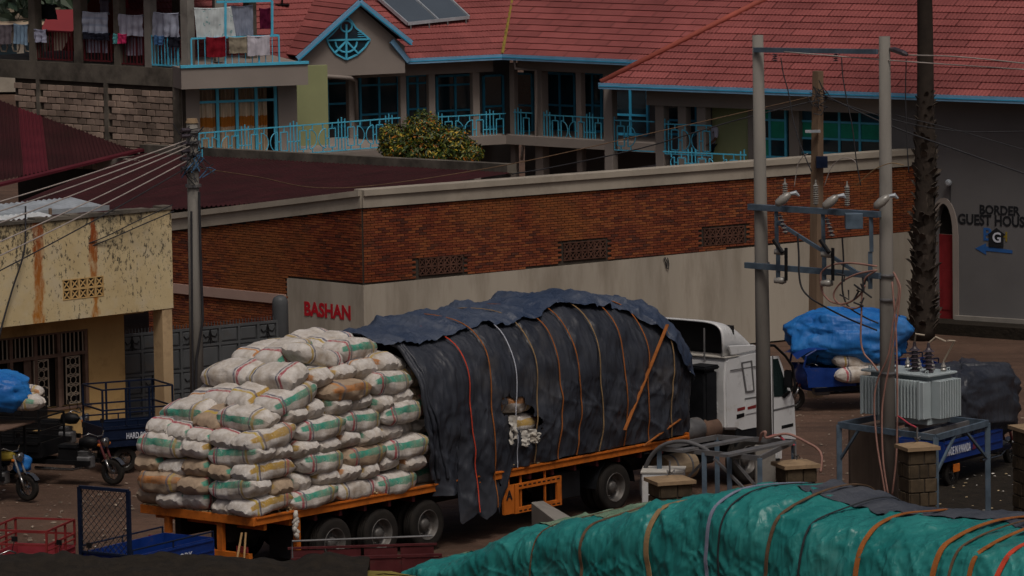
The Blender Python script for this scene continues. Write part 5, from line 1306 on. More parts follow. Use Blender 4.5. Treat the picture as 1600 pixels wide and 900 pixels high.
def tarp_mat(name, c, c2, gl=.5, wr=.5, spec=.32, rots=((.3,.6,.2),(-.2,-.7,.5),(.1,.15,-.4))):
    k = NT(name); co = k.coord('pos'); n = k.noise(co, .8, 7, .65)
    col = k.mix(k.ramp(n, .35, .68), c, c2); col = k.mix(k.ramp(k.noise(co, 5, 6, .7), .58, .75, 0, .45), col, mul(c2, 1.35))
    col = k.mix(k.ramp(k.noise(co, .45, 6, .7), .58, .7, 0, .4), col, k.mix(.5, c2, (.16,.14,.12)))
    h = None
    for i, r_ in enumerate(rots):                     # long sharp creases in several directions
        mp = k.n('Mapping'); mp.inputs['Rotation'].default_value = r_; mp.inputs['Scale'].default_value = (1.15, 1.15, .16); mp.inputs['Location'].default_value = (i*7.1, i*3.3, i); k.l(co, mp.inputs[0])
        q = k.noise(mp.outputs[0], 1.0 + .7*i, 3, .5, .3)
        rg = k.math('POWER', k.ramp(k.math('ABSOLUTE', k.math('SUBTRACT', q, .5)), 0, .09, 1, 0), 1.3)
        h = rg if h is None else k.math('ADD', h, k.math('MULTIPLY', rg, .8))
    k.bump(k.math('ADD', h, k.noise(co, 2.0, 3, .5)), wr, .05)
    return k.out(col, k.ramp(n, .3, .7, gl-.1, gl+.12), 0, spec)
MT['tarp_dark'] = tarp_mat('dark_tarp', (.020,.023,.032), (.042,.047,.060), .42, .22)
MT['tarp_blue'] = tarp_mat('faded_blue_tarp', (.024,.040,.080), (.062,.078,.115), .5, .25)
MT['tarp_slate'] = tarp_mat('slate_tarp', (.04,.046,.06), (.075,.083,.10), .55, .25)
NT_, NA = 330, 150; vs = []; fs = []
for i in range(NT_+1):
    for j in range(NA+1):
        a = j/NA; e0 = 4.92 + .35*max(0, 1-a/.45) + .08*fbm(a*6, 1.5)
        if a < .30: e0 += .08*sin(a*40)
        t = e0 + (14.15 - e0)*i/NT_; vs.append(tarp_pt(t, a))
for i in range(NT_):
    for j in range(NA):
        q = [i*(NA+1)+j, (i+1)*(NA+1)+j, (i+1)*(NA+1)+j+1, i*(NA+1)+j+1]; c = sum((vs[k_] for k_ in q), V())/4
        if not tear(c.x, c.z, j/NA): fs.append(tuple(q))
m = MB(); m.v = [tuple(TF.M @ p) for p in vs]; m.f = fs
n0 = NT_*(NA+1); m.f.append(tuple(n0 + j for j in range(NA+1)))
for h_, r__ in ((.0,.05),(.13,.045),(.26,.035)):      # gathered hem folds along the rear edge
    m.tube([TF.M @ (tarp_pt(4.92 + .35*max(0, 1-a/.45) + .08*fbm(a*6, 1.5) + h_*(1+.4*sin(a*11)), a, .02) ) for a in [.06 + .42*k_/60 for k_ in range(61)]], r__, 7)
solo('tarpaulin', m, MT['tarp_dark'], 'torn dark grey tarpaulin draped over the front half of the trailer load', 'tarpaulin', smooth=True, fix=False)
# blue sheet over the top
NT_, NA = 240, 80; vs = []
for i in range(NT_+1):
    for j in range(NA+1):
        t = 4.55 + (14.12-4.55)*i/NT_; near = .445 + .018*fbm(t*.55, 4) + .006*fbm(t*2.2, 8) - (.085*max(0, t-12.2)); near = max(.15, near)
        b = j/NA; a = near + (.62-near)*b; t2 = t + (.28*(.62-a)/.2*0)
        vs.append(tarp_pt(t2, a, .04 + .03*fbm(t*.8, a*7, 6, 2) + creases(t, a*9, ((.5,1.0,.07,4.0,3.0),(-.6,1.2,.06,4.0,8.0),(1.2,1.0,.06,4.0,12.0),(.2,2.2,.04,4.0,17.0),(-1.1,2.0,.04,4.0,22.0),(.8,4.0,.02,4.0,27.0)))))
m = MB(); m.v = [tuple(TF.M @ p) for p in vs]; m.f = [(i*(NA+1)+j, (i+1)*(NA+1)+j, (i+1)*(NA+1)+j+1, i*(NA+1)+j+1) for i in range(NT_) for j in range(NA)]
solo('tarpaulin', m, MT['tarp_blue'], 'faded blue sheet crumpled along the top of the trailer load', 'tarpaulin', smooth=True, fix=False)
# lashing straps
sl_ = ['red lashing strap nearest the torn flap of the dark tarpaulin', 'thin white lashing cord beside the red strap']
LB = 'orange lashing strap over the dark tarpaulin, %s from the tail'
for i, s_ in enumerate(STR):
    m = MB(); w_ = .013 if i not in (2,) else .008
    pts = [tarp_pt(s_ + .05*sin(q*9+i), .0 + .64*q, .022 if q < .55 else .075, False) for q in [k_/60 for k_ in range(61)]]
    pts = [tarp_pt(p.x, .64*k_/60, .03 if k_ < 33 else .10) for k_, p in enumerate(pts)]
    for it in range(5): pts = [pts[0]] + [(pts[q-1] + pts[q]*2 + pts[q+1])/4 for q in range(1, 60)] + [pts[-1]]
    L_ = [TF.M @ (p - V((w_,0,0))) for p in pts]; R_ = [TF.M @ (p + V((w_,0,0))) for p in pts]
    nn = [TF.ey*-.012]*len(pts)
    for k_ in range(len(pts)):
        out_ = (pts[k_] - V((pts[k_].x, YC, 2.2))).normalized(); out_ = TF.M.to_3x3() @ out_ * .012; m.v += [tuple(L_[k_]), tuple(R_[k_]), tuple(R_[k_]+out_), tuple(L_[k_]+out_)]
    for k_ in range(len(pts)-1):
        b = k_*4; m.f += [(b+3,b+2,b+6,b+7),(b,b+4,b+5,b+1),(b,b+3,b+7,b+4),(b+1,b+5,b+6,b+2)]
    solo('lashing_strap', m, MT['strap_red' if i == 0 else 'letter_white' if i == 2 else 'strap' if i % 3 else 'strap_tan'], LB % ORD[i] if i not in (0, 2) else ('red lashing strap behind the torn flap of the dark tarpaulin' if i == 0 else 'thin pale lashing cord beside the hole in the dark tarpaulin'), 'strap', 'lashing straps over the load')
def free_strap(a, b, label, w_=.045, mt='strap'):
    m = MB().bar(a, b, w_, .02); return solo('lashing_strap', m, MT[mt], label, 'strap', 'lashing straps over the load')
ta = tarp_pt(13.15, .42, .12); tb = V((TF.xz(975, 672, -.2)[0], -.22, TF.xz(975, 672, -.2)[1])); mid = V((TF.xz(1010, 590, -.25)[0], -.27, TF.xz(1010, 590, -.25)[1]))
m = MB().bar(TF.M @ V((TF.xz(1043,507,-.1)[0], -.1, TF.xz(1043,507,-.1)[1])), TF.M @ tb, .075, .02); solo('lashing_strap', m, MT['strap'], 'broad orange strap running diagonally across the front of the load', 'strap', 'lashing straps over the load')
m = MB().bar(TF.M @ V((TF.xz(1063,655,-.1)[0], -.1, TF.xz(1063,655,-.1)[1])), TF.M @ V((TF.xz(1005,697,-.2)[0], -.2, TF.xz(1005,697,-.2)[1])), .05, .02); solo('lashing_strap', m, MT['strap'], 'short orange strap slanting down at the lower front corner', 'strap', 'lashing straps over the load')
# contents visible through the tear
for k_, (x, z, rz_, lb) in enumerate(((8.0, 2.62, 0, 'white sack with orange stripe showing through the tarpaulin tear'), (8.25, 2.18, .1, 'burst sack at the bottom of the tarpaulin tear'), (8.4, 3.2, 0, 'pale sack glimpsed through the upper slit of the tarpaulin'))):
    o = bpy.data.objects.new('sack', SACKS[('orange','yellow','green')[k_]][k_]); COL.objects.link(o); o.location = TF.W(x, .40, z - .12); o.rotation_euler = (.1, .05, TA + rz_); tag(o, lb, 'sack')
# ragged strip hanging beside the tear, plastic tied to the tail, prop sticks
m = MB()
def rag(c, rx, rz_, seed): return MB().grid(lambda a, b: c + TF.M.to_3x3() @ V(((a-.5)*rx + .06*fbm(a*3, b*3, seed), -.10*abs(fbm(a*4, b*4, seed)) - .05*sin(a*9+seed), -b*rz_*(1+.35*fbm(a*3, seed)))), 14, 14)
for k_, (x_, z_, w_, h_) in enumerate(((7.7,2.5,.22,.5),(8.2,2.15,.4,.3),(8.45,2.05,.25,.2))):
    g_ = rag(TF.W(x_, -.16, z_), w_, h_, k_*5); m.add(g_.v, g_.f)
solo('plastic_scraps', m, MT['dirty_white'], 'shreds of pale plastic hanging from the tarpaulin tear', 'scraps', smooth=True)
q = TF.xz(459, 800, -.06); m = MB()
for k_ in range(7): m.tube([TF.W(q[0]+rnd(-.04,.04), -.09, q[1]+.02-.07*k_), TF.W(q[0]+rnd(-.08,.08), -.12, q[1]-.05-.07*k_), TF.W(q[0]+rnd(-.1,.1), -.1, q[1]-.14-.07*k_)], [.04,.055,.02], 6)
solo('plastic_rag', m, MT['dirty_white'], 'whitish plastic rag tied to the trailer corner near the first wheel', 'rag', smooth=True)
y, z = rpt(378, 832, -.15); y2, z2 = rpt(364, 882, -.4); y3, z3 = rpt(384, 832, -.15); y4, z4 = rpt(379, 880, -.35)
solo('prop_stick', MB().tube([TF.W(-.15, y, z), TF.W(-.4, y2, z2 - .3)], .022, 7), MT['plank'], 'left of two tan sticks leaning below the trailer tail', 'stick', 'tan sticks under the trailer tail')
solo('prop_stick', MB().tube([TF.W(-.15, y3, z3), TF.W(-.35, y4, z4 - .3)], .020, 7), MT['plank'], 'right of two tan sticks leaning below the trailer tail', 'stick', 'tan sticks under the trailer tail')
random.seed(33)
# ------------------------------------------------------------------ cargo trikes (x forward, y left)
TY2, RM2 = tyre_mesh(.29, .13), None
def spoke_mesh(R_=.29):
    m = MB().lathe([(R_*.64,-.03),(R_*.70,-.035),(R_*.70,.035),(R_*.64,.03)], 24, None, False).lathe([(.04,-.06),(.05,0),(.04,.06)], 10)
    for k_ in range(14):
        a = 2*pi*k_/14; m.bar((.04*cos(a), .04*sin(a), .03*(-1)**k_), (R_*.66*cos(a+.2), R_*.66*sin(a+.2), 0), .008)
    return m.mesh('rim', MT['chrome'])
RM2 = spoke_mesh()
def small_wheel(t, x, y, steer=0):
    o = piece('wheel', TY2, t, (x, y, .29), (pi/2, 0, steer)); piece('rim', RM2, o, (0,0,0)); return o
def sit_at(ref, world, rz_):
    r_ = Matrix.Rotation(rz_, 3, 'Z') @ V((ref[0], ref[1], 0)); return V((world.x - r_.x, world.y - r_.y, 0))
def trike(label, loc, rz_, body='trike_blue', frame='trike_blue', BL_=1.75, hs=.34, rails=0.0, mesh=False, canopy=False, fork='maroon_paint', text=None, text2=None, steer=0.0, front=True, tail_text=None, headboard=0):
    t = thing('cargo_trike', label, 'trike', loc, rz_, 'cargo trikes')
    x0, x1, yb_, zf = -BL_, 0.0, .62, .66
    part('chassis', MB().box(x0+.05, 1.05, -.28, -.20, .44, .54).box(x0+.05, 1.05, .20, .28, .44, .54).box(x0+.2, x0+.28, -.28, .28, .45, .53).box(-.3, -.22, -.28, .28, .45, .53), MT[frame], t)
    part('bed_floor', MB().box(x0, x1, -yb_, yb_, zf-.05, zf), MT[body], t)
    for s in (-1, 1):
        y = s*yb_; p_ = part('side_panel', MB().box(x0, x1, min(y, y-s*.03), max(y, y-s*.03), zf+.002, zf+hs), MT[body], t)
        part('rib', MB().box(x0+.02, x1-.02, min(y, y+s*.02), max(y, y+s*.02), zf+hs*.28, zf+hs*.36).box(x0+.02, x1-.02, min(y, y+s*.02), max(y, y+s*.02), zf+hs*.84, zf+hs*.92), MT[body], p_)
        part('side_rail', MB().tube([(x0, y, zf+hs+.12), (x1, y, zf+hs+.12)], .018, 6).tube([(x0, y, zf+hs), (x0, y, zf+hs+.12)], .018, 6).tube([(x1, y, zf+hs), (x1, y, zf+hs+.12)], .018, 6).tube([((x0+x1)/2, y, zf+hs), ((x0+x1)/2, y, zf+hs+.12)], .018, 6), MT[frame], t)
    part('tailgate', MB().box(x0-.03, x0-.002, -yb_, yb_, zf-.04, zf+hs), MT[body], t)
    part('front_panel', MB().box(x1+.002, x1+.03, -yb_, yb_, zf-.04, zf+hs), MT[body], t)
    if rails:
        m = MB(); zt = zf+hs+rails
        for s in (-1, 1):
            for k_ in range(4):
                x = x0 + (x1-x0)*k_/3; m.bar((x, s*yb_, zf+hs), (x, s*yb_, zt), .04)
            for f in (.45, 1): m.bar((x0, s*yb_, zf+hs+rails*f), (x1, s*yb_, zf+hs+rails*f), .035)
        for x in (x0, x1):
            for f in (.45, 1): m.bar((x, -yb_, zf+hs+rails*f), (x, yb_, zf+hs+rails*f), .035)
        part('rail_frame', m, MT[frame], t)
    if mesh:
        z0, z1 = zf+hs+.02, zf+hs+1.28; m = MB(); x = x1+.05
        for s in (-1, 1): m.bar((x, s*yb_*.95, .55), (x, s*yb_*.95, z1), .07)
        m.bar((x, -yb_*.95, z1), (x, yb_*.95, z1), .07, .06); m.bar((x, -yb_*.9, z0), (x, yb_*.9, z0), .04)
        fo_ = part('head_frame', m, MT['blue_black'], t)
        w_ = MB(); n = 9; Wd = yb_*1.9; Hh = z1-z0
        for k_ in range(-n, n+1):
            for sg_ in (1, -1):
                a = V((x, -Wd/2 + Wd*k_/n, z0)); 
                pts = []
                for q in range(25):
                    yy = -Wd/2 + Wd*k_/n*1.0 + Hh*q/24*sg_*.95 + (0 if sg_ > 0 else Wd)
                    if -Wd/2 <= yy <= Wd/2: pts.append((x + sg_*.006, yy, z0 + Hh*q/24))
                if len(pts) > 1: w_.tube([pts[0], pts[-1]], .007, 4)
        part('wire_mesh', w_, MT['dark_cable'], fo_, stuff=True)
    for s in (-1, 1): small_wheel(t, x0+.55, s*.46)
    part('axle', MB().tube([(x0+.55,-.44,.29),(x0+.55,.44,.29)], .035, 8), MT['black'], t)
    for s in (-1,1):
        m = MB()
        for k_ in range(5): m.bar((x0+.2+.02*k_, s*.33, .47-.03*k_), (x0+.9-.02*k_, s*.33, .47-.03*k_), .05, .02)
        part('leaf_spring', m, MT['black'], t)
    part('seat', MB().box(.22, .72, -.20, .20, .78, .88), MT['plastic_black'], t, bevel=.03, seg=2)
    part('seat_box', MB().box(.24, .70, -.18, .18, .46, .775), MT[body], t)
    part('engine', MB().box(.62, 1.0, -.17, .17, .34, .62).box(.70, .92, -.1, .1, .62, .74), MT['steel'], t, bevel=.03)
    m = MB()
    for k_ in range(5): m.box(.68, .94, -.13, .13, .60+.03*k_, .612+.03*k_)
    part('cooling_fins', m, MT['steel'], t)
    part('fuel_tank', MB().lathe([(.0,-.24),(.10,-.2),(.14,0),(.12,.16),(0,.26)], 14, Matrix.Translation((.92,0,.92)) @ Matrix.Rotation(pi/2,4,'Y')), MT[body], t, smooth=True)
    part('exhaust', MB().tube([(.9,-.18,.4),(.6,-.24,.33),(-.3,-.26,.34)], [.03,.03,.045], 8), MT['chrome'], t)
    if front:
        sx = 1.22; ax_ = 1.52; st = Matrix.Translation((1.3,0,0)) @ Matrix.Rotation(steer,4,'Z') @ Matrix.Translation((-1.3,0,0))
        fk = MB()
        for s in (-1,1): fk.tube([(sx,s*.1,1.0),(1.36,s*.1,.66),(ax_,s*.1,.29)], [.03,.03,.026], 8)
        part('fork', place(fk, st), MT[fork], t, smooth=True)
        fk = MB()
        for s in (-1,1): fk.tube([(1.40,s*.1,.57),(ax_,s*.1,.29)], [.034,.03], 8)
        part('fork_slider', place(fk, st), MT['chrome'], t, smooth=True)
        p = st @ V((ax_,0,0)); o = small_wheel(t, p.x, p.y, steer)
        m = MB().grid(lambda a, b: (ax_ + .34*cos(pi*(.18+.6*a)), -.075+.15*b, .29+.34*sin(pi*(.18+.6*a))), 10, 2); part('mudguard', place(m, st), MT['chrome'], t, smooth=True)
        m = MB().tube([(1.0,.38,1.1),(1.1,.28,1.16),(1.2,.1,1.08),(1.2,-.1,1.08),(1.1,-.28,1.16),(1.0,-.38,1.1)], .016, 8); part('handlebar', place(m, st), MT['chrome'], t, smooth=True)
        m = MB().lathe([(0,-.12),(.07,-.10),(.105,0),(.11,.03),(.10,.045),(.0,.06)], 16, Matrix.Translation((1.34,0,.95)) @ Matrix.Rotation(pi/2,4,'Y')); hl_ = part('headlight', place(m, st), MT['chrome'], t, smooth=True)
        for s in (-1,1): part('indicator', place(MB().lathe([(.0,-.04),(.035,-.02),(.035,.02),(0,.035)], 8, Matrix.Translation((1.3,s*.2,.9)) @ Matrix.Rotation(pi/2,4,'Y')), st), MT['orange'], t)
        for s in (-1,1): part('mirror', place(MB().tube([(1.05,s*.32,1.14),(1.02,s*.36,1.34)], .008, 5).box(1.0,1.02,s*.36-.06,s*.36+.06,1.32,1.42), st), MT['black'], t)
    if canopy:
        m = MB().grid(lambda a, b: (-.05+1.65*a, -.6+1.2*b, 1.52 + .10*sin(pi*b) - .55*max(0, a-.75)**1.2*2), 14, 10); part('canopy', m, MT['trike_blue'], t, smooth=True)
        m = MB().grid(lambda a, b: (1.30 + .16*sin(pi*a*.9) - .12*abs(b-.5)*2, -.5 + 1.0*b, .5 + .62*a), 10, 10); part('front_shell', m, MT['trike_blue'], t, smooth=True)
        for s in (-1,1): part('door_sheet', MB().add([(.1,s*.6,.6),(1.3,s*.55,.6),(1.38,s*.56,1.1),(.1,s*.6,1.02)], [(0,1,2,3)]), MT['trike_blue'], t)
        for s in (-1,1):
            part('canopy_post', MB().tube([(.0,s*.58,.9),(.02,s*.58,1.54)], .02, 6), MT['trike_blue'], t)
            part('screen_pillar', MB().tube([(1.15,s*.5,.6),(1.42,s*.56,1.1),(1.36,s*.58,1.38),(1.1,s*.58,1.52)], .03, 6), MT['trike_blue'], t)
    def side_text(body_, s, xa, xb2, z0, z1, mt='letter_white'):
        tm = text_mb(body_, abs(xb2-xa), z1-z0, .015, .004)
        M = Matrix.Translation((max(xa, xb2), yb_+.021, z0)) @ Matrix.Rotation(pi, 4, 'Z') if s > 0 else Matrix.Translation((min(xa, xb2), -yb_-.021, z0))
        part('lettering', place(tm, M), MT[mt], t)
    if text: side_text(*text)
    if text2: side_text(*text2)
    return t
def heading(dx, dy): return math.atan2(dy, dx)
# black trike whose lamp faces the yard, left
rz0 = heading(.93, -.37)
l1 = trike('black cargo trike with round headlight and red fork by the yellow shop', sit_at((1.52, 0), P(178, 757, 0), rz0), rz0, 'black', 'black', 1.9, .3, rails=.55, steer=-.15)
rz1 = heading(.90, .43)
l2 = trike('dark blue cargo trike with tall rail frame behind the black trike', sit_at((-1.7, -.62), P(163, 742, 0), rz1), rz1, 'blue_black', 'blue_black', 1.7, .42, rails=.85, text=('HARD BODY', -1, -1.15, -.5, .78, .92))
l0 = trike('dark trike at the left edge under a brown board roof', sit_at((1.52, 0), P(45, 782, 0), rz0), rz0, 'blue_black', 'black', 1.8, .35, steer=-.2, fork='steel')
l3 = trike('second black cargo trike, half hidden behind the one with the red fork', sit_at((1.2, 0), P(128, 716, 0), rz0), rz0, 'black', 'black', 1.8, .45, rails=.4, steer=.2, fork='steel')
M0 = ROOTM[l0.name]
bd = M0 @ V((0,0,0))
m = MB().box(-.9, 1.35, -.75, .75, 1.62, 1.66, M0); bo = solo('board_roof', m, MT['brown_board'], 'weathered brown board laid over the dark trike at the left edge', 'board', bevel=.01)
bs = thing('board_stand', 'thin black posts holding up the brown board at left', 'stand', M0.translation, rz0)
for x, y in ((-.8,-.6),(-.8,.6),(1.15,-.6),(1.15,.6)): part('post', MB().bar((x,y,.6), (x,y,1.62), .05), MT['black'], bs)
MT['tarp_bright'] = tarp_mat('bright_blue_tarp', (.008,.10,.36), (.022,.18,.50), .5, .2, .3)
def lump(fn_c, rx, ry, rz_, seed, flat=.55, nu=60, nv=40, am=.18):
    """a tied-down bundle: rounded box with folds; returns grid over the upper part"""
    def fn(a, b):
        th = 2*pi*a; ph = pi*.5 - (pi*.93)*b*1.0
        c, s = cos(th), sin(th); cp_ = cos(ph); sp_ = sin(ph)
        x = abs(c)**flat*(1 if c > 0 else -1)*abs(cp_)**flat; y = abs(s)**flat*(1 if s > 0 else -1)*abs(cp_)**flat; z = abs(sp_)**.8*(1 if sp_ > 0 else -1)
        k_ = 1 + am*fbm(x*1.3+seed, y*1.3, z*1.3) + .05*abs(fbm(x*4+seed, y*4+z*2, z*3)) + creases(th*1.3, z*1.4, ((.4,.8,.055,3.6,seed),(-.6,.9,.05,3.6,seed+5),(1.0,1.2,.035,4.0,seed+9),(-.2,2.0,.028,4.0,seed+14),(.7,3.0,.018,4.0,seed+19))) - .03 + .010*fbm(x*5, y*5, z*5 + seed)
        return fn_c + V((x*rx*k_, y*ry*k_, z*rz_*k_))
    return MB().grid(fn, nu, nv)
c = PY(8, 612, M0.translation.y)
solo('tarp_bundle', lump(V((c.x - .45, c.y, c.z)), .95, .6, .42, 3), MT['tarp_bright'], 'bright blue tarp bundle on top of the brown board at left', 'tarpaulin', smooth=True)
def lay_sack(u, v, Y, rz_, c_, k_, label, s=1.0):
    p = PY(u, v, Y); o = bpy.data.objects.new('sack', SACKS[c_][k_]); COL.objects.link(o); o.location = p; o.rotation_euler = (0,0,rz_); o.scale = (s,s,s); return tag(o, label, 'sack')
lay_sack(25, 640, M0.translation.y, rz0, 'green', 1, 'flattened sack under the blue bundle at left', .95); lay_sack(35, 622, M0.translation.y+.35, rz0+.3, 'orange', 3, 'white sack peeking out behind the blue bundle at left', .7)
pp = M0 @ V((.42, 0, .36)); person('person in a pale lilac shirt seated on the dark trike at left', (pp.x, pp.y, pp.z), rz0, SIT, MT['shirt_lilac'], MT['jeans'])
q = M0 @ V((1.25, .25, .78)); solo('blue_bag', lump(q, .2, .2, .2, 9, .8, 20, 12), MT['tarp_bright'], 'small bright blue plastic bag hung on the left trike', 'bag', smooth=True)
q = M0 @ V((1.05, -.1, .98)); solo('yellow_cloth', lump(q, .18, .14, .1, 5, .8, 20, 12), MT['logo_yellow'], 'yellow and blue cloth over the left trike tank', 'cloth', smooth=True)
# blue trike behind the trailer tail
BTF = Fac(P(207, 862, 1.12), P(333, 832, 1.12)); rzb = BTF.ang + pi
tp = P(333, 832, 1.12)
trike('blue cargo trike with wire mesh frame parked behind the trailer tail', sit_at((-BTF.L, .62), tp, rzb), rzb, 'trike_blue', 'blue_black', BTF.L, .36, mesh=True, text=('HARD BODY', 1, -BTF.L*.32, -BTF.L*.72, .72, .86))
# red railed trike cut off by the bank
RTF = Fac(P(48, 836, 1.5), P(118, 806, 1.5)); rzr = RTF.ang + pi
trike('red railed cargo trike behind the dark bank at lower left', sit_at((-1.5, .62), P(116, 812, 1.36), rzr), rzr, 'pinkred', 'red_paint', 1.5, .2, rails=.5)
# maroon cart in front of the trailer wheels
CTF = Fac(P(457, 873, 1.25), P(688, 866, 1.25)); L = CTF.L
ct = thing('maroon_cart', 'maroon steel cart with a thin pipe rail in front of the trailer wheels', 'cart', CTF.p, CTF.ang)
part('floor', MB().box(0, L, 0, 1.3, .62, .68), MT['maroon_paint'], ct)
for i in range(4):
    a, b = L*i/4, L*(i+1)/4; part('side_panel', MB().box(a+.03, b-.03, .02, .04, .69, 1.2), MT['maroon_paint'], ct); part('side_panel', MB().box(a+.03, b-.03, 1.26, 1.28, .69, 1.2), MT['maroon_paint'], ct)
m = MB()
for i in range(5): m.box(L*i/4-.03, L*i/4+.03, 0, .05, .62, 1.22)
m.box(-.03, L+.03, -.01, .06, 1.221, 1.26).box(-.03, L+.03, 1.24, 1.31, 1.221, 1.26); part('frame', m, MT['maroon_paint'], ct)
m = MB().tube([(.0,.02,1.26),(.0,.02,1.58),(L*.95,.02,1.60)], .02, 8); part('pipe_rail', m, MT['steel'], ct)
for x in (.6, L-.6):
    for y in (.0, 1.3): piece('wheel', TY2, ct, (x, y, .29), (pi/2,0,0), (1,1,1.3))
part('axle', MB().tube([(.6,0,.29),(.6,1.3,.29)], .04, 8).tube([(L-.6,0,.29),(L-.6,1.3,.29)], .04, 8).bar((.6,.65,.29),(.6,.65,.62),.1).bar((L-.6,.65,.29),(L-.6,.65,.62),.1), MT['black'], ct)
# blue trike with a big blue bundle, right
rz3 = heading(-.97, -.24)
r1_ = trike('blue canopied trike under a large blue bundle beyond the cab', sit_at((1.4, 0), P(1247, 640, 0), rz3), rz3, 'trike_blue', 'blue_black', 2.0, .4, canopy=True)
M3 = ROOTM[r1_.name]; q = PY(1330, 520, M3.translation.y)
solo('tarp_bundle', lump(V((q.x-.02, q.y+.05, q.z-.1)), 1.42, .85, .66, 14, .72, 90, 56, .16), MT['tarp_bright'], 'large bright blue tarp bundle heaped over the canopied trike', 'tarpaulin', smooth=True)
lay_sack(1338, 575, M3.translation.y-.3, rz3, 'green', 2, 'white sack with green stripe on the canopied trike, upper one', .95); lay_sack(1340, 596, M3.translation.y-.45, rz3+.05, 'yellow', 0, 'white sack with yellow end on the canopied trike, lower one', .95)
lay_sack(1268, 595, M3.translation.y+.2, rz3, 'green', 4, 'pale sack under the blue canopy beyond the cab', .6)
# trike with dark tarp at right edge
RBF = Fac(P(1475, 706, .85), P(1545, 688, .85)); rz4 = RBF.ang
r2_ = trike('blue trike under a dark tarpaulin at the right edge, lettered on its side', sit_at((-2.6, -.62), P(1475, 706, .85), rz4), rz4, 'trike_blue', 'blue_black', 2.6, .40, text=('MADE IN RWANDA', -1, -2.5, -1.45, .74, .92))
M4 = ROOTM[r2_.name]
m = MB()
for x in (-2.58, -1.36):
    for k_ in range(3): m.add([(x+.05*k_-.02, -.645, .75),(x+.05*k_+.01, -.645, .75),(x+.05*k_+.06, -.645, .93),(x+.05*k_+.03, -.645, .93)], [(0,1,2,3)])
part('reflector_stripes', m, MT['red_paint'], r2_); part('reflector', MB().box(-2.2, -1.95, -.645, -.62, .35, .52), MT['orange'], r2_)
q = M4 @ V((-.45, .15, 1.62)); b_ = lump(V((0,0,0)), 1.45, .85, .80, 22, .42, 90, 60, .07); b_ = place(b_, Matrix.Translation(q) @ Matrix.Rotation(rz4,4,'Z'))
solo('tarp_bundle', b_, MT['tarp_dark'], 'dark slate tarpaulin bundle on the trike at the right edge', 'tarpaulin', smooth=True)
m = MB()
for k_, (u0, v0, u1, v1) in enumerate(((1502,598,1506,640),(1514,610,1517,645))):
    solo('tan_plank', MB().bar(PY(u0, v0, 111.5+.2*k_), PY(u1, v1, 111.3+.2*k_), .10, .03), MT['plank'], 'left tan plank leaning beside the dark bundle' if k_ == 0 else 'right tan plank leaning beside the dark bundle', 'plank', 'tan planks by the dark bundle')
# ------------------------------------------------------------------ poles and wires
def pole(name, label, top, bot, r0, r1, mt, cat='pole', sq=False):
    return solo(name, MB().tube([bot, bot.lerp(top,.5), top], [r0, (r0+r1)/2, r1], 4 if sq else 14), MT[mt], label, cat, smooth=not sq)
YP = 118.0
pt_ = PY(300, 192, YP); pb = PY(310, 716, YP); pb.z = min(pb.z, -.05)
lp = thing('utility_pole', 'concrete utility pole tangled with cables beside the yellow shop', 'utility pole', (pb.x, pb.y, 0))
part('pole', MB().tube([pb, pt_], [.17, .13], 14), MT['pole_concrete'], lp, world=True, smooth=True)
part('pole_cap', MB().tube([pt_, pt_ + Z3*.10], [.15,.12], 12), MT['cap'], lp, world=True)
for v in (205, 222, 240, 262, 290): part('pole_band', MB().lathe([(.19,-.03),(.19,.03)], 12, Matrix.Translation(PY(302, v, YP))), MT['steel'], lp, world=True)
for k_, v in enumerate((203, 212, 224, 236, 248, 262)):
    a = PY(296, v, YP-.2); part('insulator', MB().tube([a, a + V((-.18, -.12, .0))], .05, 8), MT['brown_porc'], lp, world=True)
m = MB()
for k_ in range(26):
    a = PY(rnd(284, 314), rnd(200, 268), YP - .2); b = a + V((rnd(-.3,.3), rnd(-.15,.05), rnd(-.35,.15))); c = b + V((rnd(-.25,.25), rnd(-.1,.1), rnd(-.3,.3)))
    m.tube([a, b, c], .014, 5)
part('cable_tangle', m, MT['dark_cable'], lp, world=True, stuff=True)
m = MB()
for k_ in range(6):
    a = PY(rnd(300, 330), rnd(225, 262), YP - .25); m.tube([a, a + V((rnd(-.2,.2), -.05, rnd(-.2,.1))), a + V((rnd(-.3,.1), -.05, rnd(-.4,-.1)))], .016, 5)
part('blue_cable_tangle', m, MT['blue_cable'], lp, world=True, stuff=True)
part('riser_cable', MB().tube([PY(311,300,YP-.22), PY(314,420,YP-.22), PY(317,500,YP-.22), PY(307,560,YP-.22), PY(305,680,YP-.22)], .03, 6), MT['dark_cable'], lp, world=True)
part('riser_cable', MB().tube([PY(299,330,YP-.22), PY(300,480,YP-.22), PY(302,690,YP-.22)], .025, 6), MT['dark_cable'], lp, world=True)
def wire(pts, label, r_=.012, mt='alu_cable', sag=0.0, n=14, name='overhead_wire', group='overhead wires', smoothpts=False):
    """pts: (u, v, depth)"""
    w_ = [PY(*p) for p in pts]; out_ = []
    if len(w_) == 2:
        for i in range(n+1):
            t = i/n; out_.append(w_[0].lerp(w_[1], t) - Z3*sag*4*t*(1-t))
    else:
        ext = [w_[0]*2 - w_[1]] + w_ + [w_[-1]*2 - w_[-2]]
        for i in range(1, len(ext)-2):
            for k_ in range(8):
                t = k_/8; a, b, c, d = ext[i-1:i+3]
                out_.append(.5*((2*b) + (c-a)*t + (2*a-5*b+4*c-d)*t*t + (3*b-a-3*c+d)*t**3))
        out_.append(w_[-1])
    return solo(name, MB().tube(out_, r_, 6), MT[mt], label, 'wire', group, smooth=True)
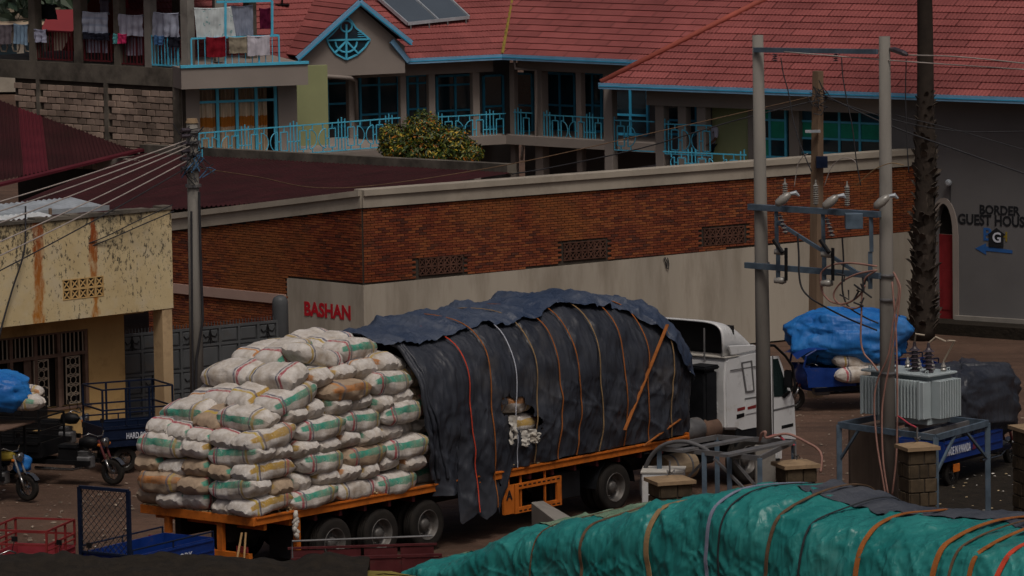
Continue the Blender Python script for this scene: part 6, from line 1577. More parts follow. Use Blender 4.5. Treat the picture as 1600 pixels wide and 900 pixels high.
for k_, (a, b) in enumerate((((290,220),(-10,318)),((290,226),(-10,333)),((296,229),(-10,334+18)),((292,240),(-10,382)),((291,252),(-10,404)),((292,262),(-10,428)))):
    wire([(*a, YP-.3), (*b, 112.0 + k_*.1)], f'{ORD[k_]} wire from the top running from the concrete pole to the left edge', .016, 'alu_cable' if k_ < 5 else 'dark_cable', .04)
wire([(270,320,121.2),(215,345,120.9),(150,376,120.2),(70,400,119.6),(-10,422,118.8)], 'upper of two dark wires across the yellow parapet', .014, 'dark_cable')
wire([(272,330,121.2),(225,350,120.9),(160,378,120.3),(80,406,119.7),(-10,430,118.9)], 'lower of two dark wires across the yellow parapet', .014, 'dark_cable')
wire([(40,322,118.9),(38,390,118.6),(20,450,118.4),(4,505,118.2),(-8,560,118)], 'black cable hanging down at the left end of the parapet', .022, 'dark_cable')
YW2 = 126.0
wt_ = PY(1278, 111, YW2); wb_ = PY(1274, 640, YW2); wb_.z = -.1
wp = thing('wooden_pole', 'weathered square wooden pole behind the steel crossarms', 'utility pole', (wb_.x, wb_.y, 0))
part('pole', MB().tube([wb_, wt_], [.20,.135], 4), MT['wood'], wp, world=True)
m = MB()
for k_ in range(16):
    a = PY(rnd(1268,1292), rnd(140,172), YW2-.2); m.tube([a, a+V((rnd(-.3,.3),-.05,rnd(-.2,.2))), a+V((rnd(-.3,.3),-.05,rnd(-.3,.3)))], .014, 5)
part('cable_tangle', m, MT['dark_cable'], wp, world=True, stuff=True)
part('splice_box', MB().box(-.14,.14,-.1,.1,0,.28, Matrix.Translation(PY(1284,262,YW2-.25))), MT['blue_black'], wp, world=True)
part('clamp', MB().box(-.25,.12,-.06,.06,0,.06, Matrix.Translation(PY(1274,207,YW2-.25))), MT['galv'], wp, world=True)
wire([(303,262,YP-.2),(400,276,120),(490,293,121.5),(600,288,123),(800,256,125),(1000,212,125.6),(1150,178,125.9),(1272,150,YW2-.2)], 'long pale service cable dipping over the maroon roof to the wooden pole', .011, 'strap_brown')
wire([(1270,158,YW2-.2),(1150,188,126),(1000,232,127),(860,262,128),(800,272,128.4)], 'dark service cable below the pale one over the brick wall', .016, 'dark_cable')
wire([(1286,148,YW2-.2),(1390,196,124),(1500,236,123),(1620,278,122)], 'thick dark cable slanting from the wooden pole to the right edge', .02, 'dark_cable')
wire([(1286,152,YW2-.2),(1400,188,124.6),(1500,205,124),(1620,205,123.5)], 'thin dark cable from the wooden pole across the grey wall', .013, 'dark_cable')
wire([(1400,180,124.6),(1500,205,124),(1620,240,123.5)], 'faint lower cable across the grey wall at right', .012, 'dark_cable')
# H frame
YL, YR = 106.5, 104.2
at_, ab = PY(1184, 55, YL), PY(1197, 858, YL); bt_, bb = PY(1382, 57, YR), PY(1389, 885, YR)
ab.z = bb.z = -.05
hf = thing('pole_frame', 'twin concrete poles joined by blue steel arms carrying fuse gear', 'pole frame', ((ab.x+bb.x)/2, (ab.y+bb.y)/2, 0))
def hx(u, v):                      # depth of the frame plane at pixel column u
    t = (u - 1190)/(1385-1190); return PY(u, v, YL + (YR-YL)*t)
for a, b in ((ab, at_), (bb, bt_)): part('pole', MB().tube([a, a.lerp(b,.5), b], [.175,.145,.115], 16), MT['pole_concrete'], hf, world=True, smooth=True)
off = V((-.25,-.25,0))
def arm(p, q, w_, h_, name='crossarm', mt='steel_blue', o_=V((-.13,-.13,0))):
    a, b = hx(*p) + o_, hx(*q) + o_; return part(name, MB().bar(a, b, w_, h_), MT[mt], hf, world=True)
arm((1188,77),(1380,80), .07, .10); arm((1180,322),(1384,334), .12, .12); arm((1174,413),(1384,430), .08, .12)
arm((1224,346),(1368,437), .05, .07, 'brace'); 
for u, t0, t1 in ((1222,325,382),(1295,330,388),(1370,335,392)): arm((u,t0),(u+1,t1), .08, .06, 'hanger')
for u, t0, t1 in ((1225,380,440),(1297,385,446),(1369,392,450)): arm((u,t0),(u,t1), .09, .06, 'cutout_bracket')
ins = MB().lathe([(.02,0)] + [q for k_ in range(9) for q in ((.035,.02+.045*k_),(.062,.035+.045*k_),(.035,.05+.045*k_))] + [(.02,.45),(.015,.52)], 14).mesh('pin_insulator', MT['porcelain'], smooth=False)
for u in (1236, 1284, 1333):
    p = hx(u, 321 + (u-1236)*.05) + V((-.13,-.13,.06)); o = piece('pin_insulator', ins, hf, ROOTM[hf.name].inverted() @ p)
for u, v in ((1246,308),(1320,312),(1400,312)):
    p = hx(u, v) + V((-.3,-.3,0)); m = MB().lathe([(.02,-.22),(.085,-.16),(.10,-.02),(.075,.12),(.03,.18)], 14, Matrix.Translation(p) @ Matrix.Rotation(.9,4,'Y')); part('arrester', m, MT['porcelain'], hf, world=True, smooth=True)
    m = MB().tube([p+V((.12,0,.10)), p+V((.25,0,.12)), p+V((.32,0,.05))], [.03,.05,.02], 8); part('lead_clamp', m, MT['galv'], hf, world=True)
for u, v in ((1240,345),(1313,350)):
    a = hx(u-4, v-12)+off; b = hx(u+6, v+18)+off; part('fuse_link', MB().tube([a,b], .03, 8), MT['brown_porc'], hf, world=True)
    m = MB()
    for k_ in range(5): m.lathe([(.03,-.012),(.065,0),(.03,.012)], 12, Matrix.Translation(a.lerp(b, .1+.2*k_)))
    part('shed', m, MT['porcelain'], hf, world=True)
for u in (1232, 1305):
    for v in (391, 436):
        p = hx(u+4, v+ (0 if u < 1300 else 4))+off; part('post_insulator', MB().tube([p+V((-.12,0,0)), p+V((.05,0,0)), p+V((.14,0,0))], [.05,.08,.05], 12), MT['porcelain'], hf, world=True, smooth=True)
    a = hx(u-2, 372)+off*1.2; b = hx(u+12, 392)+off*1.2; part('fuse_tube', MB().tube([a,b], .045, 8), MT['black'], hf, world=True)
    a = hx(u+14, 385)+off; b = hx(u+14, 436)+off; part('fuse_tube', MB().tube([a,b], .035, 8), MT['black'], hf, world=True)
part('meter_box', MB().box(-.18,.18,-.12,.12,0,.32, Matrix.Translation(hx(1352,355)+off)), MT['steel_blue'], hf, world=True, bevel=.01)
for u, v in ((1190,412),(1387,430),(1387,468),(1387,583)):
    p = hx(u, v); part('pole_clamp', MB().lathe([(.165,-.03),(.175,0),(.165,.03)], 14, Matrix.Translation(p)), MT['steel'], hf, world=True)
for u in (1220, 1315): 
    p = hx(u, 82)+V((-.13,-.13,0)); m = MB()
    for k_ in range(4): m.lathe([(.02,-.04*k_-.02),(.06,-.04*k_-.035),(.02,-.04*k_-.05)], 10, Matrix.Translation(p))
    part('hanging_insulator', m, MT['brown_porc'], hf, world=True)
p = hx(1393,77)+V((-.05,-.05,0)); part('strain_insulator', MB().tube([hx(1388,76), hx(1398,78), hx(1412,83), hx(1418,86)], [.02,.06,.06,.03], 10), MT['brown_porc'], hf, world=True)
def hw_(pts, label, r_=.012, mt='dark_cable', dz=-.3, **k): return wire([(u, v, YL + (YR-YL)*(u-1190)/195 + dz) for u, v in pts], label, r_, mt, **k)
hw_([(1220,90),(1224,115),(1232,145),(1240,190),(1252,230),(1268,268)], 'dark dropper wire below the left end of the top arm')
hw_([(1315,90),(1317,120),(1324,160),(1332,200),(1338,250),(1345,290)], 'dark dropper wire below the middle of the top arm')
hw_([(1416,92),(1415,150),(1417,220),(1420,270)], 'dark dropper wire right of the right concrete pole', dz=.1)
wire([(1418,86,104),(1500,89,103),(1620,101,102)], 'upper pale wire from the pole frame to the right edge', .013, 'alu_cable')
wire([(1225,81,105.5),(1400,95,104),(1620,110,102)], 'lower pale wire from the pole frame to the right edge', .013, 'alu_cable')
hw_([(1241,292),(1246,260),(1254,245),(1262,240)], 'thin looped jumper above the first pin insulator', .009, 'alu_cable')
hw_([(1288,290),(1300,260),(1318,247),(1336,252),(1341,270)], 'thin looped jumper above the middle pin insulator', .009, 'alu_cable')
hw_([(1338,290),(1348,280),(1368,264),(1392,255),(1412,258)], 'tan jumper rising to the right concrete pole', .009, 'strap_tan')
hw_([(1246,365),(1248,395),(1250,440),(1262,462),(1290,480),(1330,500),(1370,516)], 'black cable looping from the left fuse down past the blue bundle', .02)
hw_([(1316,372),(1318,410),(1316,450),(1325,478),(1350,495),(1372,505)], 'black cable from the middle fuse to the right pole', .018)
for k_, (pts, lb) in enumerate((([(1282,440),(1284,425),(1300,414),(1330,411),(1370,416)], 'pink cable arching along the lower crossarm'),
      ([(1282,440),(1286,458),(1300,472),(1322,474),(1342,462),(1352,446)], 'pink cable hanging as a wide loop under the crossarm'),
      ([(1370,422),(1340,428),(1316,440),(1303,458),(1308,472),(1330,482),(1348,478)], 'inner pink cable loop left of the right pole'),
      ([(1370,422),(1352,435),(1347,455),(1346,490),(1345,530),(1350,552),(1362,566),(1372,580)], 'pink cable dropping in front of the transformer to its lid'),
      ([(1396,425),(1402,440),(1404,460),(1396,500),(1388,555),(1372,592),(1366,630),(1370,690),(1378,740),(1384,775)], 'pink cable crossing in front of the right pole, left one'),
      ([(1398,428),(1406,446),(1406,462),(1400,510),(1392,560),(1382,610),(1378,650),(1380,720),(1388,775)], 'pink cable crossing in front of the right pole, middle one'),
      ([(1394,440),(1400,520),(1402,600),(1402,660),(1400,720),(1394,775)], 'pink cable running straight down the right pole'))):
    hw_(pts, lb, .021, 'pink_cable', -.45 if k_ < 4 else -.32, name='hanging_cable', group='pink cables on the pole frame')
hw_([(1403,650),(1412,656),(1420,662),(1432,668)], 'short red cable ending below the transformer', .02, 'red_cable', -.4, name='hanging_cable')
m = MB()
for k_ in range(9):
    p = hx(rnd(1335,1368), rnd(432,480)) + off*1.2; m.tube([p, p+V((rnd(-.2,.2),0,rnd(-.2,.2))), p+V((rnd(-.3,.3),0,rnd(-.3,.3)))], .02, 5)
part('cable_tangle', m, MT['dark_cable'], hf, world=True, stuff=True)
# ------------------------------------------------------------------ transformer on its steel platform
TX = P(1452, 664, 2.32); txa = math.atan2(.72, .69)
tx = thing('transformer', 'pale grey finned transformer on the steel platform behind the right pole', 'transformer', TX, txa)
LX, LY, HZ = .85, 1.75, .98
part('tank', MB().box(.10, LX, .10, LY-.1, .14, HZ), MT['xformer'], tx, bevel=.02); part('base', MB().box(.02, LX-.1, .05, LY-.35, -.02, .16), MT['xformer'], tx, bevel=.01)
fmx = MB().box(-.17, .095, -.018, .018, 0, HZ-.2).mesh('cooling_fin', MT['xformer'], bevel=.006); fmy = MB().box(-.018, .018, -.20, .095, 0, HZ-.2).mesh('cooling_fin', MT['xformer'], bevel=.006)
for k_ in range(18): piece('cooling_fin', fmx, tx, (0, .18 + k_*.086, .12))
for k_ in range(9): piece('cooling_fin', fmy, tx, (.14 + k_*.08, 0, .12))
part('fin_cover', MB().box(-.18,-.10,.12,.16,.11,HZ-.07).box(-.18,-.10,LY-.1,LY-.06,.11,HZ-.07), MT['xformer'], tx)
part('corner_cover', MB().box(-.16,.09,.02,.14,.12,HZ-.09), MT['xformer'], tx, bevel=.01)
part('lid', MB().box(-.05, LX+.05, -.03, LY+.03, HZ, HZ+.05), MT['xformer'], tx, bevel=.012)
bsh = MB().lathe([(.10,0),(.11,.04),(.06,.06)] + [q for k_ in range(5) for q in ((.06,.09+.085*k_),(.125,.10+.085*k_),(.07,.135+.085*k_))] + [(.04,.52),(.025,.62),(.0,.64)], 16).mesh('bushing', MT['brown_porc'], smooth=False)
for y in (.25, .62, 1.25): piece('bushing', bsh, tx, (.30, y, HZ+.05))
lv = MB().lathe([(.05,0),(.07,.04),(.04,.08),(.06,.10),(.03,.16),(.015,.22),(0,.23)], 12).mesh('low_voltage_bushing', MT['porcelain'])
for y in (.15, .45, .8, 1.1): piece('low_voltage_bushing', lv, tx, (.66, y, HZ+.05))
for x, y in ((.05,.1),(.75,.1),(.05,1.6),(.75,1.6)): part('lifting_lug', MB().tube([(x-.04,y,HZ+.05),(x-.04,y,HZ+.12),(x+.04,y,HZ+.12),(x+.04,y,HZ+.05)], .015, 6), MT['xformer'], tx)
for a, b, c in (((.3,.25,HZ+.66),(.35,.1,HZ+.8),(.5,-.05,HZ+.7)),((.3,.62,HZ+.66),(.2,.5,HZ+.85),(.3,.35,HZ+.82)),((.66,.15,HZ+.25),(.72,-.1,HZ+.7),(.5,-.1,HZ+.72))): part('terminal_lead', MB().tube([a,b,c], .02, 6), MT['grille'], tx)
pts = [P(1311,664,2.22), P(1462,684,2.22), P(1543,661,2.22), P(1400,646,2.22)]
pf = thing('steel_platform', 'blue grey angle iron platform carrying the transformer', 'platform', (pts[1].x, pts[1].y, 0))
for i in range(4): part('edge_beam', MB().bar(pts[i], pts[(i+1)%4], .07, .12), MT['steel_blue'], pf, world=True)
for i in range(4): b = pts[i].copy(); b.z = 0; part('leg', MB().bar(b, pts[i], .11, .11), MT['steel_blue'], pf, world=True)
for t in (.3,.55,.8): part('joist', MB().bar(pts[0].lerp(pts[1],t)-Z3*.03, pts[3].lerp(pts[2],t)-Z3*.03, .07, .1), MT['steel'], pf, world=True)
for a, b, t in ((0,1,.22),(2,1,.45),(1,2,.4)): part('brace', MB().bar(pts[a].lerp(pts[b],t), pts[a] - Z3*.75, .05, .05), MT['steel_blue'], pf, world=True)
# stained concrete plinth, stone piers with caps
def box_at(u0, u1, v, Y, z1, dep, rot=0.0):
    a, b = PY(u0, v, Y), PY(u1, v, Y); return (a.x, b.x, Y, Y+dep, 0, z1)
MT['stained'] = mat('stained_concrete', (.15,.115,.09), .92, .3, 1.5, dirt=(.05,.04,.035), dsc=1.5, damt=.6, bump=.3, st=(1.5,1.5,.2))
x0, x1, y0, y1, z0, z1 = box_at(1328, 1404, 700, 106.2, 2.05, .5); solo('concrete_plinth', MB().box(x0,x1,y0,y1,z0,z1), MT['stained'], 'stained concrete plinth under the transformer platform behind the right pole', 'plinth', bevel=.02)
def pier(u0, u1, vt, Y, label, steel=False):
    a, b = PY(u0, vt, Y), PY(u1, vt, Y); w_ = (b.x-a.x); zt = a.z; t = thing('stone_pier', label, 'pier', ((a.x+b.x)/2, Y+w_*.4, 0), .32, 'stone piers')
    h_ = w_*.42; n = max(3, int((zt-.1)/.26)); 
    part('core', MB().box(-h_+.02,h_-.02,-h_+.02,h_-.02,0,zt-.1), MT['mortar'], t)
    rh = (zt-.1)/n
    for j in range(n):
        for s in range(4):
            M = Matrix.Rotation(pi/2*s,4,'Z'); k_ = 3; off_ = (j % 2)*.5
            xs2 = [-h_+2*h_*q for q in ((0,.36,.7,1) if j % 2 else (0,.55,1))]
            for q in range(len(xs2)-1):
                o = part('stone', MB().box(xs2[q]+.012, xs2[q+1]-.012, -h_-rnd(0,.02), -h_+.05, rh*j+.012, rh*(j+1)-.01, M), MT['pier_stone'], t, bevel=.01)
    part('cap', MB().box(-h_*1.22,h_*1.22,-h_*1.22,h_*1.22,zt-.1,zt-.03).add([(-h_*1.22,-h_*1.22,zt-.028),(h_*1.22,-h_*1.22,zt-.028),(h_*1.22,h_*1.22,zt-.028),(-h_*1.22,h_*1.22,zt-.028),(0,0,zt+.05)], [(0,1,4),(1,2,4),(2,3,4),(3,0,4)]), MT['cap'], t)
    m = MB(); m.bar((0,0,zt), (0,0,zt+.34), .03)
    for k_ in range(4): m.tube([(rnd(-.04,.04),rnd(-.04,.04),zt+.02),(rnd(-.1,.1),rnd(-.1,.1),zt+.15),(rnd(-.1,.1),rnd(-.1,.1),zt+.08)], .012, 5)
    part('anchor_bolt', m, MT['steel'], t)
pier(1408, 1462, 697, 102.6, 'stone pier with tan cap under the transformer right of the pole')
pier(1215, 1274, 725, 103.5, 'stone pier with tan cap right of the left concrete pole')
pier(1016, 1079, 750, 102.6, 'low stone pier with tan cap in front of the white cabinet')
pier(1588, 1650, 668, 104.0, 'dark stone pier cut by the right edge')
# steel rack, cabinet, plates and loose pipe
K = [P(1030,700,1.95), P(1187,716,1.95), P(1240,690,1.95), P(1120,683,1.95)]
rk = thing('steel_rack', 'rusty grey angle iron rack between the cab and the teal load', 'rack', (K[1].x, K[1].y, 0))
for i in range(4): part('edge_beam', MB().bar(K[i], K[(i+1)%4], .05, .10), MT['steel'], rk, world=True)
for p in K + [K[0].lerp(K[1],.45), K[0].lerp(K[1],.7)]: b = p.copy(); b.z = 0; part('leg', MB().bar(b, p, .10, .08), MT['steel_blue'], rk, world=True)
part('slat', MB().bar(P(1060,705,2.0), P(1172,684,2.0), .22, .05), MT['steel'], rk, world=True); part('slat', MB().bar(P(1130,712,2.02), P(1235,690,2.02), .25, .05), MT['steel'], rk, world=True)
part('brace', MB().bar(K[0].lerp(K[1],.55)-Z3*.1, K[1]-Z3*.95, .05), MT['steel'], rk, world=True); part('brace', MB().bar(K[0].lerp(K[1],.75)-Z3*.1, K[1]-Z3*1.1+V((.35,0,0)), .05), MT['steel'], rk, world=True)
part('brace', MB().bar(K[0]+V((.9,0,-.3)), K[0]+V((.4,0,-.8)), .05), MT['steel'], rk, world=True)
a, b = PY(1005, 737, 103.6), PY(1070, 737, 103.6); cbn = thing('white_cabinet', 'white metal cabinet under the steel rack', 'cabinet', ((a.x+b.x)/2, 104, 0), -.1); w_ = (b.x-a.x)/2
part('body', MB().box(-w_,w_,-.35,.35,.1,a.z-.06), MT['white_paint'], cbn, bevel=.02); part('lid', MB().box(-w_-.02,w_+.02,-.37,.37,a.z-.055,a.z), MT['dirty_white'], cbn, bevel=.01); part('feet', MB().box(-w_+.05,w_-.05,-.3,.3,0,.1), MT['black'], cbn)
x0, x1, y0, y1, z0, z1 = box_at(1180, 1212, 720, 104.6, 1.85, .35); solo('concrete_block', MB().box(x0,x1,y0,y1,z0,z1), MT['concrete'], 'grey concrete block at the foot of the left concrete pole', 'block', bevel=.02)
wire([(1003,775,104.2),(1004,745,104.2),(1018,712,104),(1040,694,103.8),(1070,690,103.6),(1095,698,103.5),(1110,708,103.5)], 'thick grey pipe arching over the steel rack', .045, 'grey_cable', name='bent_pipe', group='loose pipes')
wire([(1187,690,105),(1190,678,104.8),(1196,675,104.7),(1198,684,104.7),(1230,678,104.6),(1262,692,104.5),(1278,702,104.4),(1284,715,104.3),(1282,738,104.2)], 'pale pink hose looping from the left pole to the ground', .03, 'pink_cable', name='hose', group='loose pipes')
wire([(1198,684,104.8),(1215,680,104.7),(1228,690,104.6),(1242,696,104.5)], 'short red hose beside the left pole', .025, 'red_cable', name='hose', group='loose pipes')
m = MB().tube([PY(1242,696,104.5), PY(1243,722,104.5)], .03, 6); solo('steel_rod', m, MT['steel'], 'short steel rod standing by the right stone pier cap', 'rod')
# concrete wedge by the trailer
q = [PY(u, v, Y) for u, v, Y in ((830,784,103.0),(848,782,104.2),(900,812,102.2),(880,822,101.0))]
m = MB().add([p for p in q] + [V((p.x, p.y, 0)) for p in q], [(0,1,2,3),(7,6,5,4),(0,4,5,1),(1,5,6,2),(2,6,7,3),(3,7,4,0)]); solo('concrete_wedge', m, MT['concrete'], 'sloping grey concrete block beside the orange side guard', 'block', bevel=.02)
# ------------------------------------------------------------------ palm
pb = P(1441, 530, 0); Yp = pb.y; ptop = PY(1443, -95, Yp)
pm = thing('palm_tree', 'tall palm with shaggy leaf bases on its trunk by the grey wall', 'tree', (pb.x, pb.y, 0))
def trunk_c(t): 
    u = 1441 + 2*t + 4*sin(t*3); return PY(u, 530 + (-95-530)*t, Yp)
def trunk_r(t): return .34 - .12*min(1, t*1.4) + .02*sin(t*30) if t < .55 else max(.15, .26 - .10*(t-.3))
part('trunk', MB().tube([trunk_c(k_/40) for k_ in range(41)], [trunk_r(k_/40) for k_ in range(41)], 16), MT['bark'], pm, world=True, smooth=True)
lb_ = MB().add([(-.08,0,0),(.08,0,0),(.075,-.05,.16),(-.075,-.05,.16),(0,-.085,.23),(-.06,.03,.02),(.06,.03,.02),(.03,-.02,.18),(-.03,-.02,.18)], [(0,1,2,3),(3,2,4),(6,5,8,7),(0,3,8,5),(1,6,7,2),(3,4,8),(2,7,4),(4,7,8)]).mesh('leaf_base', mat('leaf_base', (.035,.027,.022), .95, .4, 6, c2=(.085,.068,.055), kind='obj', rv=.5), fix=True)
Mi = ROOTM[pm.name].inverted()
for k_ in range(280):
    t = .02 + .60*((k_+.5)/280)**1.15; a = k_*2.399 + rnd(-.3,.3); c = trunk_c(t)
    d = V((sin(a), -cos(a), 0)); p = c + d*(trunk_r(t)*.95)
    o = piece('leaf_base', lb_, pm, (0,0,0)); s = rnd(.75,1.3)*(1.0 if t < .5 else .6)
    o.matrix_basis = Mi @ Matrix.Translation(p) @ Matrix.Rotation(a,4,'Z') @ Matrix.Rotation(rnd(-.35,.7),4,'X') @ Matrix.Rotation(rnd(-.5,.5),4,'Y') @ Matrix.Scale(s,4)
MT['frond'] = leaf_mat('palm_frond', (.03,.06,.02), (.06,.10,.03))
for k_ in range(16):
    a = k_*2.4; m = MB(); d = V((cos(a), sin(a), 0)); el = rnd(.2,1.1); prev = None
    for q in range(14):
        t = q/13; p = ptop + d*(2.4*t*cos(el)) + Z3*(2.4*t*sin(el) - 1.9*t*t)
        if prev is not None:
            m.bar(prev, p, .03)
            sdv = d.cross(Z3)
            for s in (-1,1):
                e_ = p + sdv*s*(.5*(1-t*.6)) + d*.15 - Z3*.15; m.add([p, p + d*.05, e_], [(0,1,2)])
        prev = p
    part('frond', m, MT['frond'], pm, world=True)
# ------------------------------------------------------------------ foreground: teal covered load, bank
FTF = Fac(P(1000, 775, 3.55), P(1560, 850, 3.55)); FM = FTF.M
fl_ = thing('flatbed_truck', 'flatbed below the teal covered load at the bottom of the picture', 'truck', FTF.W(0,1.4,0), FTF.ang)
part('deck', MB().box(-6.5, 11, -1.35, 1.35, 1.1, 1.25), MT['steel'], fl_)
for x in (-4.5, -3.1, 7.5): 
    for y, s in ((-1.2,1),(1.2,-1)): wheel(fl_, x, y, s)
part('chassis', MB().box(-6, 11, -.6, -.4, .7, 1.09).box(-6, 11, .4, .6, .7, 1.09), MT['black'], fl_)
def interp(x, xs_, ys_):
    if x <= xs_[0]: return ys_[0]
    for i in range(len(xs_)-1):
        if x <= xs_[i+1]:
            t = (x-xs_[i])/(xs_[i+1]-xs_[i]); t = t*t*(3-2*t); return ys_[i] + (ys_[i+1]-ys_[i])*t
    return ys_[-1]
STF = [-2.6, -1.35, .25, 1.7, 2.0, 3.0, 3.75, 4.95, 6.7, 7.05, 7.45, 8.0, 9.6]
def teal_pt(x, a, off_=0.0, fine=True):
    zt = interp(x, [-7,-5.2,-3.2,-1.9,-1.0,-.1,1.6,3.2,5,8,12], [1.3,1.8,2.58,2.92,3.05,3.38,3.74,3.66,3.58,3.48,3.4])
    zt += .06*fbm(x*.6, 2)
    hw2 = 1.42; z0 = 1.0; zs = z0 + (zt-z0)*.66
    if a < .4: q = a/.4; y = 1.4-hw2; z = z0 + (zs-z0)*q; ny_, nz_ = -1, 0
    elif a > .8: q = (1-a)/.2; y = 1.4+hw2; z = z0 + (zs-z0)*q; ny_, nz_ = 1, 0
    else:
        ph = (a-.4)/.4*pi; c, s = cos(ph), sin(ph); y = 1.4 - hw2*(abs(c)**.62)*(1 if c > 0 else -1); z = zs + (zt-zs)*(s**.62 if s > 0 else 0); ny_, nz_ = -c, s
    d = .12*fbm(x*.42, y*.5, z*.4, 2) + .02*fbm(x*1.7, y*1.7, z*1.7, 2)
    tg = 0
    for s_ in STF: tg += math.exp(-((x-s_)/.09)**2)
    d -= .02*min(1, tg)
    if fine:
        wb = .25*fbm(x*.7, z*.7, y*.7, 2); S_ = z + y
        d += creases(x + wb, S_ + wb, ((.55,.75,.045,4.5,2.0),(-.6,.85,.045,4.5,7.0),(.95,1.3,.034,5.0,12.0),(-.95,1.2,.032,5.0,17.0),(.35,1.9,.026,4.5,22.0),(-.3,2.2,.022,4.5,27.0),(.75,3.2,.017,4.5,32.0),(-.7,3.6,.016,4.5,37.0),(1.25,2.6,.018,4.5,42.0),(.5,6.0,.009,4.0,47.0),(-.9,6.5,.009,4.0,52.0))) - .05
    d += .10*sin(pi*max(0, min(1, (z-1.2)/2.2)))*(1-abs(nz_))
    return V((x, y + ny_*(d+off_), z + nz_*(d+off_)))
MT['tarp_teal'] = tarp_mat('teal_tarp', (.010,.150,.145), (.028,.235,.222), .38, .24, .42)
MT['tarp_pale'] = tarp_mat('pale_green_tarp', (.12,.20,.13), (.20,.28,.19), .6, .5)
def sheet(fn, x0, x1, nx, na):
    m = MB(); 
    for i in range(nx+1):
        for j in range(na+1): m.v.append(tuple(FM @ fn(x0 + (x1-x0)*i/nx, j/na)))
    m.f = [(i*(na+1)+j, (i+1)*(na+1)+j, (i+1)*(na+1)+j+1, i*(na+1)+j+1) for i in range(nx) for j in range(na)]; return m
m = sheet(lambda x, b: teal_pt(x, .05 + .9*b), -6.0, 10.8, 560, 130)
solo('tarpaulin', m, MT['tarp_teal'], 'wrinkled teal tarpaulin roped over the load in the foreground', 'tarpaulin', smooth=True, fix=False)
def grey_a(x): return .60 + .02*fbm(x*.5, 3, 0, 2)
m = sheet(lambda x, b: teal_pt(x, grey_a(x) + (.90-grey_a(x))*b, .015 + .05*min(1, b*4) + .04*abs(fbm(x*1.2, b*3, 5, 2)) + .10*math.exp(-((x-6.3)/1.3)**2)*sin(pi*min(1, b*1.3))), 2.4, 10.8, 160, 30)
solo('tarpaulin', m, MT['tarp_slate'], 'slate grey sheet along the back of the teal covered load', 'tarpaulin', smooth=True, fix=False)
m = sheet(lambda x, b: teal_pt(x, .585 + .02*fbm(x*.9, 1, 0, 2) + (.86-.585)*b, .015 + .06*min(1, b*4) + .05*abs(fbm(x*1.5, b*3, 7, 2))), -5.9, -1.3, 90, 26)
solo('tarpaulin', m, MT['tarp_pale'], 'faded pale green sheet behind the lower end of the teal load', 'tarpaulin', smooth=True, fix=False)
SD = [('strap_brown',.012,'thin dark cord over the low end of the teal load'),('strap_brown',.03,'brown strap over the low end of the teal load'),('strap_tan',.055,'broad tan strap at the front bulge of the teal load'),('strap_grey',.035,'pale grey strap right of the broad tan one'),('rope',.016,'dark cord close beside the pale grey strap'),('strap_brown',.035,'brown strap over the middle of the teal load'),('rope',.02,'dark cord left of the bright orange strap'),('strap',.05,'bright orange strap reaching across the grey sheet'),('strap',.055,'first strap of the four close together at right'),('strap_brown',.025,'thin brown strap, second of the four at right'),('strap',.045,'third strap of the four close together at right'),('strap_red',.05,'red orange strap, last of the four at right'),('rope',.016,'dark cord at the right edge of the teal load')]
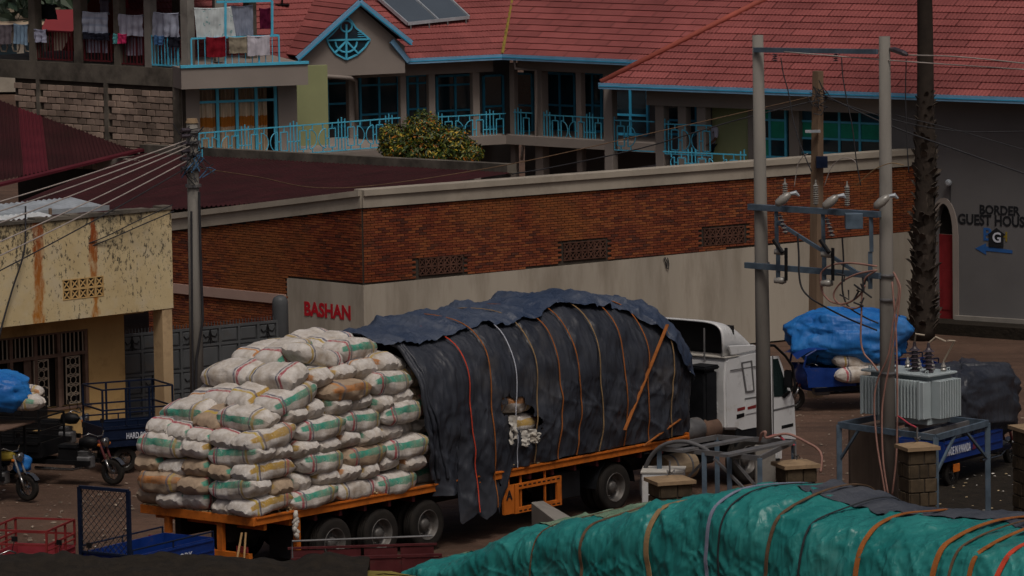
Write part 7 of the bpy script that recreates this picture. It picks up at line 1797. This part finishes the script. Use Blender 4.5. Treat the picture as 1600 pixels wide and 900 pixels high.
for (mt, w_, lb), s_ in zip(SD, STF):
    m = MB(); n = 70; PS = []
    for k_ in range(n+1):
        a = .12 + .6*k_/n; xx = s_ + .06*sin(a*9 + s_) + (a-.4)*.25*(1 if a > .4 else -.3); o1 = .03 + (.07 if a > .585 and s_ > 2.3 else .06 if a > .58 and s_ < -1 else 0)
        PS.append(teal_pt(xx, a, o1))
    for it in range(10): PS = [PS[0]] + [(PS[i-1] + PS[i]*2 + PS[i+1])/4 for i in range(1, n)] + [PS[-1]]
    for k_ in range(n+1):
        a = .12 + .6*k_/n; xx = s_ + .06*sin(a*9 + s_) + (a-.4)*.25*(1 if a > .4 else -.3); o1 = .02 + (.07 if a > .585 and s_ > 2.3 else .06 if a > .58 and s_ < -1 else 0)
        p = PS[k_]; d_ = PS[min(n, k_+1)] - PS[max(0, k_-1)]; q = p + V((0, -d_.z, d_.y)); nn = FM.to_3x3() @ V((0, q.y-p.y, q.z-p.z)); nn = nn.normalized()*.014
        l = FM @ (p - V((w_,0,0))); r_ = FM @ (p + V((w_,0,0))); m.v += [tuple(l), tuple(r_), tuple(r_+nn), tuple(l+nn)]
    for k_ in range(n):
        b = k_*4; m.f += [(b+3,b+2,b+6,b+7),(b,b+4,b+5,b+1),(b,b+3,b+7,b+4),(b+1,b+5,b+6,b+2)]
    solo('tie_down_strap', m, MT[mt], lb, 'strap', 'straps over the teal load')
# dark earth bank, lower left
def bank(a, b):
    x = -16 + 13.5*a; zz = 3.02 - .30*a + .06*fbm(x*1.1, 3) + .03*fbm(x*5, 1)
    if b < .12: return (x, 86.4 + .08*fbm(x, 2), zz*b/.12 - .1)
    return (x, 86.4 - 8*(b-.12) + .05*fbm(x*2, b*5), zz + .10*fbm(x*1.5, b*9) - .9*(b-.12)**2*3)
struct('embankment', MB().grid(bank, 180, 60), MT['dark_soil'], smooth=True)
o = lump(PY(565, 918, 86.0), 1.0, .5, .22, 31, .8, 40, 20); solo('olive_bundle', o, mat('olive_cloth', (.20,.16,.04), .9, .25, 3), 'dull olive cloth bundle at the bottom edge left of the teal load', 'bundle', smooth=True)
solo('dry_stalk', MB().tube([PY(240, 880, 86), PY(300, 878, 86), PY(330, 884, 86)], [.02,.03,.01], 6), MT['plank'], 'pale dry stalk lying on the dark bank', 'stalk')
# dark littered soil patch under the right trike
def patch(a, b):
    p = P(1440 + 240*a, 705 + 120*b, 0); return (p.x, p.y, .02 + .06*fbm(p.x*1.2, p.y*1.2) + .03)
struct('dark_soil_patch', MB().grid(patch, 40, 24), MT['dark_soil'], smooth=True)
def pa(u0, v0, u1, v1): return lambda: P(rnd(u0, u1), rnd(v0, v1), .09)
scraps('litter', MT['litter'], 30, pa(1460, 722, 1620, 800), .015, .045, .25); scraps('litter', MT['chips'], 20, pa(1460, 722, 1620, 800), .02, .05, .3)
